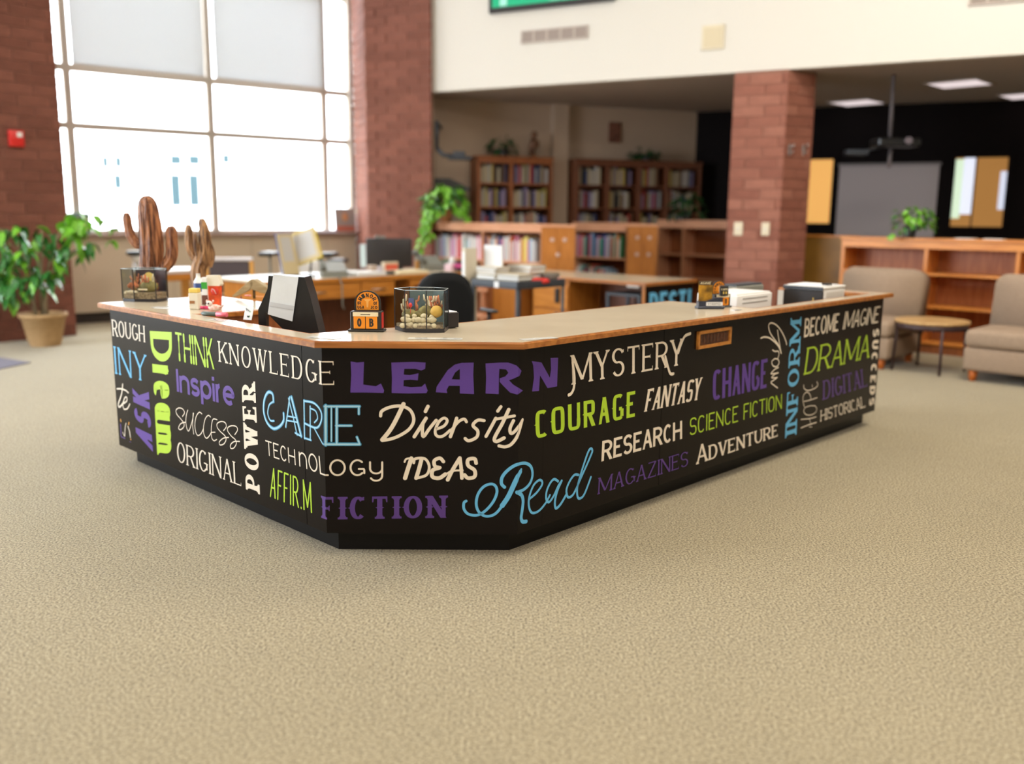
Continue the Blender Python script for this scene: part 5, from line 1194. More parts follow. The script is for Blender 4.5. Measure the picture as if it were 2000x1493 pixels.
# pilaster
a, b = onfront(1081, .12), onfront(1110, .12)
mb = MB(); mb.prism([a, b, b - fN * .12, a - fN * .12], 0, ZC); mb.obj('trim_2', M_BACKW, kind='structure')
# ---------------------------------------------------------------- leaves and plants
def leaf_mesh(nm, L, Wd, m, droop=.25):
    b = bmesh.new(); n = 5; rows = []
    for i in range(n + 1):
        t = i / n; y = L * t; w_ = Wd * math.sin(math.pi * min(1, t ** .75 * .97 + .02)) * .5; z = -droop * L * t * t
        rows.append([b.verts.new((-w_, y, z + w_ * .35)), b.verts.new((0, y, z)), b.verts.new((w_, y, z + w_ * .35))])
    for i in range(n):
        for k in (0, 1):
            f = b.faces.new((rows[i][k], rows[i][k + 1], rows[i + 1][k + 1], rows[i + 1][k])); f.smooth = True
    me = bpy.data.meshes.new(nm); b.to_mesh(me); b.free(); me.materials.append(m); return me
def put_leaf(me, t, c, az, tilt, s_, roll=0):
    o = link('leaf', me, t); o.location = c; o.rotation_euler = (tilt, roll, az); o.scale = (s_,) * 3; return o
def bushy(t, cz, rx, ry, rz, n, mats_, size, seed, lo=-.6, stem=None, cx=0, cy=0):
    random.seed(seed)
    for i in range(n):
        u, th = random.uniform(lo, 1), random.uniform(0, 2 * math.pi); r_ = math.sqrt(max(0, 1 - u * u)) if u > 0 else 1.0
        k = random.uniform(.65, 1.0)
        p = (cx + rx * r_ * math.cos(th) * k, cy + ry * r_ * math.sin(th) * k, cz + rz * u * k)
        put_leaf(random.choice(mats_), t, p, th - math.pi / 2, random.uniform(-.9, .25), random.uniform(.7, 1.25) * size, random.uniform(-.5, .5))
L_F = leaf_mesh('leaf', 1, .40, M_LEAF, .35); L_B = leaf_mesh('leaf', 1, .6, M_LEAFB, .3); L_D = leaf_mesh('leaf', 1, .5, M_LEAFD, .3)
# big umbrella plant by the left brick pillar
pp = at(103, 671, 0); k_ = pp.y / F_PX
t = thing('potted_plant', 'large leafy green plant in a tan woven pot in front of the left brick pillar', 'plant', (pp.x, pp.y - .15, 0), 90)
M_POT = mat('tan_woven_pot', (.36, .22, .10), .7, .3, col2=(.48, .31, .15), vs_=6, stretch=(3, 3, 26), bump=.3, bs=20)
mb = MB(); mb.lathe([(.145, 0), (.165, .05), (.215, .30), (.235, .305), (.238, .345), (.215, .345), (.205, .31)], n=26, caps=False); mb.lathe([(.145, .001), (.01, .0012)], n=26, caps=False); mb.obj('pot', M_POT, t)
mb = MB(); mb.lathe([(.001, .30), (.207, .30)], n=22, caps=False); mb.obj('soil', M_SOIL, t)
for i, (dx, dy, tx, ty, hz) in enumerate(((-.09, 0, -.12, .05, .75), (.03, .02, .1, 0, .85), (.05, -.04, .02, -.05, .8), (-.04, .05, -.02, .1, .9))):
    mb = MB(); mb.tube([(dx * .8, dy, .3), (dx, dy, .5), (tx, ty, hz), (tx * 2.2, ty * 2, hz + .3)], [.020, .017, .013, .007], 8); mb.obj('stem', M_STEM, t)
random.seed(3)
cl = [(-.42, -.05, 1.15), (-.15, -.05, 1.20), (.12, 0, 1.18), (.38, 0, 1.22), (-.52, -.1, .95), (-.25, -.15, 1.0), (.05, -.18, 1.02), (.3, -.1, 1.0), (.45, .05, 1.02), (-.30, -.1, .80), (0, -.2, .82), (.22, -.12, .80), (-.12, -.22, .68), (.10, -.2, .70), (-.55, 0, 1.28), (.5, 0, 1.32), (-.2, -.2, .58)]
for (cx, cy, cz) in cl:
    nL_ = 15; mm = L_B if (cz > 1.2 and abs(cx) > .3) else L_F
    a0_ = random.uniform(0, 6.28)
    mb = MB(); mb.tube([(cx * .3, cy * .3, cz - .22), (cx * .75, cy * .8, cz - .04), (cx, cy, cz)], [.006, .005, .004], 5); mb.obj('twig', M_STEM, t)
    for k in range(nL_):
        a = a0_ + k * 6.283 / nL_; put_leaf(mm if k % 5 else L_B, t, (cx + random.uniform(-.10, .10), cy + random.uniform(-.10, .02), cz + random.uniform(-.10, .08)), a, random.uniform(-1.0, -.25), random.uniform(.13, .20), random.uniform(-.2, .2))
for (px, py) in ((205, 430), (222, 470), (190, 420), (228, 445)):
    q = atd(px, py, pp.y - .1)
    for k in range(4): put_leaf(L_B, t, (q.x - pp.x, 0, q.z), random.uniform(0, 6.28), random.uniform(-.9, 0), .11)
    mb = MB(); mb.tube([(.35, 0, 1.1), ((q.x - pp.x) * .8, 0, q.z - .05), (q.x - pp.x, 0, q.z)], .004, 5); mb.obj('twig', M_STEM, t)
def small_plant(label, px, D, ztop, pot_r, pot_h, rx, rz, n, leafs, size, seed, trail=None, potm=M_BLK, name='potted_plant', cz=None, potc='pot'):
    p = xz(px, D); t = thing(name, label, 'plant', (p.x, p.y, ztop + .0006), 90)
    mb = MB(); mb.lathe([(pot_r * .7, 0), (pot_r, pot_h), (pot_r * .92, pot_h), (pot_r * .85, pot_h - .02)], n=18, caps=False); mb.lathe([(pot_r * .7, .001), (.001, .0012)], n=18, caps=False); mb.obj('pot', potm, t)
    mb = MB(); mb.lathe([(.001, pot_h - .02), (pot_r * .86, pot_h - .02)], n=18, caps=False); mb.obj('soil', M_SOIL, t)
    bushy(t, cz or (pot_h + rz * .35), rx, rx * .7, rz, n, leafs, size, seed, cy=-.08)
    random.seed(seed + 1)
    for i in range(7):
        a = random.uniform(0, 6.28); mb = MB(); mb.tube([(0, 0, pot_h - .02), (rx * .4 * math.cos(a), rx * .3 * math.sin(a), pot_h + rz * .3), (rx * .7 * math.cos(a), rx * .5 * math.sin(a), pot_h + rz * .5)], .003, 4); mb.obj('stem', M_STEM, t)
    if trail:
        for (x0, z0, x1, z1, y, cnt) in trail:
            pts = [(x0, y, z0), ((x0 + x1) / 2 + (-.02), y - .01, (z0 + z1) / 2 + .03), (x1, y - .01, z1)]
            mb = MB(); mb.tube(smooth(pts, 4), .003, 5); mb.obj('vine', M_STEM, t)
            for k in range(cnt):
                s_ = k / max(1, cnt - 1); put_leaf(leafs[0], t, (x0 + (x1 - x0) * s_ + random.uniform(-.03, .03), y - .02, z0 + (z1 - z0) * s_), random.uniform(2.2, 4.1), random.uniform(-.9, -.3), size * random.uniform(.8, 1.2), random.uniform(-.4, .4))
    return t
small_plant('bright green trailing pothos on the left end of the leftmost low bookcase', 868, (pA0 + dX * along(pA0, dX, 868) + nL * .06).y, 1.30, .10, .16, .30, .26, 260, [L_B, L_B, L_F], .105, 51, trail=[(-.2, .2, -.30, -.1, -.22, 16), (-.22, .1, -.32, -.38, -.24, 18), (-.15, .15, -.24, -.2, -.26, 14), (.22, .2, .33, .02, -.2, 10)], potm=mat('terracotta', (.40, .15, .05), .7))
small_plant('dim trailing fern on the empty low bookcase left of the brick pillar', 1337, (pC + dX * along(pC, dX, 1337) + nL * .16).y, 1.355, .08, .12, .24, .20, 80, [L_D, L_F, L_D], .10, 52, trail=[(.15, .12, .28, .02, -.12, 5), (-.1, .1, -.26, .03, -.12, 4)])
p9 = at(1645, 462, 1.2); rb0 = p9.xy
dRB = dX; WR = 3.4
t_at = along(rb0, dRB, 1772); pd = rb0 + dRB * t_at
small_plant('green pothos in a black pot on top of the right-hand bookcase', 1776, (pd + nL * .17).y, 1.2, .075, .12, .22, .17, 110, [L_B, L_F, L_B], .075, 53, trail=[(-.12, .1, -.24, .02, -.1, 5)])
fr_ = lambda px, off=.22: onfront(px, off)
for lab, px, sx, n, sd, leafs in (('dark bushy plant on the tall bookcase left of the pilaster', 981, .20, 60, 61, [L_D]), ('low dark plant on the tall bookcase right of the pilaster', 1262, .22, 50, 62, [L_D])):
    q = fr_(px); t = thing('potted_plant', lab, 'plant', (q.x, q.y, z_t + .0006), 90)
    mb = MB(); mb.lathe([(.07, 0), (.10, .10), (.09, .10), (.085, .09)], n=16, caps=False); mb.lathe([(.07, .001), (.001, .0012)], n=16, caps=False); mb.obj('pot', M_BLK, t)
    mb = MB(); mb.lathe([(.001, .09), (.086, .09)], n=16, caps=False); mb.obj('soil', M_SOIL, t)
    bushy(t, .14 if sd == 61 else .10, sx, sx * .5, .17 if sd == 61 else .10, n, leafs, .10, sd)
q = fr_(1041); t = thing('wooden_statue', 'slim carved brown figure standing on the tall bookcase beside the dark plant', 'statue', (q.x, q.y, z_t + .0006), 90)
M_STAT = mat('dark_carved_wood', (.13, .055, .025), .6, var=.4, vs_=12)
mb = MB(); mb.lathe([(.06, 0), (.06, .03), (.045, .04)], n=12); mb.obj('base', M_STAT, t)
mb = MB(); mb.tube([(0, 0, .035), (-.02, 0, .12), (.02, 0, .20), (.0, 0, .27)], [.035, .05, .065, .035], 9); mb.obj('body', M_STAT, t)
mb = MB(); mb.ell((.015, 0, .32), .045, .04, .05, 10, 7, jit=.05); mb.tube([(.02, 0, .24), (.08, 0, .22), (.07, 0, .14)], [.02, .018, .012], 7); mb.obj('head', M_STAT, t)
# small framed picture on the tan wall
a = onwall(1200, 259, BW0, BWc); t = thing('wall_picture', 'small brown square picture high on the tan wall above the tall bookcase', 'picture', (a.x + fN.x * .002, a.y + fN.y * .002, a.z - .15), AZ_B)
mb = MB(); mb.box(-.10, .10, -.022, -.0005, 0, .30, .004); mb.obj('frame', M_OAKDD, t); mb = MB(); mb.box(-.08, .08, -.024, -.0225, .02, .28); mb.obj('print', mat('russet_print', (.16, .06, .035), .6, var=.4, vs_=15), t)
# bracket and black display at the left of the back part
p0 = atd(853, 240, 12.6); t = thing('ceiling_bracket', 'black wall-mounted arm bracket hanging before the tan wall', 'bracket', (p0.x, 12.6, 0), 90); bx = t.location
def lq(px, py): q = atd(px, py, 12.6); return Vector((q.x - bx.x, 0, q.z))
mb = MB(); mb.tube([lq(853, 240) + Vector((0, .75, 0)), lq(853, 240) + Vector((0, .02, 0))], .02, 8); mb.tube([lq(853, 236), lq(853, 290)], .025, 8); mb.obj('pole', M_DKGREY, t)
mb = MB(); mb.tube([lq(853, 290), lq(866, 303), lq(886, 306)], .03, 8); mb.obj('elbow', M_DKGREY, t)
q = lq(900, 305); mb = MB(); mb.box(q.x - .17, q.x + .15, -.1, .12, q.z - .05, q.z - .01, .01); mb.box(q.x - .1, q.x + .06, -.06, .06, q.z - .01, q.z + .06, .01); mb.obj('mount_plate', M_DKGREY, t)
p0 = atd(873, 374, 12.95); t = thing('black_display', 'black slanted display housing behind the trailing pothos', 'display', (p0.x, 12.98, 0), 90); bx = t.location
def lq(px, py): q = atd(px, py, 12.95); return (q.x - bx.x, q.z)
mb = MB(); mb.prism([lq(828, 376), lq(915, 374), lq(921, 369), lq(880, 349), lq(828, 348)], -.12, .12, RX); mb.obj('housing', M_BLK, t)
mb = MB(); q = lq(866, 360); mb.box(q[0] - .05, q[0] + .05, .121, .30, q[1] - .04, q[1] + .04); mb.obj('wall_bracket', M_DKGREY, t)
# ---------------------------------------------------------------- right bookcase
tR = bookcase('long_bookcase', 'bright orange-oak low bookcase with empty shelves behind the lounge chairs', rb0, AZ_L, WR, .34, 1.2, [0, along(rb0, dRB, 1812), along(rb0, dRB, 1994), WR], [.84, .50, .12], wood('orange_oak_upright', (.52, .17, .03), (.66, .26, .055), .35, 'z'), wood('orange_oak', (.55, .19, .035), (.70, .28, .06), .35, 'x'), .08, tk=.04, backm=wood('warm_back_board', (.33, .10, .03), (.45, .16, .055), .45, 'z'))
q = rb0 + dRB * 2.05; t = thing('wooden_tray', 'flat brown wooden tray at the right end on top of the long bookcase', 'tray', (q.x + nL.x * .15, q.y + nL.y * .15, 1.2006), AZ_L); mb = MB(); mb.box(-.22, .4, -.1, .1, 0, .03, .004); mb.obj('body', M_OAKD, t); mb = MB(); mb.box(-.2, .38, -.08, .08, .0302, .033); mb.obj('felt', M_OAKDD, t)
for i, px in enumerate((1880, 1936)):
    q = rb0 + dRB * along(rb0, dRB, px); t = thing('paper_pile', f'small pile of white papers on the long bookcase, {["left", "right"][i]} of two', 'paper', (q.x + nL.x * .12, q.y + nL.y * .12, 1.2006), AZ_L); mb = MB(); mb.box(-.09, .09, -.07, .07, 0, .008); mb.obj('sheets', M_PAPER, t)
a = xz(1574, 10.9); b_ = xz(1650, 10.25)
t = thing('oak_partition', 'plain dull-brown oak partition between the brick pillar and the long bookcase', 'partition', (a.x - .45, a.y + .45, 0), AZ_L)
mb = MB(); mb.box(0, 1.25, 0, .04, .08, 1.18, .003); mb.obj('panel', mat('olive_brown_oak', (.20, .095, .012), .5, var=.15, vs_=4), t); mb = MB(); mb.box(-.01, 1.26, -.01, .05, 1.1802, 1.205, .003); mb.obj('cap_rail', M_OAKV, t); mb = MB(); mb.box(.02, 1.23, .005, .035, 0, .0798); mb.obj('plinth', M_OAKD, t)
# ---------------------------------------------------------------- far right wall: whiteboard, lit windows, projector
def dwall(x0, y0, x1, y1):
    A = BWc; B = BWc + DWd
    ps = [onwall(x, y, A, B) for x, y in ((x0, y0), (x1, y0), (x1, y1), (x0, y1))]
    ta, tb = (ps[0].xy - A).dot(DWd), (ps[1].xy - A).dot(DWd)
    return ta, tb, (ps[3].z + ps[2].z) / 2, (ps[0].z + ps[1].z) / 2
dn = Vector((DWd.y, -DWd.x)); AZ_D = math.degrees(math.atan2(DWd.x, DWd.y))
def onD(name, label, cat, box, group=None):
    ta, tb, z0, z1 = dwall(*box); c = BWc + DWd * ta + dn * .001
    return thing(name, label, cat, (c.x, c.y, z0), AZ_D, group), tb - ta, z1 - z0
t, Wd, Hd = onD('whiteboard', 'large grey projection board on the dark wall between two lit windows', 'whiteboard', (1641, 320, 1836, 475))
mb = MB(); mb.box(0, Wd, -.03, -.0005, 0, Hd, .004); mb.obj('board', mat('grey_board', (.40, .355, .36), .5), t)
mb = MB(); mb.box(-.02, Wd + .02, -.04, -.0305, Hd - .03, Hd + .01, .003); mb.obj('top_rail', mat('grey_metal_rail', (.2, .18, .18), .4), t)
def lit(n_, box, emcol, es, label):
    t, Wd, Hd = onD(f'lit_window', label, 'window', box); f = .07
    for (a, b, c, d) in ((-f, 0, -f, Hd + f), (Wd, Wd + f, -f, Hd + f), (0, Wd, -f, 0), (0, Wd, Hd, Hd + f)):
        mb = MB(); mb.box(a, b, -.03, -.0005, c, d, .003); mb.obj('frame', M_DARKW, t)
    mb = MB(); mb.box(0, Wd, -.012, -.0005, 0, Hd); mb.obj('lit_room', mat('lit_room_' + str(n_), emcol, .8, emit=emcol, es=es), t)
    return t, Wd, Hd
lit(1, (1560, 312, 1628, 436), (.72, .37, .10), .85, 'narrow window glowing warm yellow right of the brick pillar')
t, Wd, Hd = lit(2, (1868, 308, 1970, 443), (.36, .17, .045), .75, 'window onto a brown lit room with daylight strips, at the far right')
for (a, b, c, d, col) in ((0, .16, .12, .98, (.62, .78, .58)), (.16, .38, .18, 1.0, (.74, .78, .92)), (.88, 1.0, .25, .8, (.62, .66, .80))):
    mb = MB(); mb.box(a * Wd, b * Wd, -.016, -.0125, c * Hd, d * Hd); mb.obj('daylit_strip', mat('daylit_%d' % int(a * 100), col, .8, emit=col, es=.85), t)
mb = MB(); mb.box(.38 * Wd, .42 * Wd, -.016, -.0125, 0, Hd); mb.obj('door_jamb', mat('brown_jamb', (.2, .09, .03), .6), t)
D_ = 10.8; p0 = atd(1737, 262, D_); t = thing('ceiling_projector', 'dark projector on a grey pole hanging from the low ceiling before the board', 'projector', (p0.x, D_, 0), 90); bx = t.location
def lq(px, py): q = atd(px, py, D_); return Vector((q.x - bx.x, 0, q.z))
mb = MB(); mb.tube([(lq(1741, 210).x, 0, ZC), lq(1738, 268)], .022, 8); mb.obj('pole', mat('mid_grey_metal', (.16, .14, .15), .5), t)
q = lq(1745, 275); mb = MB(); mb.box(q.x - .22, q.x + .26, -.15, .15, q.z - .07, q.z + .02, .015); mb.obj('body', M_BLK, t)
mb = MB(); mb.tube([(q.x + .1, -.155, q.z - .01), (q.x + .1, -.19, q.z - .01)], .04, 12); mb.obj('lens', mat('grey_lens', (.2, .17, .2), .2), t)
mb = MB(); mb.tube([(q.x, .05, q.z - .08), (q.x - .01, .05, q.z - .30)], .022, 8); mb.obj('lower_rod', mat('mid_grey_metal', (.16, .14, .15)), t)
q = lq(1672, 298); mb = MB(); mb.box(q.x - .12, q.x + .12, -.08, .08, q.z - .03, q.z + .03, .01); mb.tube([(q.x, 0, q.z), (lq(1735, 285).x, 0, lq(1735, 285).z)], .012, 6); mb.obj('side_camera', M_DKGREY, t)
# ceiling lights, recessed
for i, (px, py, wx, lab) in enumerate(((1674, 200, .62, 'square recessed ceiling light nearest the brick pillar'), (1874, 163, .62, 'square recessed ceiling light nearest the white wall'), (2010, 186, .62, 'recessed ceiling light cut by the right edge of the view'))):
    p = at(px, py, ZC); t = thing('ceiling_light', lab, 'light', (p.x, p.y, ZC - .012), 45, 'recessed lights in the low ceiling')
    mb = MB(); 
    for (a, b, c, d) in ((-wx / 2, wx / 2, -wx / 2, -wx / 2 + .03), (-wx / 2, wx / 2, wx / 2 - .03, wx / 2), (-wx / 2, -wx / 2 + .03, -wx / 2 + .03, wx / 2 - .03), (wx / 2 - .03, wx / 2, -wx / 2 + .03, wx / 2 - .03)): mb.box(a, b, c, d, 0, .0115)
    mb.obj('frame', M_FRAME, t); mb = MB(); mb.box(-wx / 2 + .031, wx / 2 - .031, -wx / 2 + .031, wx / 2 - .031, .004, .0115); mb.obj('diffuser', mat('lit_diffuser', (.8, .75, .78), .6, emit=(1, .86, .88), es=.75), t)
# ---------------------------------------------------------------- upper white wall: screen, grilles, plate
def wq(px, py): return onwall(px, py, Q1, Q3)
AZ_Q = math.degrees(math.atan2(QD.x, QD.y))
def onQ(name, label, cat, x0, x1, yb, yt, z1=None):
    a = wq(x0, yb[0]); b = wq(x1, yb[1]); c = wq(x0, yt[0]); z0 = (a.z + b.z) / 2
    t = thing(name, label, cat, (a.x + QN.x * .001, a.y + QN.y * .001, z0), AZ_Q); return t, (b.xy - a.xy).length, (z1 or c.z) - z0
t, Wd, Hd = onQ('wall_screen', 'wide black-framed screen showing green, high on the white wall', 'screen', 959, 1203, (28.5, 1.5), (0, 0), 5.05)
mb = MB(); mb.box(0, Wd, -.06, -.0005, 0, Hd, .004); mb.obj('housing', M_SCREEN, t)
mb = MB(); mb.box(.05, Wd - .05, -.062, -.0605, .06, Hd - .04); pn = mb.obj('screen_panel', mat('green_screen', (.0, .22, .10), .3, emit=(.0, .42, .20), es=.7), t)
mb = MB(); mb.box(.16, .26, -.0635, -.0625, .07, .30); mb.box(.5 * Wd, .8 * Wd, -.0635, -.0625, .075, .085); mb.obj('pale_graphic', mat('screen_graphic', (.25, .55, .45), .4, emit=(.3, .6, .5), es=.6), pn)
def grille(name, label, x0, x1, yb, yt, n, m):
    t, Wd, Hd = onQ(name, label, 'vent', x0, x1, yb, yt)
    mb = MB(); mb.box(0, Wd, -.006, -.0005, 0, Hd); mb.obj('backing', mat('grille_shadow', (.16, .12, .10), .7), t)
    for (a, b, c, d) in ((0, Wd, 0, .02), (0, Wd, Hd - .02, Hd), (0, .02, .02, Hd - .02), (Wd - .02, Wd, .02, Hd - .02)):
        mb = MB(); mb.box(a, b, -.016, -.0065, c, d, .002); mb.obj('frame', m, t)
    for i in range(1, 5):
        x = Wd * i / 5; mb = MB(); mb.box(x - .012, x + .012, -.018, -.0065, .021, Hd - .021); mb.obj('bar', m, t)
    for i in range(n):
        z = .024 + (Hd - .048) * (i + .5) / n; mb = MB(); mb.box(.021, Wd - .021, -.012, -.0062, z - .006, z + .004); mb.obj('slat', mat('grille_slat', (.36, .29, .25), .5), t)
    return t
M_VENT = mat('vent_paint', (.52, .44, .39), .5)
grille('vent_grille', 'taupe air grille with five sections below the screen on the white wall', 1018, 1149, (86, 75.5), (61, 49.5), 9, M_VENT)
grille('vent_grille', 'taupe air grille at the top right edge of the white wall', 1892, 2080, (9, -1), (-22, -30), 9, M_VENT)
t, Wd, Hd = onQ('wall_speaker', 'square cream speaker plate on the white wall right of the air grille', 'speaker', 1370, 1414, (99, 95.5), (51, 48))
mb = MB(); mb.box(0, Wd, -.018, -.0005, 0, Hd, .005); mb.obj('plate', mat('cream_plate', (.72, .64, .48), .5), t); mb = MB(); mb.box(.03, Wd - .03, -.022, -.0185, .03, Hd - .03, .003); mb.obj('cloth_front', mat('yellowish_cloth', (.66, .57, .40), .7), t)
# pillar fittings
def onP(name, label, cat, px, py, w_, h_, m, group=None):
    a = onwall(px, py, pc0, pc1); d = (pc1 - pc0).normalized(); n = Vector((d.y, -d.x)); t = thing(name, label, cat, (a.x + n.x * .007, a.y + n.y * .007, a.z), math.degrees(math.atan2(d.x, d.y)), group)
    mb = MB(); mb.box(-w_ / 2, w_ / 2, -.012, 0, -h_ / 2, h_ / 2, .003); mb.obj('plate', m, t)
    mb = MB(); mb.box(-.008, .008, -.022, -.0125, -.02, .02, .002); mb.obj('toggle', M_WHITE, t); return t
onP('light_switch', 'cream switch plate on the brick pillar, left of two', 'switch', 1442.5, 447, .10, .15, mat('cream_switch', (.72, .64, .48), .4))
onP('light_switch', 'cream switch plate on the brick pillar, right of two', 'switch', 1495.5, 447.5, .09, .145, mat('cream_switch', (.72, .64, .48)))
for i, px in enumerate((1541, 1568)):
    a = onwall(px, 293, pc1, pc2); n = Vector((rd.y, -rd.x)); t = thing('coat_hook', f'small pale metal hook on the shaded side of the brick pillar, {["left", "right"][i]} of two', 'hook', (a.x + n.x * .008, a.y + n.y * .008, a.z), 58)
    mb = MB(); mb.box(-.015, .015, -.006, 0, -.06, .06, .002); mb.obj('back_plate', M_CHROME, t); mb = MB(); mb.tube([(0, -.006, .03), (0, -.05, .035), (0, -.06, .06)], .007, 7); mb.tube([(0, -.006, -.03), (0, -.04, -.03), (0, -.05, -.01)], .006, 7); mb.obj('prong', M_CHROME, t)
a = onwall(29, 271, a0, a1); t = thing('fire_alarm', 'small red fire alarm on the left brick pillar', 'alarm', (a.x + an.x * .008, a.y + an.y * .008, a.z), math.degrees(math.atan2(ad.x, ad.y)))
mb = MB(); mb.box(-.075, .075, -.05, 0, -.085, .085, .008, 2); mb.obj('housing', M_RED, t); mb = MB(); mb.box(.0, .055, -.054, -.0505, .015, .065, .003); mb.obj('white_lens', M_WHITE, t)
# mat on the carpet
q = [at(-60, 690, .001), at(60, 709, .001), at(-20, 726, .001), at(-120, 705, .001)]
c = sum(q, Vector()) / 4; t = thing('floor_mat', 'blue-grey flat mat on the carpet at the left edge', 'mat', (c.x, c.y, 0), 90)
mb = MB(); mb.prism([(v.x - c.x, v.y - c.y) for v in q], .0008, .008); mb.obj('pile', mat('blue_grey_mat', (.16, .15, .19), .9, bump=.3, bs=200), t)
# sill things
def onsill(px, name, label, cat, d=.05):
    a = onwall(px, 445, WP + WN * d, WP + WN * d + WD); return thing(name, label, cat, (a.x, a.y, ZS + .0006), 52)
t = onsill(675, 'sill_poster', 'small grey and orange poster card standing at the right end of the window sill', 'poster', .10); t.rotation_euler = (0, 0, math.atan2(WD.y, WD.x))
mb = MB(); mb.box(-.17, .17, -.01, .0, 0, .36, M=Matrix.Rotation(R(-6), 4, 'X')); cd_ = mb.obj('card', mat('grey_card', (.30, .26, .25), .6), t)
mb = MB(); mb.box(-.15, .15, -.013, -.0105, .02, .10, M=Matrix.Rotation(R(-6), 4, 'X')); mb.obj('red_band', mat('brick_red_print', (.42, .12, .08), .6), t); mb = MB(); mb.ell((0, -.012, .23), .05, .004, .06, 10, 6, M=Matrix.Rotation(R(-6), 4, 'X')); mb.obj('orange_figure', mat('dull_orange', (.55, .26, .12), .6), t)
t = onsill(632, 'paper_pile', 'few grey papers lying flat on the window sill beside the poster', 'paper', .08); mb = MB(); mb.box(-.2, .2, -.07, .07, 0, .02); mb.obj('sheets', mat('lilac_grey_paper', (.4, .38, .45), .7), t)
t = onsill(708, 'sill_box', 'narrow pinkish box at the very end of the window sill', 'box', .10); mb = MB(); mb.box(-.09, .06, -.04, .04, 0, .30, .004); mb.obj('body', mat('dusky_pink_box', (.36, .22, .22), .6), t); mb = MB(); mb.box(-.092, .062, -.042, .042, .3002, .32); mb.obj('lid', M_CARD if 'M_CARD' in globals() else M_CREAMP, t)
t = onsill(155, 'sill_box', 'teal-grey box at the left end of the window sill behind the big plant', 'box', .03); mb = MB(); mb.box(-.12, .12, -.04, .04, 0, .26, .004); mb.obj('body', mat('teal_grey_box', (.16, .26, .26), .6), t); mb = MB(); mb.box(-.1, .1, -.042, -.0405, .05, .2); mb.obj('label', mat('peach_label', (.7, .45, .28), .6), t)
# ================================================================ SEATING AT THE RIGHT
M_UPH = mat('taupe_upholstery', (.32, .235, .17), .9, .2, var=.18, vs_=160, bump=.25, bs=250)
M_FOOT = mat('orange_wood_foot', (.50, .13, .02), .4, .4)
def lounge(label, fp):
    """fp: front-left foot"""
    t = thing('lounge_chair', label, 'chair', (fp.x, fp.y, 0), AZ_L, 'taupe armless lounge chairs')
    Wd = .80
    mb = MB(); mb.box(-.05, Wd - .05, -.03, .80, .095, .30, .03, 3); mb.obj('seat_base', M_UPH, t)
    mb = MB(); mb.box(-.05, Wd - .05, -.04, .62, .302, .455, .045, 4); mb.obj('seat_cushion', M_UPH, t)
    rr = .11; pr = []
    for (ax, az_, a0_) in ((Wd - .05 - rr, .62 - rr, 0), (-.05 + rr, .62 - rr, 90)):
        pr += [(ax + rr * math.cos(R(a0_ + 11.25 * k)), az_ + rr * math.sin(R(a0_ + 11.25 * k))) for k in range(9)]
    pr = [(-.05, 0), (Wd - .05, 0)] + pr
    bm = MB(); bm.prism(pr, -.21, 0, Matrix.Translation((0, .60, .30)) @ Matrix.Rotation(R(-8), 4, 'X') @ RX)
    bmesh.ops.bevel(bm.b, geom=[e for e in bm.b.edges if len(e.link_faces) == 2 and e.calc_face_angle(0) > 1.2], offset=.045, segments=4, profile=.5, affect='EDGES')
    for f in bm.b.faces: f.smooth = True
    bm.obj('backrest', M_UPH, t)
    for x in (0, Wd - .16):
        for y in (.0, .66):
            mb = MB(); mb.lathe([(.03, 0), (.042, .0945)], (x + .03, y + .03, 0), 4, caps=True); mb.obj('leg', M_FOOT, t)
    return t
c1 = at(1719, 722, 0).xy; dXv = Vector((dX.x, dX.y))
lounge('taupe armless lounge chair partly hidden by the right end of the desk', c1 - dXv * .68)
c2 = at(1889, 744, 0).xy
lounge('taupe armless lounge chair at the right edge of the view', c2)
tc = at(1832, 735, 0).xy; tcx = at(1826, 712, 0).xy
p = xz(1836, 8.45); t = thing('side_table', 'small round side table with oak top and thin dark legs between the lounge chairs', 'table', (p.x, p.y, 0), 60)
mb = MB(); mb.lathe([(.315, 0), (.325, .008), (.325, .022), (.32, .028)], (0, 0, .45), 40); mb.obj('tabletop', mat('pale_oak_top', (.45, .27, .11), .35, .4, col2=(.56, .36, .16), vs_=3, stretch=(1, 9, 1)), t)
mb = MB(); mb.lathe([(.30, .40), (.315, .405), (.315, .4495), (.30, .4495)], n=36, caps=False); mb.obj('apron_ring', mat('dark_plum_metal', (.05, .025, .028), .4, .5), t)
for k in range(4):
    a = R(45 + 90 * k + 8); mb = MB(); mb.tube([(.30 * math.cos(a), .30 * math.sin(a), .445), (.325 * math.cos(a), .325 * math.sin(a), 0)], .013, 8); mb.obj('leg', mat('dark_plum_metal', (.05, .025, .028)), t)
# ================================================================ WORK AREA BEHIND THE COUNTER
ZD = .76
M_DSK = wood('honey_desk_oak', (.42, .15, .020), (.55, .22, .04), .35, 'x'); M_DSKV = wood('honey_desk_oak_upright', (.36, .12, .016), (.48, .18, .03), .35, 'z')
dA = at(514, 551, ZD).xy                                # front edge starts here, runs along dR
lenD = along(dA, dR, 905) + .15
t = thing('office_desk', 'long honey-oak office desk with drawers covered with papers, behind the counter', 'desk', (dA.x, dA.y, 0), AZ_R)
mb = MB(); mb.box(0, lenD, 0, .95, ZD - .03, ZD, .006); mb.obj('desktop', mat('pale_desktop', (.50, .42, .30), .35, .4), t)
mb = MB(); mb.box(0, lenD, -.012, -.0005, ZD - .045, ZD, .003); mb.obj('front_edge', M_DSK, t)
xa = [along(dA, dR, p_) for p_ in (520, 700, 768, 796, 842, 900)]
zb = .555
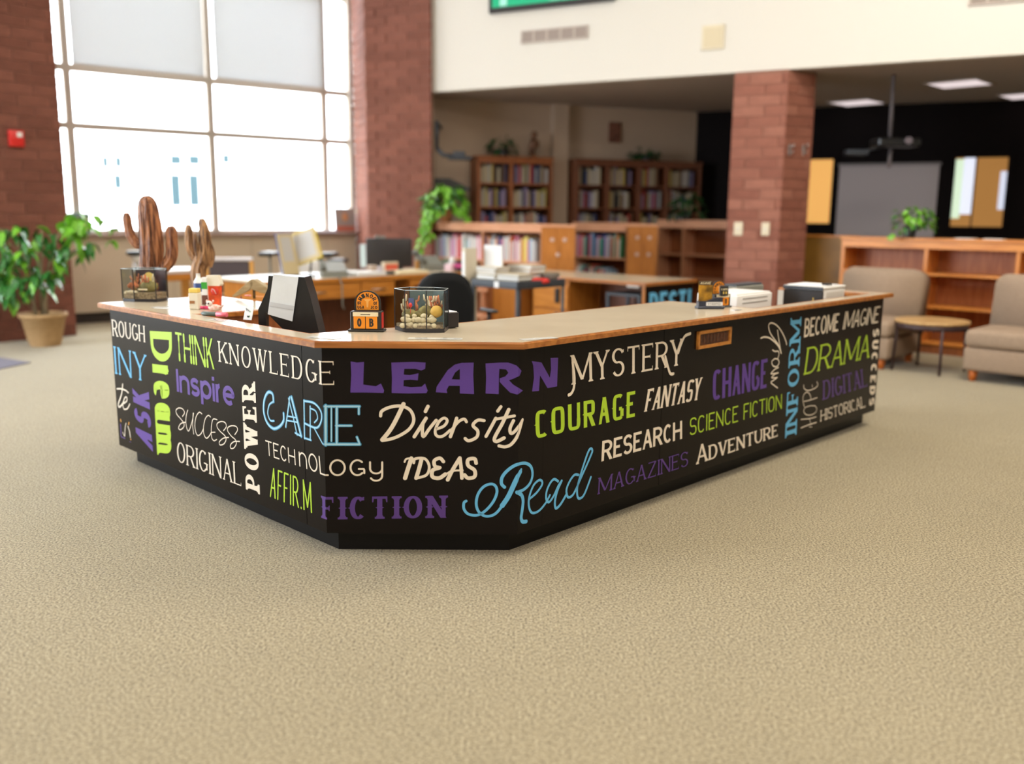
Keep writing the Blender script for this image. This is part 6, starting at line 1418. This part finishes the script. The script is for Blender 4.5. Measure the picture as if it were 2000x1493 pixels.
for a, b in ((xa[0], xa[1]), (xa[1], xa[2])):
    mb = MB(); mb.box(a + .006, b - .006, .005, .03, zb, ZD - .05, .003); dr = mb.obj('drawer', M_DSK, t)
    mb = MB(); c = (a + b) / 2; mb.tube([(c - .09, .004, zb + .07), (c - .085, -.02, zb + .07), (c + .085, -.02, zb + .07), (c + .09, .004, zb + .07)], .006, 7); mb.obj('handle', M_CHROME, dr)
mb = MB(); mb.box(xa[0], xa[2], .031, .9, zb, ZD - .031); mb.obj('drawer_case', M_DSKV, t)
mb = MB(); mb.box(xa[0], xa[0] + .03, .02, .9, 0, zb - .001); mb.obj('side_panel', M_OAKDD, t)
mb = MB(); mb.box(xa[0] + .03, xa[3], .42, .44, 0, zb - .001); mb.obj('modesty_panel', M_OAKDD, t)
mb = MB(); mb.box(xa[3], xa[5], .02, .9, 0, ZD - .031); mb.obj('pedestal', M_DSKV, t)
for k in range(3):
    mb = MB(); mb.box(xa[3] + .01, xa[4], .0, .019, .08 + .21 * k, .28 + .21 * k, .003); dr = mb.obj('drawer', M_DSK, t)
    mb = MB(); mb.box(xa[3] + .05, xa[4] - .05, -.006, -.0005, .19 + .21 * k, .22 + .21 * k, .002); mb.obj('handle', M_OAKDD, dr)
dM = TM(t)
def ondesk(px, back, name, label, cat, az=None, grp=None, z=ZD):
    a = dA + nR * back; x = along(a, dR, px); q = a + dR * x
    return thing(name, label, cat, (q.x, q.y, z + .0008), AZ_R if az is None else az, grp)
# open picture book on the desk
t = ondesk(580, .42, 'picture_book', 'open picture book with blue and yellow cover edges standing on the office desk', 'book', 92)
for sgn, cov, w_ in ((-1, mat('royal_blue_cover', (.03, .08, .32), .5), .22), (1, mat('lemon_yellow_cover', (.82, .62, .02), .5), .30)):
    Mx = Matrix.Translation((0, 0, .0)) @ Matrix.Rotation(R(-20 if sgn > 0 else 0), 4, 'Y') @ Matrix.Rotation(R(55 if sgn < 0 else -12), 4, 'Z') @ Matrix.Rotation(R(-14), 4, 'X')
    x0, x1 = (-w_, 0) if sgn < 0 else (0, w_)
    mb = MB(); mb.box(x0, x1, 0, .006, .11 if sgn > 0 else .005, .45, M=Mx); c_ = mb.obj('cover', cov, t)
    mb = MB(); mb.box(x0 + .012, x1 - .012, -.014, -.0005, .12 if sgn > 0 else .02, .44, M=Mx); mb.obj('page_block', mat('old_cream_page', (.52, .42, .24), .7), t)
    mb = MB(); mb.box(x0 + .04, x1 - .05, -.0155, -.0145, .16, .41, M=Mx); mb.obj('printed_panel', mat('pale_grey_print', (.46, .44, .42), .6), t)
mb = MB(); mb.box(-.10, .14, -.04, .12, 0, .02, .003); mb.tube([(.08, .08, .02), (.1, .09, .2)], .01, 6); mb.tube([(-.06, .05, .02), (-.02, .05, .2)], .01, 6); mb.obj('stand', M_BLK, t)
# telephone
def phone(t, s_=1):
    Mx = Matrix.Rotation(R(28), 4, 'X')
    mb = MB(); mb.prism([(-.10, 0), (.10, 0), (.10, .03), (.09, .12), (-.10, .05)], -.10, .10, Matrix.Rotation(R(90), 4, 'Z') @ RX); mb.obj('body', M_GREYP, t)
    mb = MB(); mb.box(-.045, .09, -.085, .05, .0, .006, M=Matrix.Translation((0, 0, .070)) @ Matrix.Rotation(R(24), 4, 'X')); mb.obj('key_panel', mat('pale_green_grey', (.34, .34, .28), .4), t)
    mb = MB(); mb.tube([(-.09, -.10, .065), (-.09, -.04, .105), (-.09, .06, .145), (-.09, .10, .145)], [.026, .018, .018, .028], 8); mb.obj('handset', mat('dark_green_grey', (.12, .12, .10), .4), t)
    mb = MB(); mb.tube([(.0, -.1, .01), (.02, -.2, .002), (.03, -.235, -.05), (.03, -.24, -.22), (.045, -.24, -.25)], .006, 5); mb.obj('cord', M_GREYP, t)
t = ondesk(645, .22, 'telephone', 'grey desk telephone on the office desk beside the picture book', 'telephone', 70); t.scale = (1.25,) * 3; phone(t)
def slab(px, back, name, label, cat, w_, d_, h, m, az=None, z=ZD, part='sheets', grp=None, band=None):
    t = ondesk(px, back, name, label, cat, az, grp, z); mb = MB(); mb.box(-w_ / 2, w_ / 2, -d_ / 2, d_ / 2, 0, h, min(.002, h / 4)); mb.obj(part, m, t)
    if band: mb = MB(); mb.box(-w_ / 2 + .01, w_ / 2 - .01, -d_ / 2 - .0015, -d_ / 2 - .0002, h * .15, h * .8); mb.obj('label', band, t)
    return t
slab(560, .20, 'paper_sheets', 'white sheets at the left end of the office desk', 'paper', .42, .26, .008, M_PAPER)
slab(705, .17, 'paper_sheets', 'thick pile of white paper on the desk right of the telephone', 'paper', .36, .30, .04, M_PAPER)
slab(760, .14, 'dark_pouch', 'small dark pouch on the desk below the red card box', 'pouch', .12, .06, .035, M_SCREEN, part='body')
slab(757, .35, 'card_box', 'small red and cream box standing in front of the rear monitor', 'box', .19, .06, .12, mat('cream_box', (.6, .5, .36), .6), part='body', band=mat('tomato_red', (.70, .12, .07), .5))
slab(738, .28, 'small_jar', 'pale jar left of the red and cream box', 'jar', .05, .05, .08, mat('lilac_white', (.6, .56, .62), .4), part='body')
slab(722, .26, 'desk_cup', 'tan pen cup on the desk left of the pale jar', 'cup', .075, .075, .10, mat('tan_cup', (.48, .38, .30), .5), part='body')
slab(790, .16, 'paper_tray', 'cream folder tray with pale sheets on the desk right of the dark pouch', 'tray', .42, .24, .035, M_CREAMP, part='body')
slab(812, .55, 'tall_box', 'small orange box right of the rear monitor foot', 'box', .05, .05, .11, mat('amber_box', (.60, .28, .06), .5), part='body')
t = ondesk(835, .50, 'telephone', 'beige desk telephone on the desk right of the rear monitor', 'telephone', 60); t.scale = (1.35,) * 3; phone(t)
slab(871, .38, 'green_jar', 'grey-green jar behind the beige telephone', 'jar', .09, .09, .13, mat('grey_green_jar', (.18, .24, .18), .4), part='body')
t = ondesk(880, .20, 'tissue_box', 'white and pink tissue bundle right of the grey-green jar', 'box'); mb = MB(); mb.box(-.07, .07, -.06, .06, 0, .08, .004); mb.obj('body', mat('pink_white', (.75, .55, .60), .5), t); mb = MB(); mb.lathe([(.05, .0805), (.03, .13), (.01, .17)], n=9); mb.obj('tissue', M_PAPER, t)
t = ondesk(897, .09, 'flower_pot', 'small dark pot with a magenta band at the right end of the desk', 'pot'); mb = MB(); mb.lathe([(.06, 0), (.075, .10), (.066, .10), (.06, .02)], n=16); mb.obj('body', M_BLK, t); mb = MB(); mb.lathe([(.0755, .04), (.078, .09)], n=16, caps=False); mb.obj('band', mat('magenta', (.5, .05, .2), .5), t)
# rear monitor
t = ondesk(758, .60, 'monitor', 'black computer monitor seen from behind on the office desk with a small camera on top', 'monitor', 88)
mb = MB(); mb.box(-.27, .25, 0, .035, .05, .37, .008, 2, M=Matrix.Rotation(R(4), 4, 'X')); mb.obj('screen_housing', M_SCREEN, t)
mb = MB(); mb.box(.02, .18, -.05, .1, 0, .012, .003); mb.box(.06, .14, .03, .06, .012, .14, .004); mb.obj('stand', M_BLK, t)
mb = MB(); mb.box(-.13, -.05, .0, .04, .372, .395, .006); mb.lathe([(.02, 0), (.02, .03)], (-.15, .02, .37), 10); mb.obj('camera', M_GREYP, t)
mb = MB(); mb.box(-.34, -.275, .01, .02, .04, .30, M=Matrix.Rotation(R(4), 4, 'X')); mb.obj('taped_note', mat('pale_teal_paper', (.5, .6, .62), .6), t)
# ---- second desk with cream top and DESTI panel
eA = at(1262, 553, ZD).xy; dXv = Vector((dX.x, dX.y))
# local frame: x to the right along dX, origin at left end of front edge; front-right corner is eA
WE = -along(eA, dX, 940); e0 = eA - dXv * WE
depthE = .90
t = thing('service_desk', 'rear service desk with cream top, oak edge and black end panel reading DESTI', 'desk', (e0.x, e0.y, 0), AZ_L)
mb = MB(); mb.box(.015, WE - .015, .015, depthE, ZD - .028, ZD + .0, .003); mb.obj('desktop', M_TOP, t)
for (a, b, c, d) in ((0, WE, 0, .0145), (WE - .0145, WE, .015, depthE), (0, .0145, .015, depthE)):
    mb = MB(); mb.box(a, b, c, d, ZD - .034, ZD + .001, .003); mb.obj('wood_edge', M_EDGE, t)
mb = MB(); mb.box(WE - .05, WE - .03, .03, depthE - .02, 0, ZD - .029); ep = mb.obj('end_panel', M_BLACKP, t)
mb = MB(); mb.box(WE - .055, WE - .028, .018, .0295, 0, ZD - .035); mb.obj('corner_strip', M_OAKV, t)
P_ = letters('DESTI', 3.3, st=.22, th=.16, gap=.10, serif=.03, sh=.06)
bm = bmesh.new()
for pl, l_ in P_:
    bm.faces.new([bm.verts.new((WE - .0292 + l_ * .00003, .10 + a * .225, .42 + b * .235)) for a, b in pl])
me = bpy.data.meshes.new('lettering'); bm.to_mesh(me); bm.free(); me.materials.append(INK_B); link('lettering', me, ep, 'blue vinyl lettering reading DESTI')
# pedestals under it
xq = [along(e0, dX, p_) for p_ in (944, 1003, 1036, 1106, 1112)]
mb = MB(); mb.box(xq[0], xq[1], .04, .86, 0, ZD - .029, .003); mb.obj('pedestal', M_OAKV, t)
mb = MB(); mb.box(xq[0] + .02, xq[0] + .10, .028, .0395, .05, ZD - .06, .002); mb.obj('door_stile', M_OAKD, t)
mb = MB(); mb.box(xq[2], xq[3], .045, .86, 0, ZD - .029, .003); mb.obj('pedestal', M_DSKV, t)
for a, b in ((.42, .66), (.16, .40)):
    mb = MB(); mb.box(xq[2] + .01, xq[3] - .01, .025, .0445, a, b, .003); dr = mb.obj('drawer', M_DSK, t)
    mb = MB(); mb.box(xq[3] - .17, xq[3] - .11, .0, .0245, a + .06, b - .02, .008); mb.obj('handle', M_BLK, dr)
mb = MB(); mb.box(xq[3] + .02, WE - .06, .55, .57, 0, ZD - .029); mb.obj('modesty_panel', M_OAKDD, t)
mb = MB(); mb.box(WE - .25, WE - .10, .02, .03, ZD - .055, ZD - .036, .002); mb.obj('white_tag', M_WHITE, t)
# dark low steel table in the knee space
xk = along(e0, dX, 1172); q = e0 + dXv * xk
t2 = thing('low_table', 'low black steel table tucked into the knee space of the service desk', 'table', (q.x + nL.x * .10, q.y + nL.y * .10, 0), AZ_L)
Lk = WE - xk - .14
mb = MB(); mb.box(0, Lk, 0, .38, .60, .63, .003); mb.obj('tabletop', M_DKGREY, t2)
for x, y in ((.02, .02), (Lk - .02, .02), (.02, .36), (Lk - .02, .36)): mb = MB(); mb.box(x - .015, x + .015, y - .015, y + .015, 0, .5998); mb.obj('leg', M_DKGREY, t2)
# ---- grey cart with piles
zc = .85; cP = at(1010, 551, zc).xy
t = thing('utility_cart', 'dark blue-grey steel utility cart loaded with books and papers', 'cart', (cP.x, cP.y, 0), AZ_L)
# corner nearest at origin; local x along dX negative = left, local y = nL (right-back)
LX = -along(cP, dX, 917); LY = along(cP, nL, 1104)
cx0 = -LX
mb = MB(); mb.box(cx0, 0, 0, LY, zc - .055, zc - .04, .002); mb.obj('tray_floor', M_DKGREY, t)
for (a, b, c, d) in ((cx0, 0, 0, .012), (cx0, 0, LY - .012, LY), (cx0, cx0 + .012, .0125, LY - .0125), (-.012, 0, .0125, LY - .0125)):
    mb = MB(); mb.box(a, b, c, d, zc - .065, zc, .003); mb.obj('tray_rim', M_DKGREY, t)
mb = MB(); mb.box(cx0, 0, 0, LY, .18, .20, .002); mb.obj('lower_tray', M_DKGREY, t)
for x, y in ((cx0 + .015, .015), (-.015, .015), (-.015, LY - .015), (cx0 + .015, LY - .015)):
    mb = MB(); mb.tube([(x, y, .06), (x, y, zc - .066)], .014, 8); mb.obj('post', M_DKGREY, t); mb = MB(); mb.lathe([(.03, 0), (.03, .025)], n=12, M=Matrix.Translation((x + .0125, y, .03)) @ Matrix.Rotation(R(-90), 4, 'Y')); mb.obj('wheel', M_BLK, t)
mb = MB(); mb.box(cx0 + LX * .52, cx0 + LX * .62, -.004, -.0008, zc - .062, zc - .01); mb.obj('label_tag', M_PAPER, t)
cM = TM(t); zt = zc - .0395
def oncart(name, label, cat, x, y, az=AZ_L, z=zt):
    q = cM @ Vector((x, y, 0)); return thing(name, label, cat, (q.x, q.y, z), az, 'piles on the utility cart' if name == 'book_pile' else None)
def pile(label, x, y, w_, d_, hs, seed, mats_, z=zt, az=AZ_L):
    random.seed(seed); zz = z
    for i, h in enumerate(hs):
        w2, d2 = w_ * random.uniform(.9, 1), d_ * random.uniform(.9, 1)
        tt = oncart('flat_book', f'{CN[mats_[i % len(mats_)].name]} book lying in the {label}, {ORD[i]} from the bottom', 'book', x + random.uniform(-.01, .01), y, az + random.uniform(-7, 7), zz)
        tt['group'] = 'books lying on the utility cart'
        m = mats_[i % len(mats_)]
        mb = MB(); mb.box(-w2 / 2, w2 / 2, -d2 / 2, d2 / 2, 0, .004); mb.box(-w2 / 2, w2 / 2, -d2 / 2, d2 / 2, h - .004, h); mb.box(-w2 / 2, w2 / 2, d2 / 2 - .004, d2 / 2, .004, h - .004); mb.obj('cover', m, tt)
        mb = MB(); mb.box(-w2 / 2 + .006, w2 / 2 - .006, -d2 / 2 + .005, d2 / 2 - .0045, .0042, h - .0042); mb.obj('page_block', M_PAPER, tt)
        zz += h + .0006
M_CRM = mat('pale_cream_cover', (.52, .45, .33), .6); M_YLW = mat('buff_yellow_cover', (.52, .39, .17), .6); M_OLV = mat('olive_grey_cover', (.22, .22, .15), .6)
CN = {'pale_cream_cover': 'cream', 'buff_yellow_cover': 'buff', 'olive_grey_cover': 'olive-grey'}
pile('left pile on the cart', cx0 * .74, .12, LX * .46, .19, [.04, .035, .025, .025, .02], 1, [M_CRM, M_OLV, M_YLW, M_CRM])
pile('middle pile on the cart', cx0 * .26, .12, LX * .44, .19, [.045, .03, .02], 2, [M_CRM, M_OLV, M_CRM])
pile('rear pile on the cart', cx0 * .5, LY * .66, LX * .5, .22, [.05, .04, .035, .03], 3, [M_YLW, M_CRM])
t = oncart('binder', 'tall cream binder standing upright at the left corner of the cart', 'binder', cx0 - .04, .05, z=.40)
q = cM @ Vector((cx0 - .05, .03, 0)); t.location = (q.x, q.y, .36 + .0)
mb = MB(); mb.box(-.025, .020, -.07, .07, .0, 1.02 - .13); mb.obj('cover', mat('cream_binder', (.58, .52, .40), .5), t); mb = MB(); mb.box(-.02, .016, -.072, -.0702, .02, .86); mb.obj('spine_paper', M_PAPER, t)
t.location.z = .205; t.scale.z = 1.02
t = oncart('paper_sheet', 'blank white sheet standing upright behind the left pile on the cart', 'paper', cx0 * .60, .25, z=zt); t.location.x -= .13; mb = MB(); mb.box(-.13, .09, 0, .012, 0, .33); mb.obj('sheet', M_PAPER, t); mb = MB(); mb.box(-.12, .08, .013, .03, .0, .20); mb.obj('support_block', M_CRM, t)
t = oncart('red_cloth', 'bright red crumpled cloth at the right end of the cart', 'cloth', -.06, LY * .52, z=zt); mb = MB(); random.seed(4)
for k in range(5): mb.ell((random.uniform(-.04, .05), random.uniform(-.10, .12), .028), .05, .06, .028, 9, 6, jit=.12)
mb.obj('folds', M_RED, t, kind='stuff')
t = oncart('wire_bowl', 'small dark wire bowl on the right end of the cart', 'bowl', -.08, LY * .82, z=zt); mb = MB(); mb.lathe([(.035, 0), (.06, .03), (.085, .08), (.080, .08), (.055, .032), (.03, .006)], n=18); mb.obj('bowl', mat('dark_wire', (.14, .11, .09), .5), t); mb = MB(); mb.lathe([(.083, .0805), (.088, .086), (.083, .088)], n=18, caps=False); mb.obj('rim', M_GREYP, t)
t = oncart('small_tin', 'small pinkish tin next to the wire bowl on the cart', 'tin', -.05, LY * .93 - .02, z=zt); mb = MB(); mb.lathe([(.03, 0), (.03, .05)], n=14); mb.obj('body', mat('pink_tin', (.62, .15, .15), .4), t); mb = MB(); mb.lathe([(.031, .0502), (.031, .058)], n=14); mb.obj('lid', M_WHITE, t)
# ---- office chair
D_ = 7.3; p = xz(866, D_); t = thing('office_chair', 'black fabric office chair with rounded back behind the counter', 'chair', (p.x, D_, 0), 62)
mb = MB()
pts = []
for i in range(15):
    a = math.pi * i / 14; pts.append((.25 * math.copysign(abs(math.cos(a)) ** .7, math.cos(a)), .30 * math.sin(a) ** .8 + .12))
pts = [(.21, -.22)] + pts + [(-.21, -.22)]
z0 = .53
b = mb.b; front = [b.verts.new((x, -.035 - .02 * (x / .25) ** 2 * -1, z0 + z)) for x, z in pts]; back_ = [b.verts.new((x, .045, z0 + z)) for x, z in pts]; cf = [b.verts.new((x * .82, -.065, z0 + .02 + (z - .02) * .84)) for x, z in pts]; cb = [b.verts.new((x * .82, .075, z0 + .02 + (z - .02) * .84)) for x, z in pts]
n = len(pts)
for i in range(n):
    j = (i + 1) % n
    for A, B in ((cf, front), (front, back_), (back_, cb)):
        f = b.faces.new((A[i], A[j], B[j], B[i])); f.smooth = True
b.faces.new(cf); b.faces.new(cb[::-1])
mb.obj('backrest', M_BLKF, t)
mb = MB(); mb.box(-.24, .24, -.50, -.03, .44, .52, .03, 3); mb.obj('seat', M_BLKF, t)
mb = MB(); mb.tube([(0, .05, .72), (0, .09, .58), (0, .0, .42), (0, -.2, .42)], .022, 8); mb.obj('back_bar', M_BLK, t)
mb = MB(); mb.tube([(0, -.25, .43), (0, -.25, .10)], .028, 10); mb.obj('gas_column', M_BLK, t)
for k in range(5):
    a = 2 * math.pi * k / 5 + .3; mb = MB(); mb.tube([(0, -.25, .12), (.28 * math.cos(a), -.25 + .28 * math.sin(a), .075)], [.025, .016], 7); mb.obj('leg', M_BLK, t)
    mb = MB(); mb.lathe([(.027, -.015), (.027, .015)], n=12, M=Matrix.Translation((.28 * math.cos(a), -.25 + .28 * math.sin(a), .0275)) @ Matrix.Rotation(R(90), 4, 'X')); mb.obj('castor', M_BLK, t)
for sg in (-1, 1):
    mb = MB(); mb.tube([(sg * .22, -.2, .45), (sg * .29, -.2, .52), (sg * .29, -.2, .64)], .016, 7); mb.box(sg * .29 - .03, sg * .29 + .03, -.32, -.08, .64, .665, .01); mb.obj('armrest', M_BLK, t)
# red and orange toys on the low tray beside the chair
q = at(908, 556, .80).xy; t = thing('orange_tray', 'orange tray with red top standing between the office chair and the cart', 'tray', (q.x - .06, q.y + .35, 0), AZ_R)
mb = MB(); mb.box(-.16, .12, -.10, .12, .66, .70, .004); mb.obj('tray', mat('orange_wood', (.62, .24, .03), .4), t); mb = MB(); mb.box(-.08, .10, -.05, .10, .7005, .75, .006); mb.obj('red_block', M_RED, t)
mb = MB(); mb.box(-.14, -.09, -.08, -.02, .7005, .74, .004); mb.obj('white_block', M_WHITE, t)
mb = MB(); mb.box(-.02, .02, -.02, .02, .012, .6595); mb.box(-.15, .12, -.12, .12, 0, .012); mb.obj('stand', M_BLK, t)
# ---- wooden table and chairs by the window
zt_ = .76; D_ = 11.0; p = xz(372, D_)
t = thing('wooden_table', 'light oak table with pale top under the window behind the cactus', 'table', (p.x, p.y, 0), 45)
t.location = (xz(404, 10.6).x, 10.6, 0)
mb = MB(); mb.box(-.68, 0, 0, .6, .72, .76, .004); mb.obj('tabletop', mat('lilac_white_top', (.62, .58, .58), .35, .5), t)
mb = MB(); mb.box(-.67, -.01, .01, .03, .64, .7195, .003); mb.obj('apron', M_DSK, t)
M_YO = wood('yellow_oak', (.55, .25, .05), (.68, .36, .09), .35, 'z')
for x, y in ((-.06, .04), (-.58, .04), (-.06, .55), (-.62, .55)):
    mb = MB(); mb.box(x - .045, x + .045, y - .03, y + .03, 0, .7195 if y > .1 else .6395, .004); mb.obj('leg', M_YO, t)
mb = MB(); mb.box(-.53, -.11, .0, .035, .22, .32, .004); mb.obj('stretcher', M_YO, t)
t = thing('oak_chair', 'oak-framed chair with charcoal back beside the light oak table', 'chair', (xz(432, 10.2).x, 10.2, 0), 84)
M_CHAR = mat('charcoal_upholstery', (.085, .068, .072), .85, .2)
mb = MB(); mb.box(-.22, .22, .21, .25, .50, .86, .01, 2); mb.obj('backrest', M_CHAR, t)
mb = MB(); mb.box(-.24, .26, .19, .27, .865, .90, .006); mb.obj('top_rail', mat('lilac_white_top', (.62, .58, .58)), t)
mb = MB(); mb.box(-.23, .23, -.22, .20, .42, .48, .02, 2); mb.obj('seat', M_CHAR, t)
for sg in (-1, 1):
    mb = MB(); mb.box(sg * .25 - .022, sg * .25 + .022, .20, .245, 0, .864, .004); mb.obj('leg', M_YO, t); mb = MB(); mb.box(sg * .25 - .022, sg * .25 + .022, -.22, -.175, 0, .62, .004); mb.obj('leg', M_YO, t)
    mb = MB(); mb.box(sg * .25 - .025, sg * .25 + .025, -.22, .199, .6205, .65, .006); mb.obj('armrest', M_YO, t)
for lab, px, D_, z_, wid in (('white-shelled chair with black arm pads behind the picture book', 578, 10.9, .90, .44), ('black-armed chair between picture book and rear monitor', 690, 11.4, .80, .26)):
    p = xz(px, D_); t = thing('arm_chair', lab, 'chair', (p.x, D_, 0), 95)
    mb = MB(); mb.box(-wid * .7, wid * .45, .2, .24, .5, z_ - .05 if wid > .3 else z_ - .1, .015, 2); mb.obj('back_shell', M_WHITE if wid > .3 else M_GREYP, t)
    mb = MB(); mb.box(-.22, .22, -.22, .2, .42, .47, .015, 2); mb.obj('seat', M_BLKF, t)
    for sg in (-1, 1):
        mb = MB(); mb.box(sg * wid * .82 - .085, sg * wid * .82 + .085, -.15, .15, z_, z_ + .05, .012); mb.obj('arm_pad', M_BLK, t)
        mb = MB(); mb.tube([(sg * wid * .8, 0, z_ - .0005), (sg * wid * .8, 0, .45), (sg * .15, 0, .43)], .015, 7); mb.obj('arm_post', M_GREYP, t)
    for k in range(4):
        a = R(45 + 90 * k); mb = MB(); mb.tube([(.15 * math.cos(a), .15 * math.sin(a), .42), (.24 * math.cos(a), .24 * math.sin(a), 0)], .014, 7); mb.obj('leg', M_CHROME, t)
p = xz(262, 11.2); t = thing('tall_stool', 'tall stool with black pad below the window, behind the tall cactus', 'stool', (p.x, 11.2, 0), 90)
mb = MB(); mb.lathe([(.02, 0), (.13, .005), (.14, .03), (.13, .055), (.02, .06)], (0, 0, .88), 20); mb.obj('seat', M_BLK, t)
mb = MB(); mb.lathe([(.06, .80), (.10, .879)], n=16); mb.obj('white_collar', M_WHITE, t)
for k in range(4):
    a = R(45 + 90 * k); mb = MB(); mb.tube([(.05 * math.cos(a), .05 * math.sin(a), .80), (.20 * math.cos(a), .20 * math.sin(a), 0)], .013, 7); mb.obj('leg', M_CHROME, t)
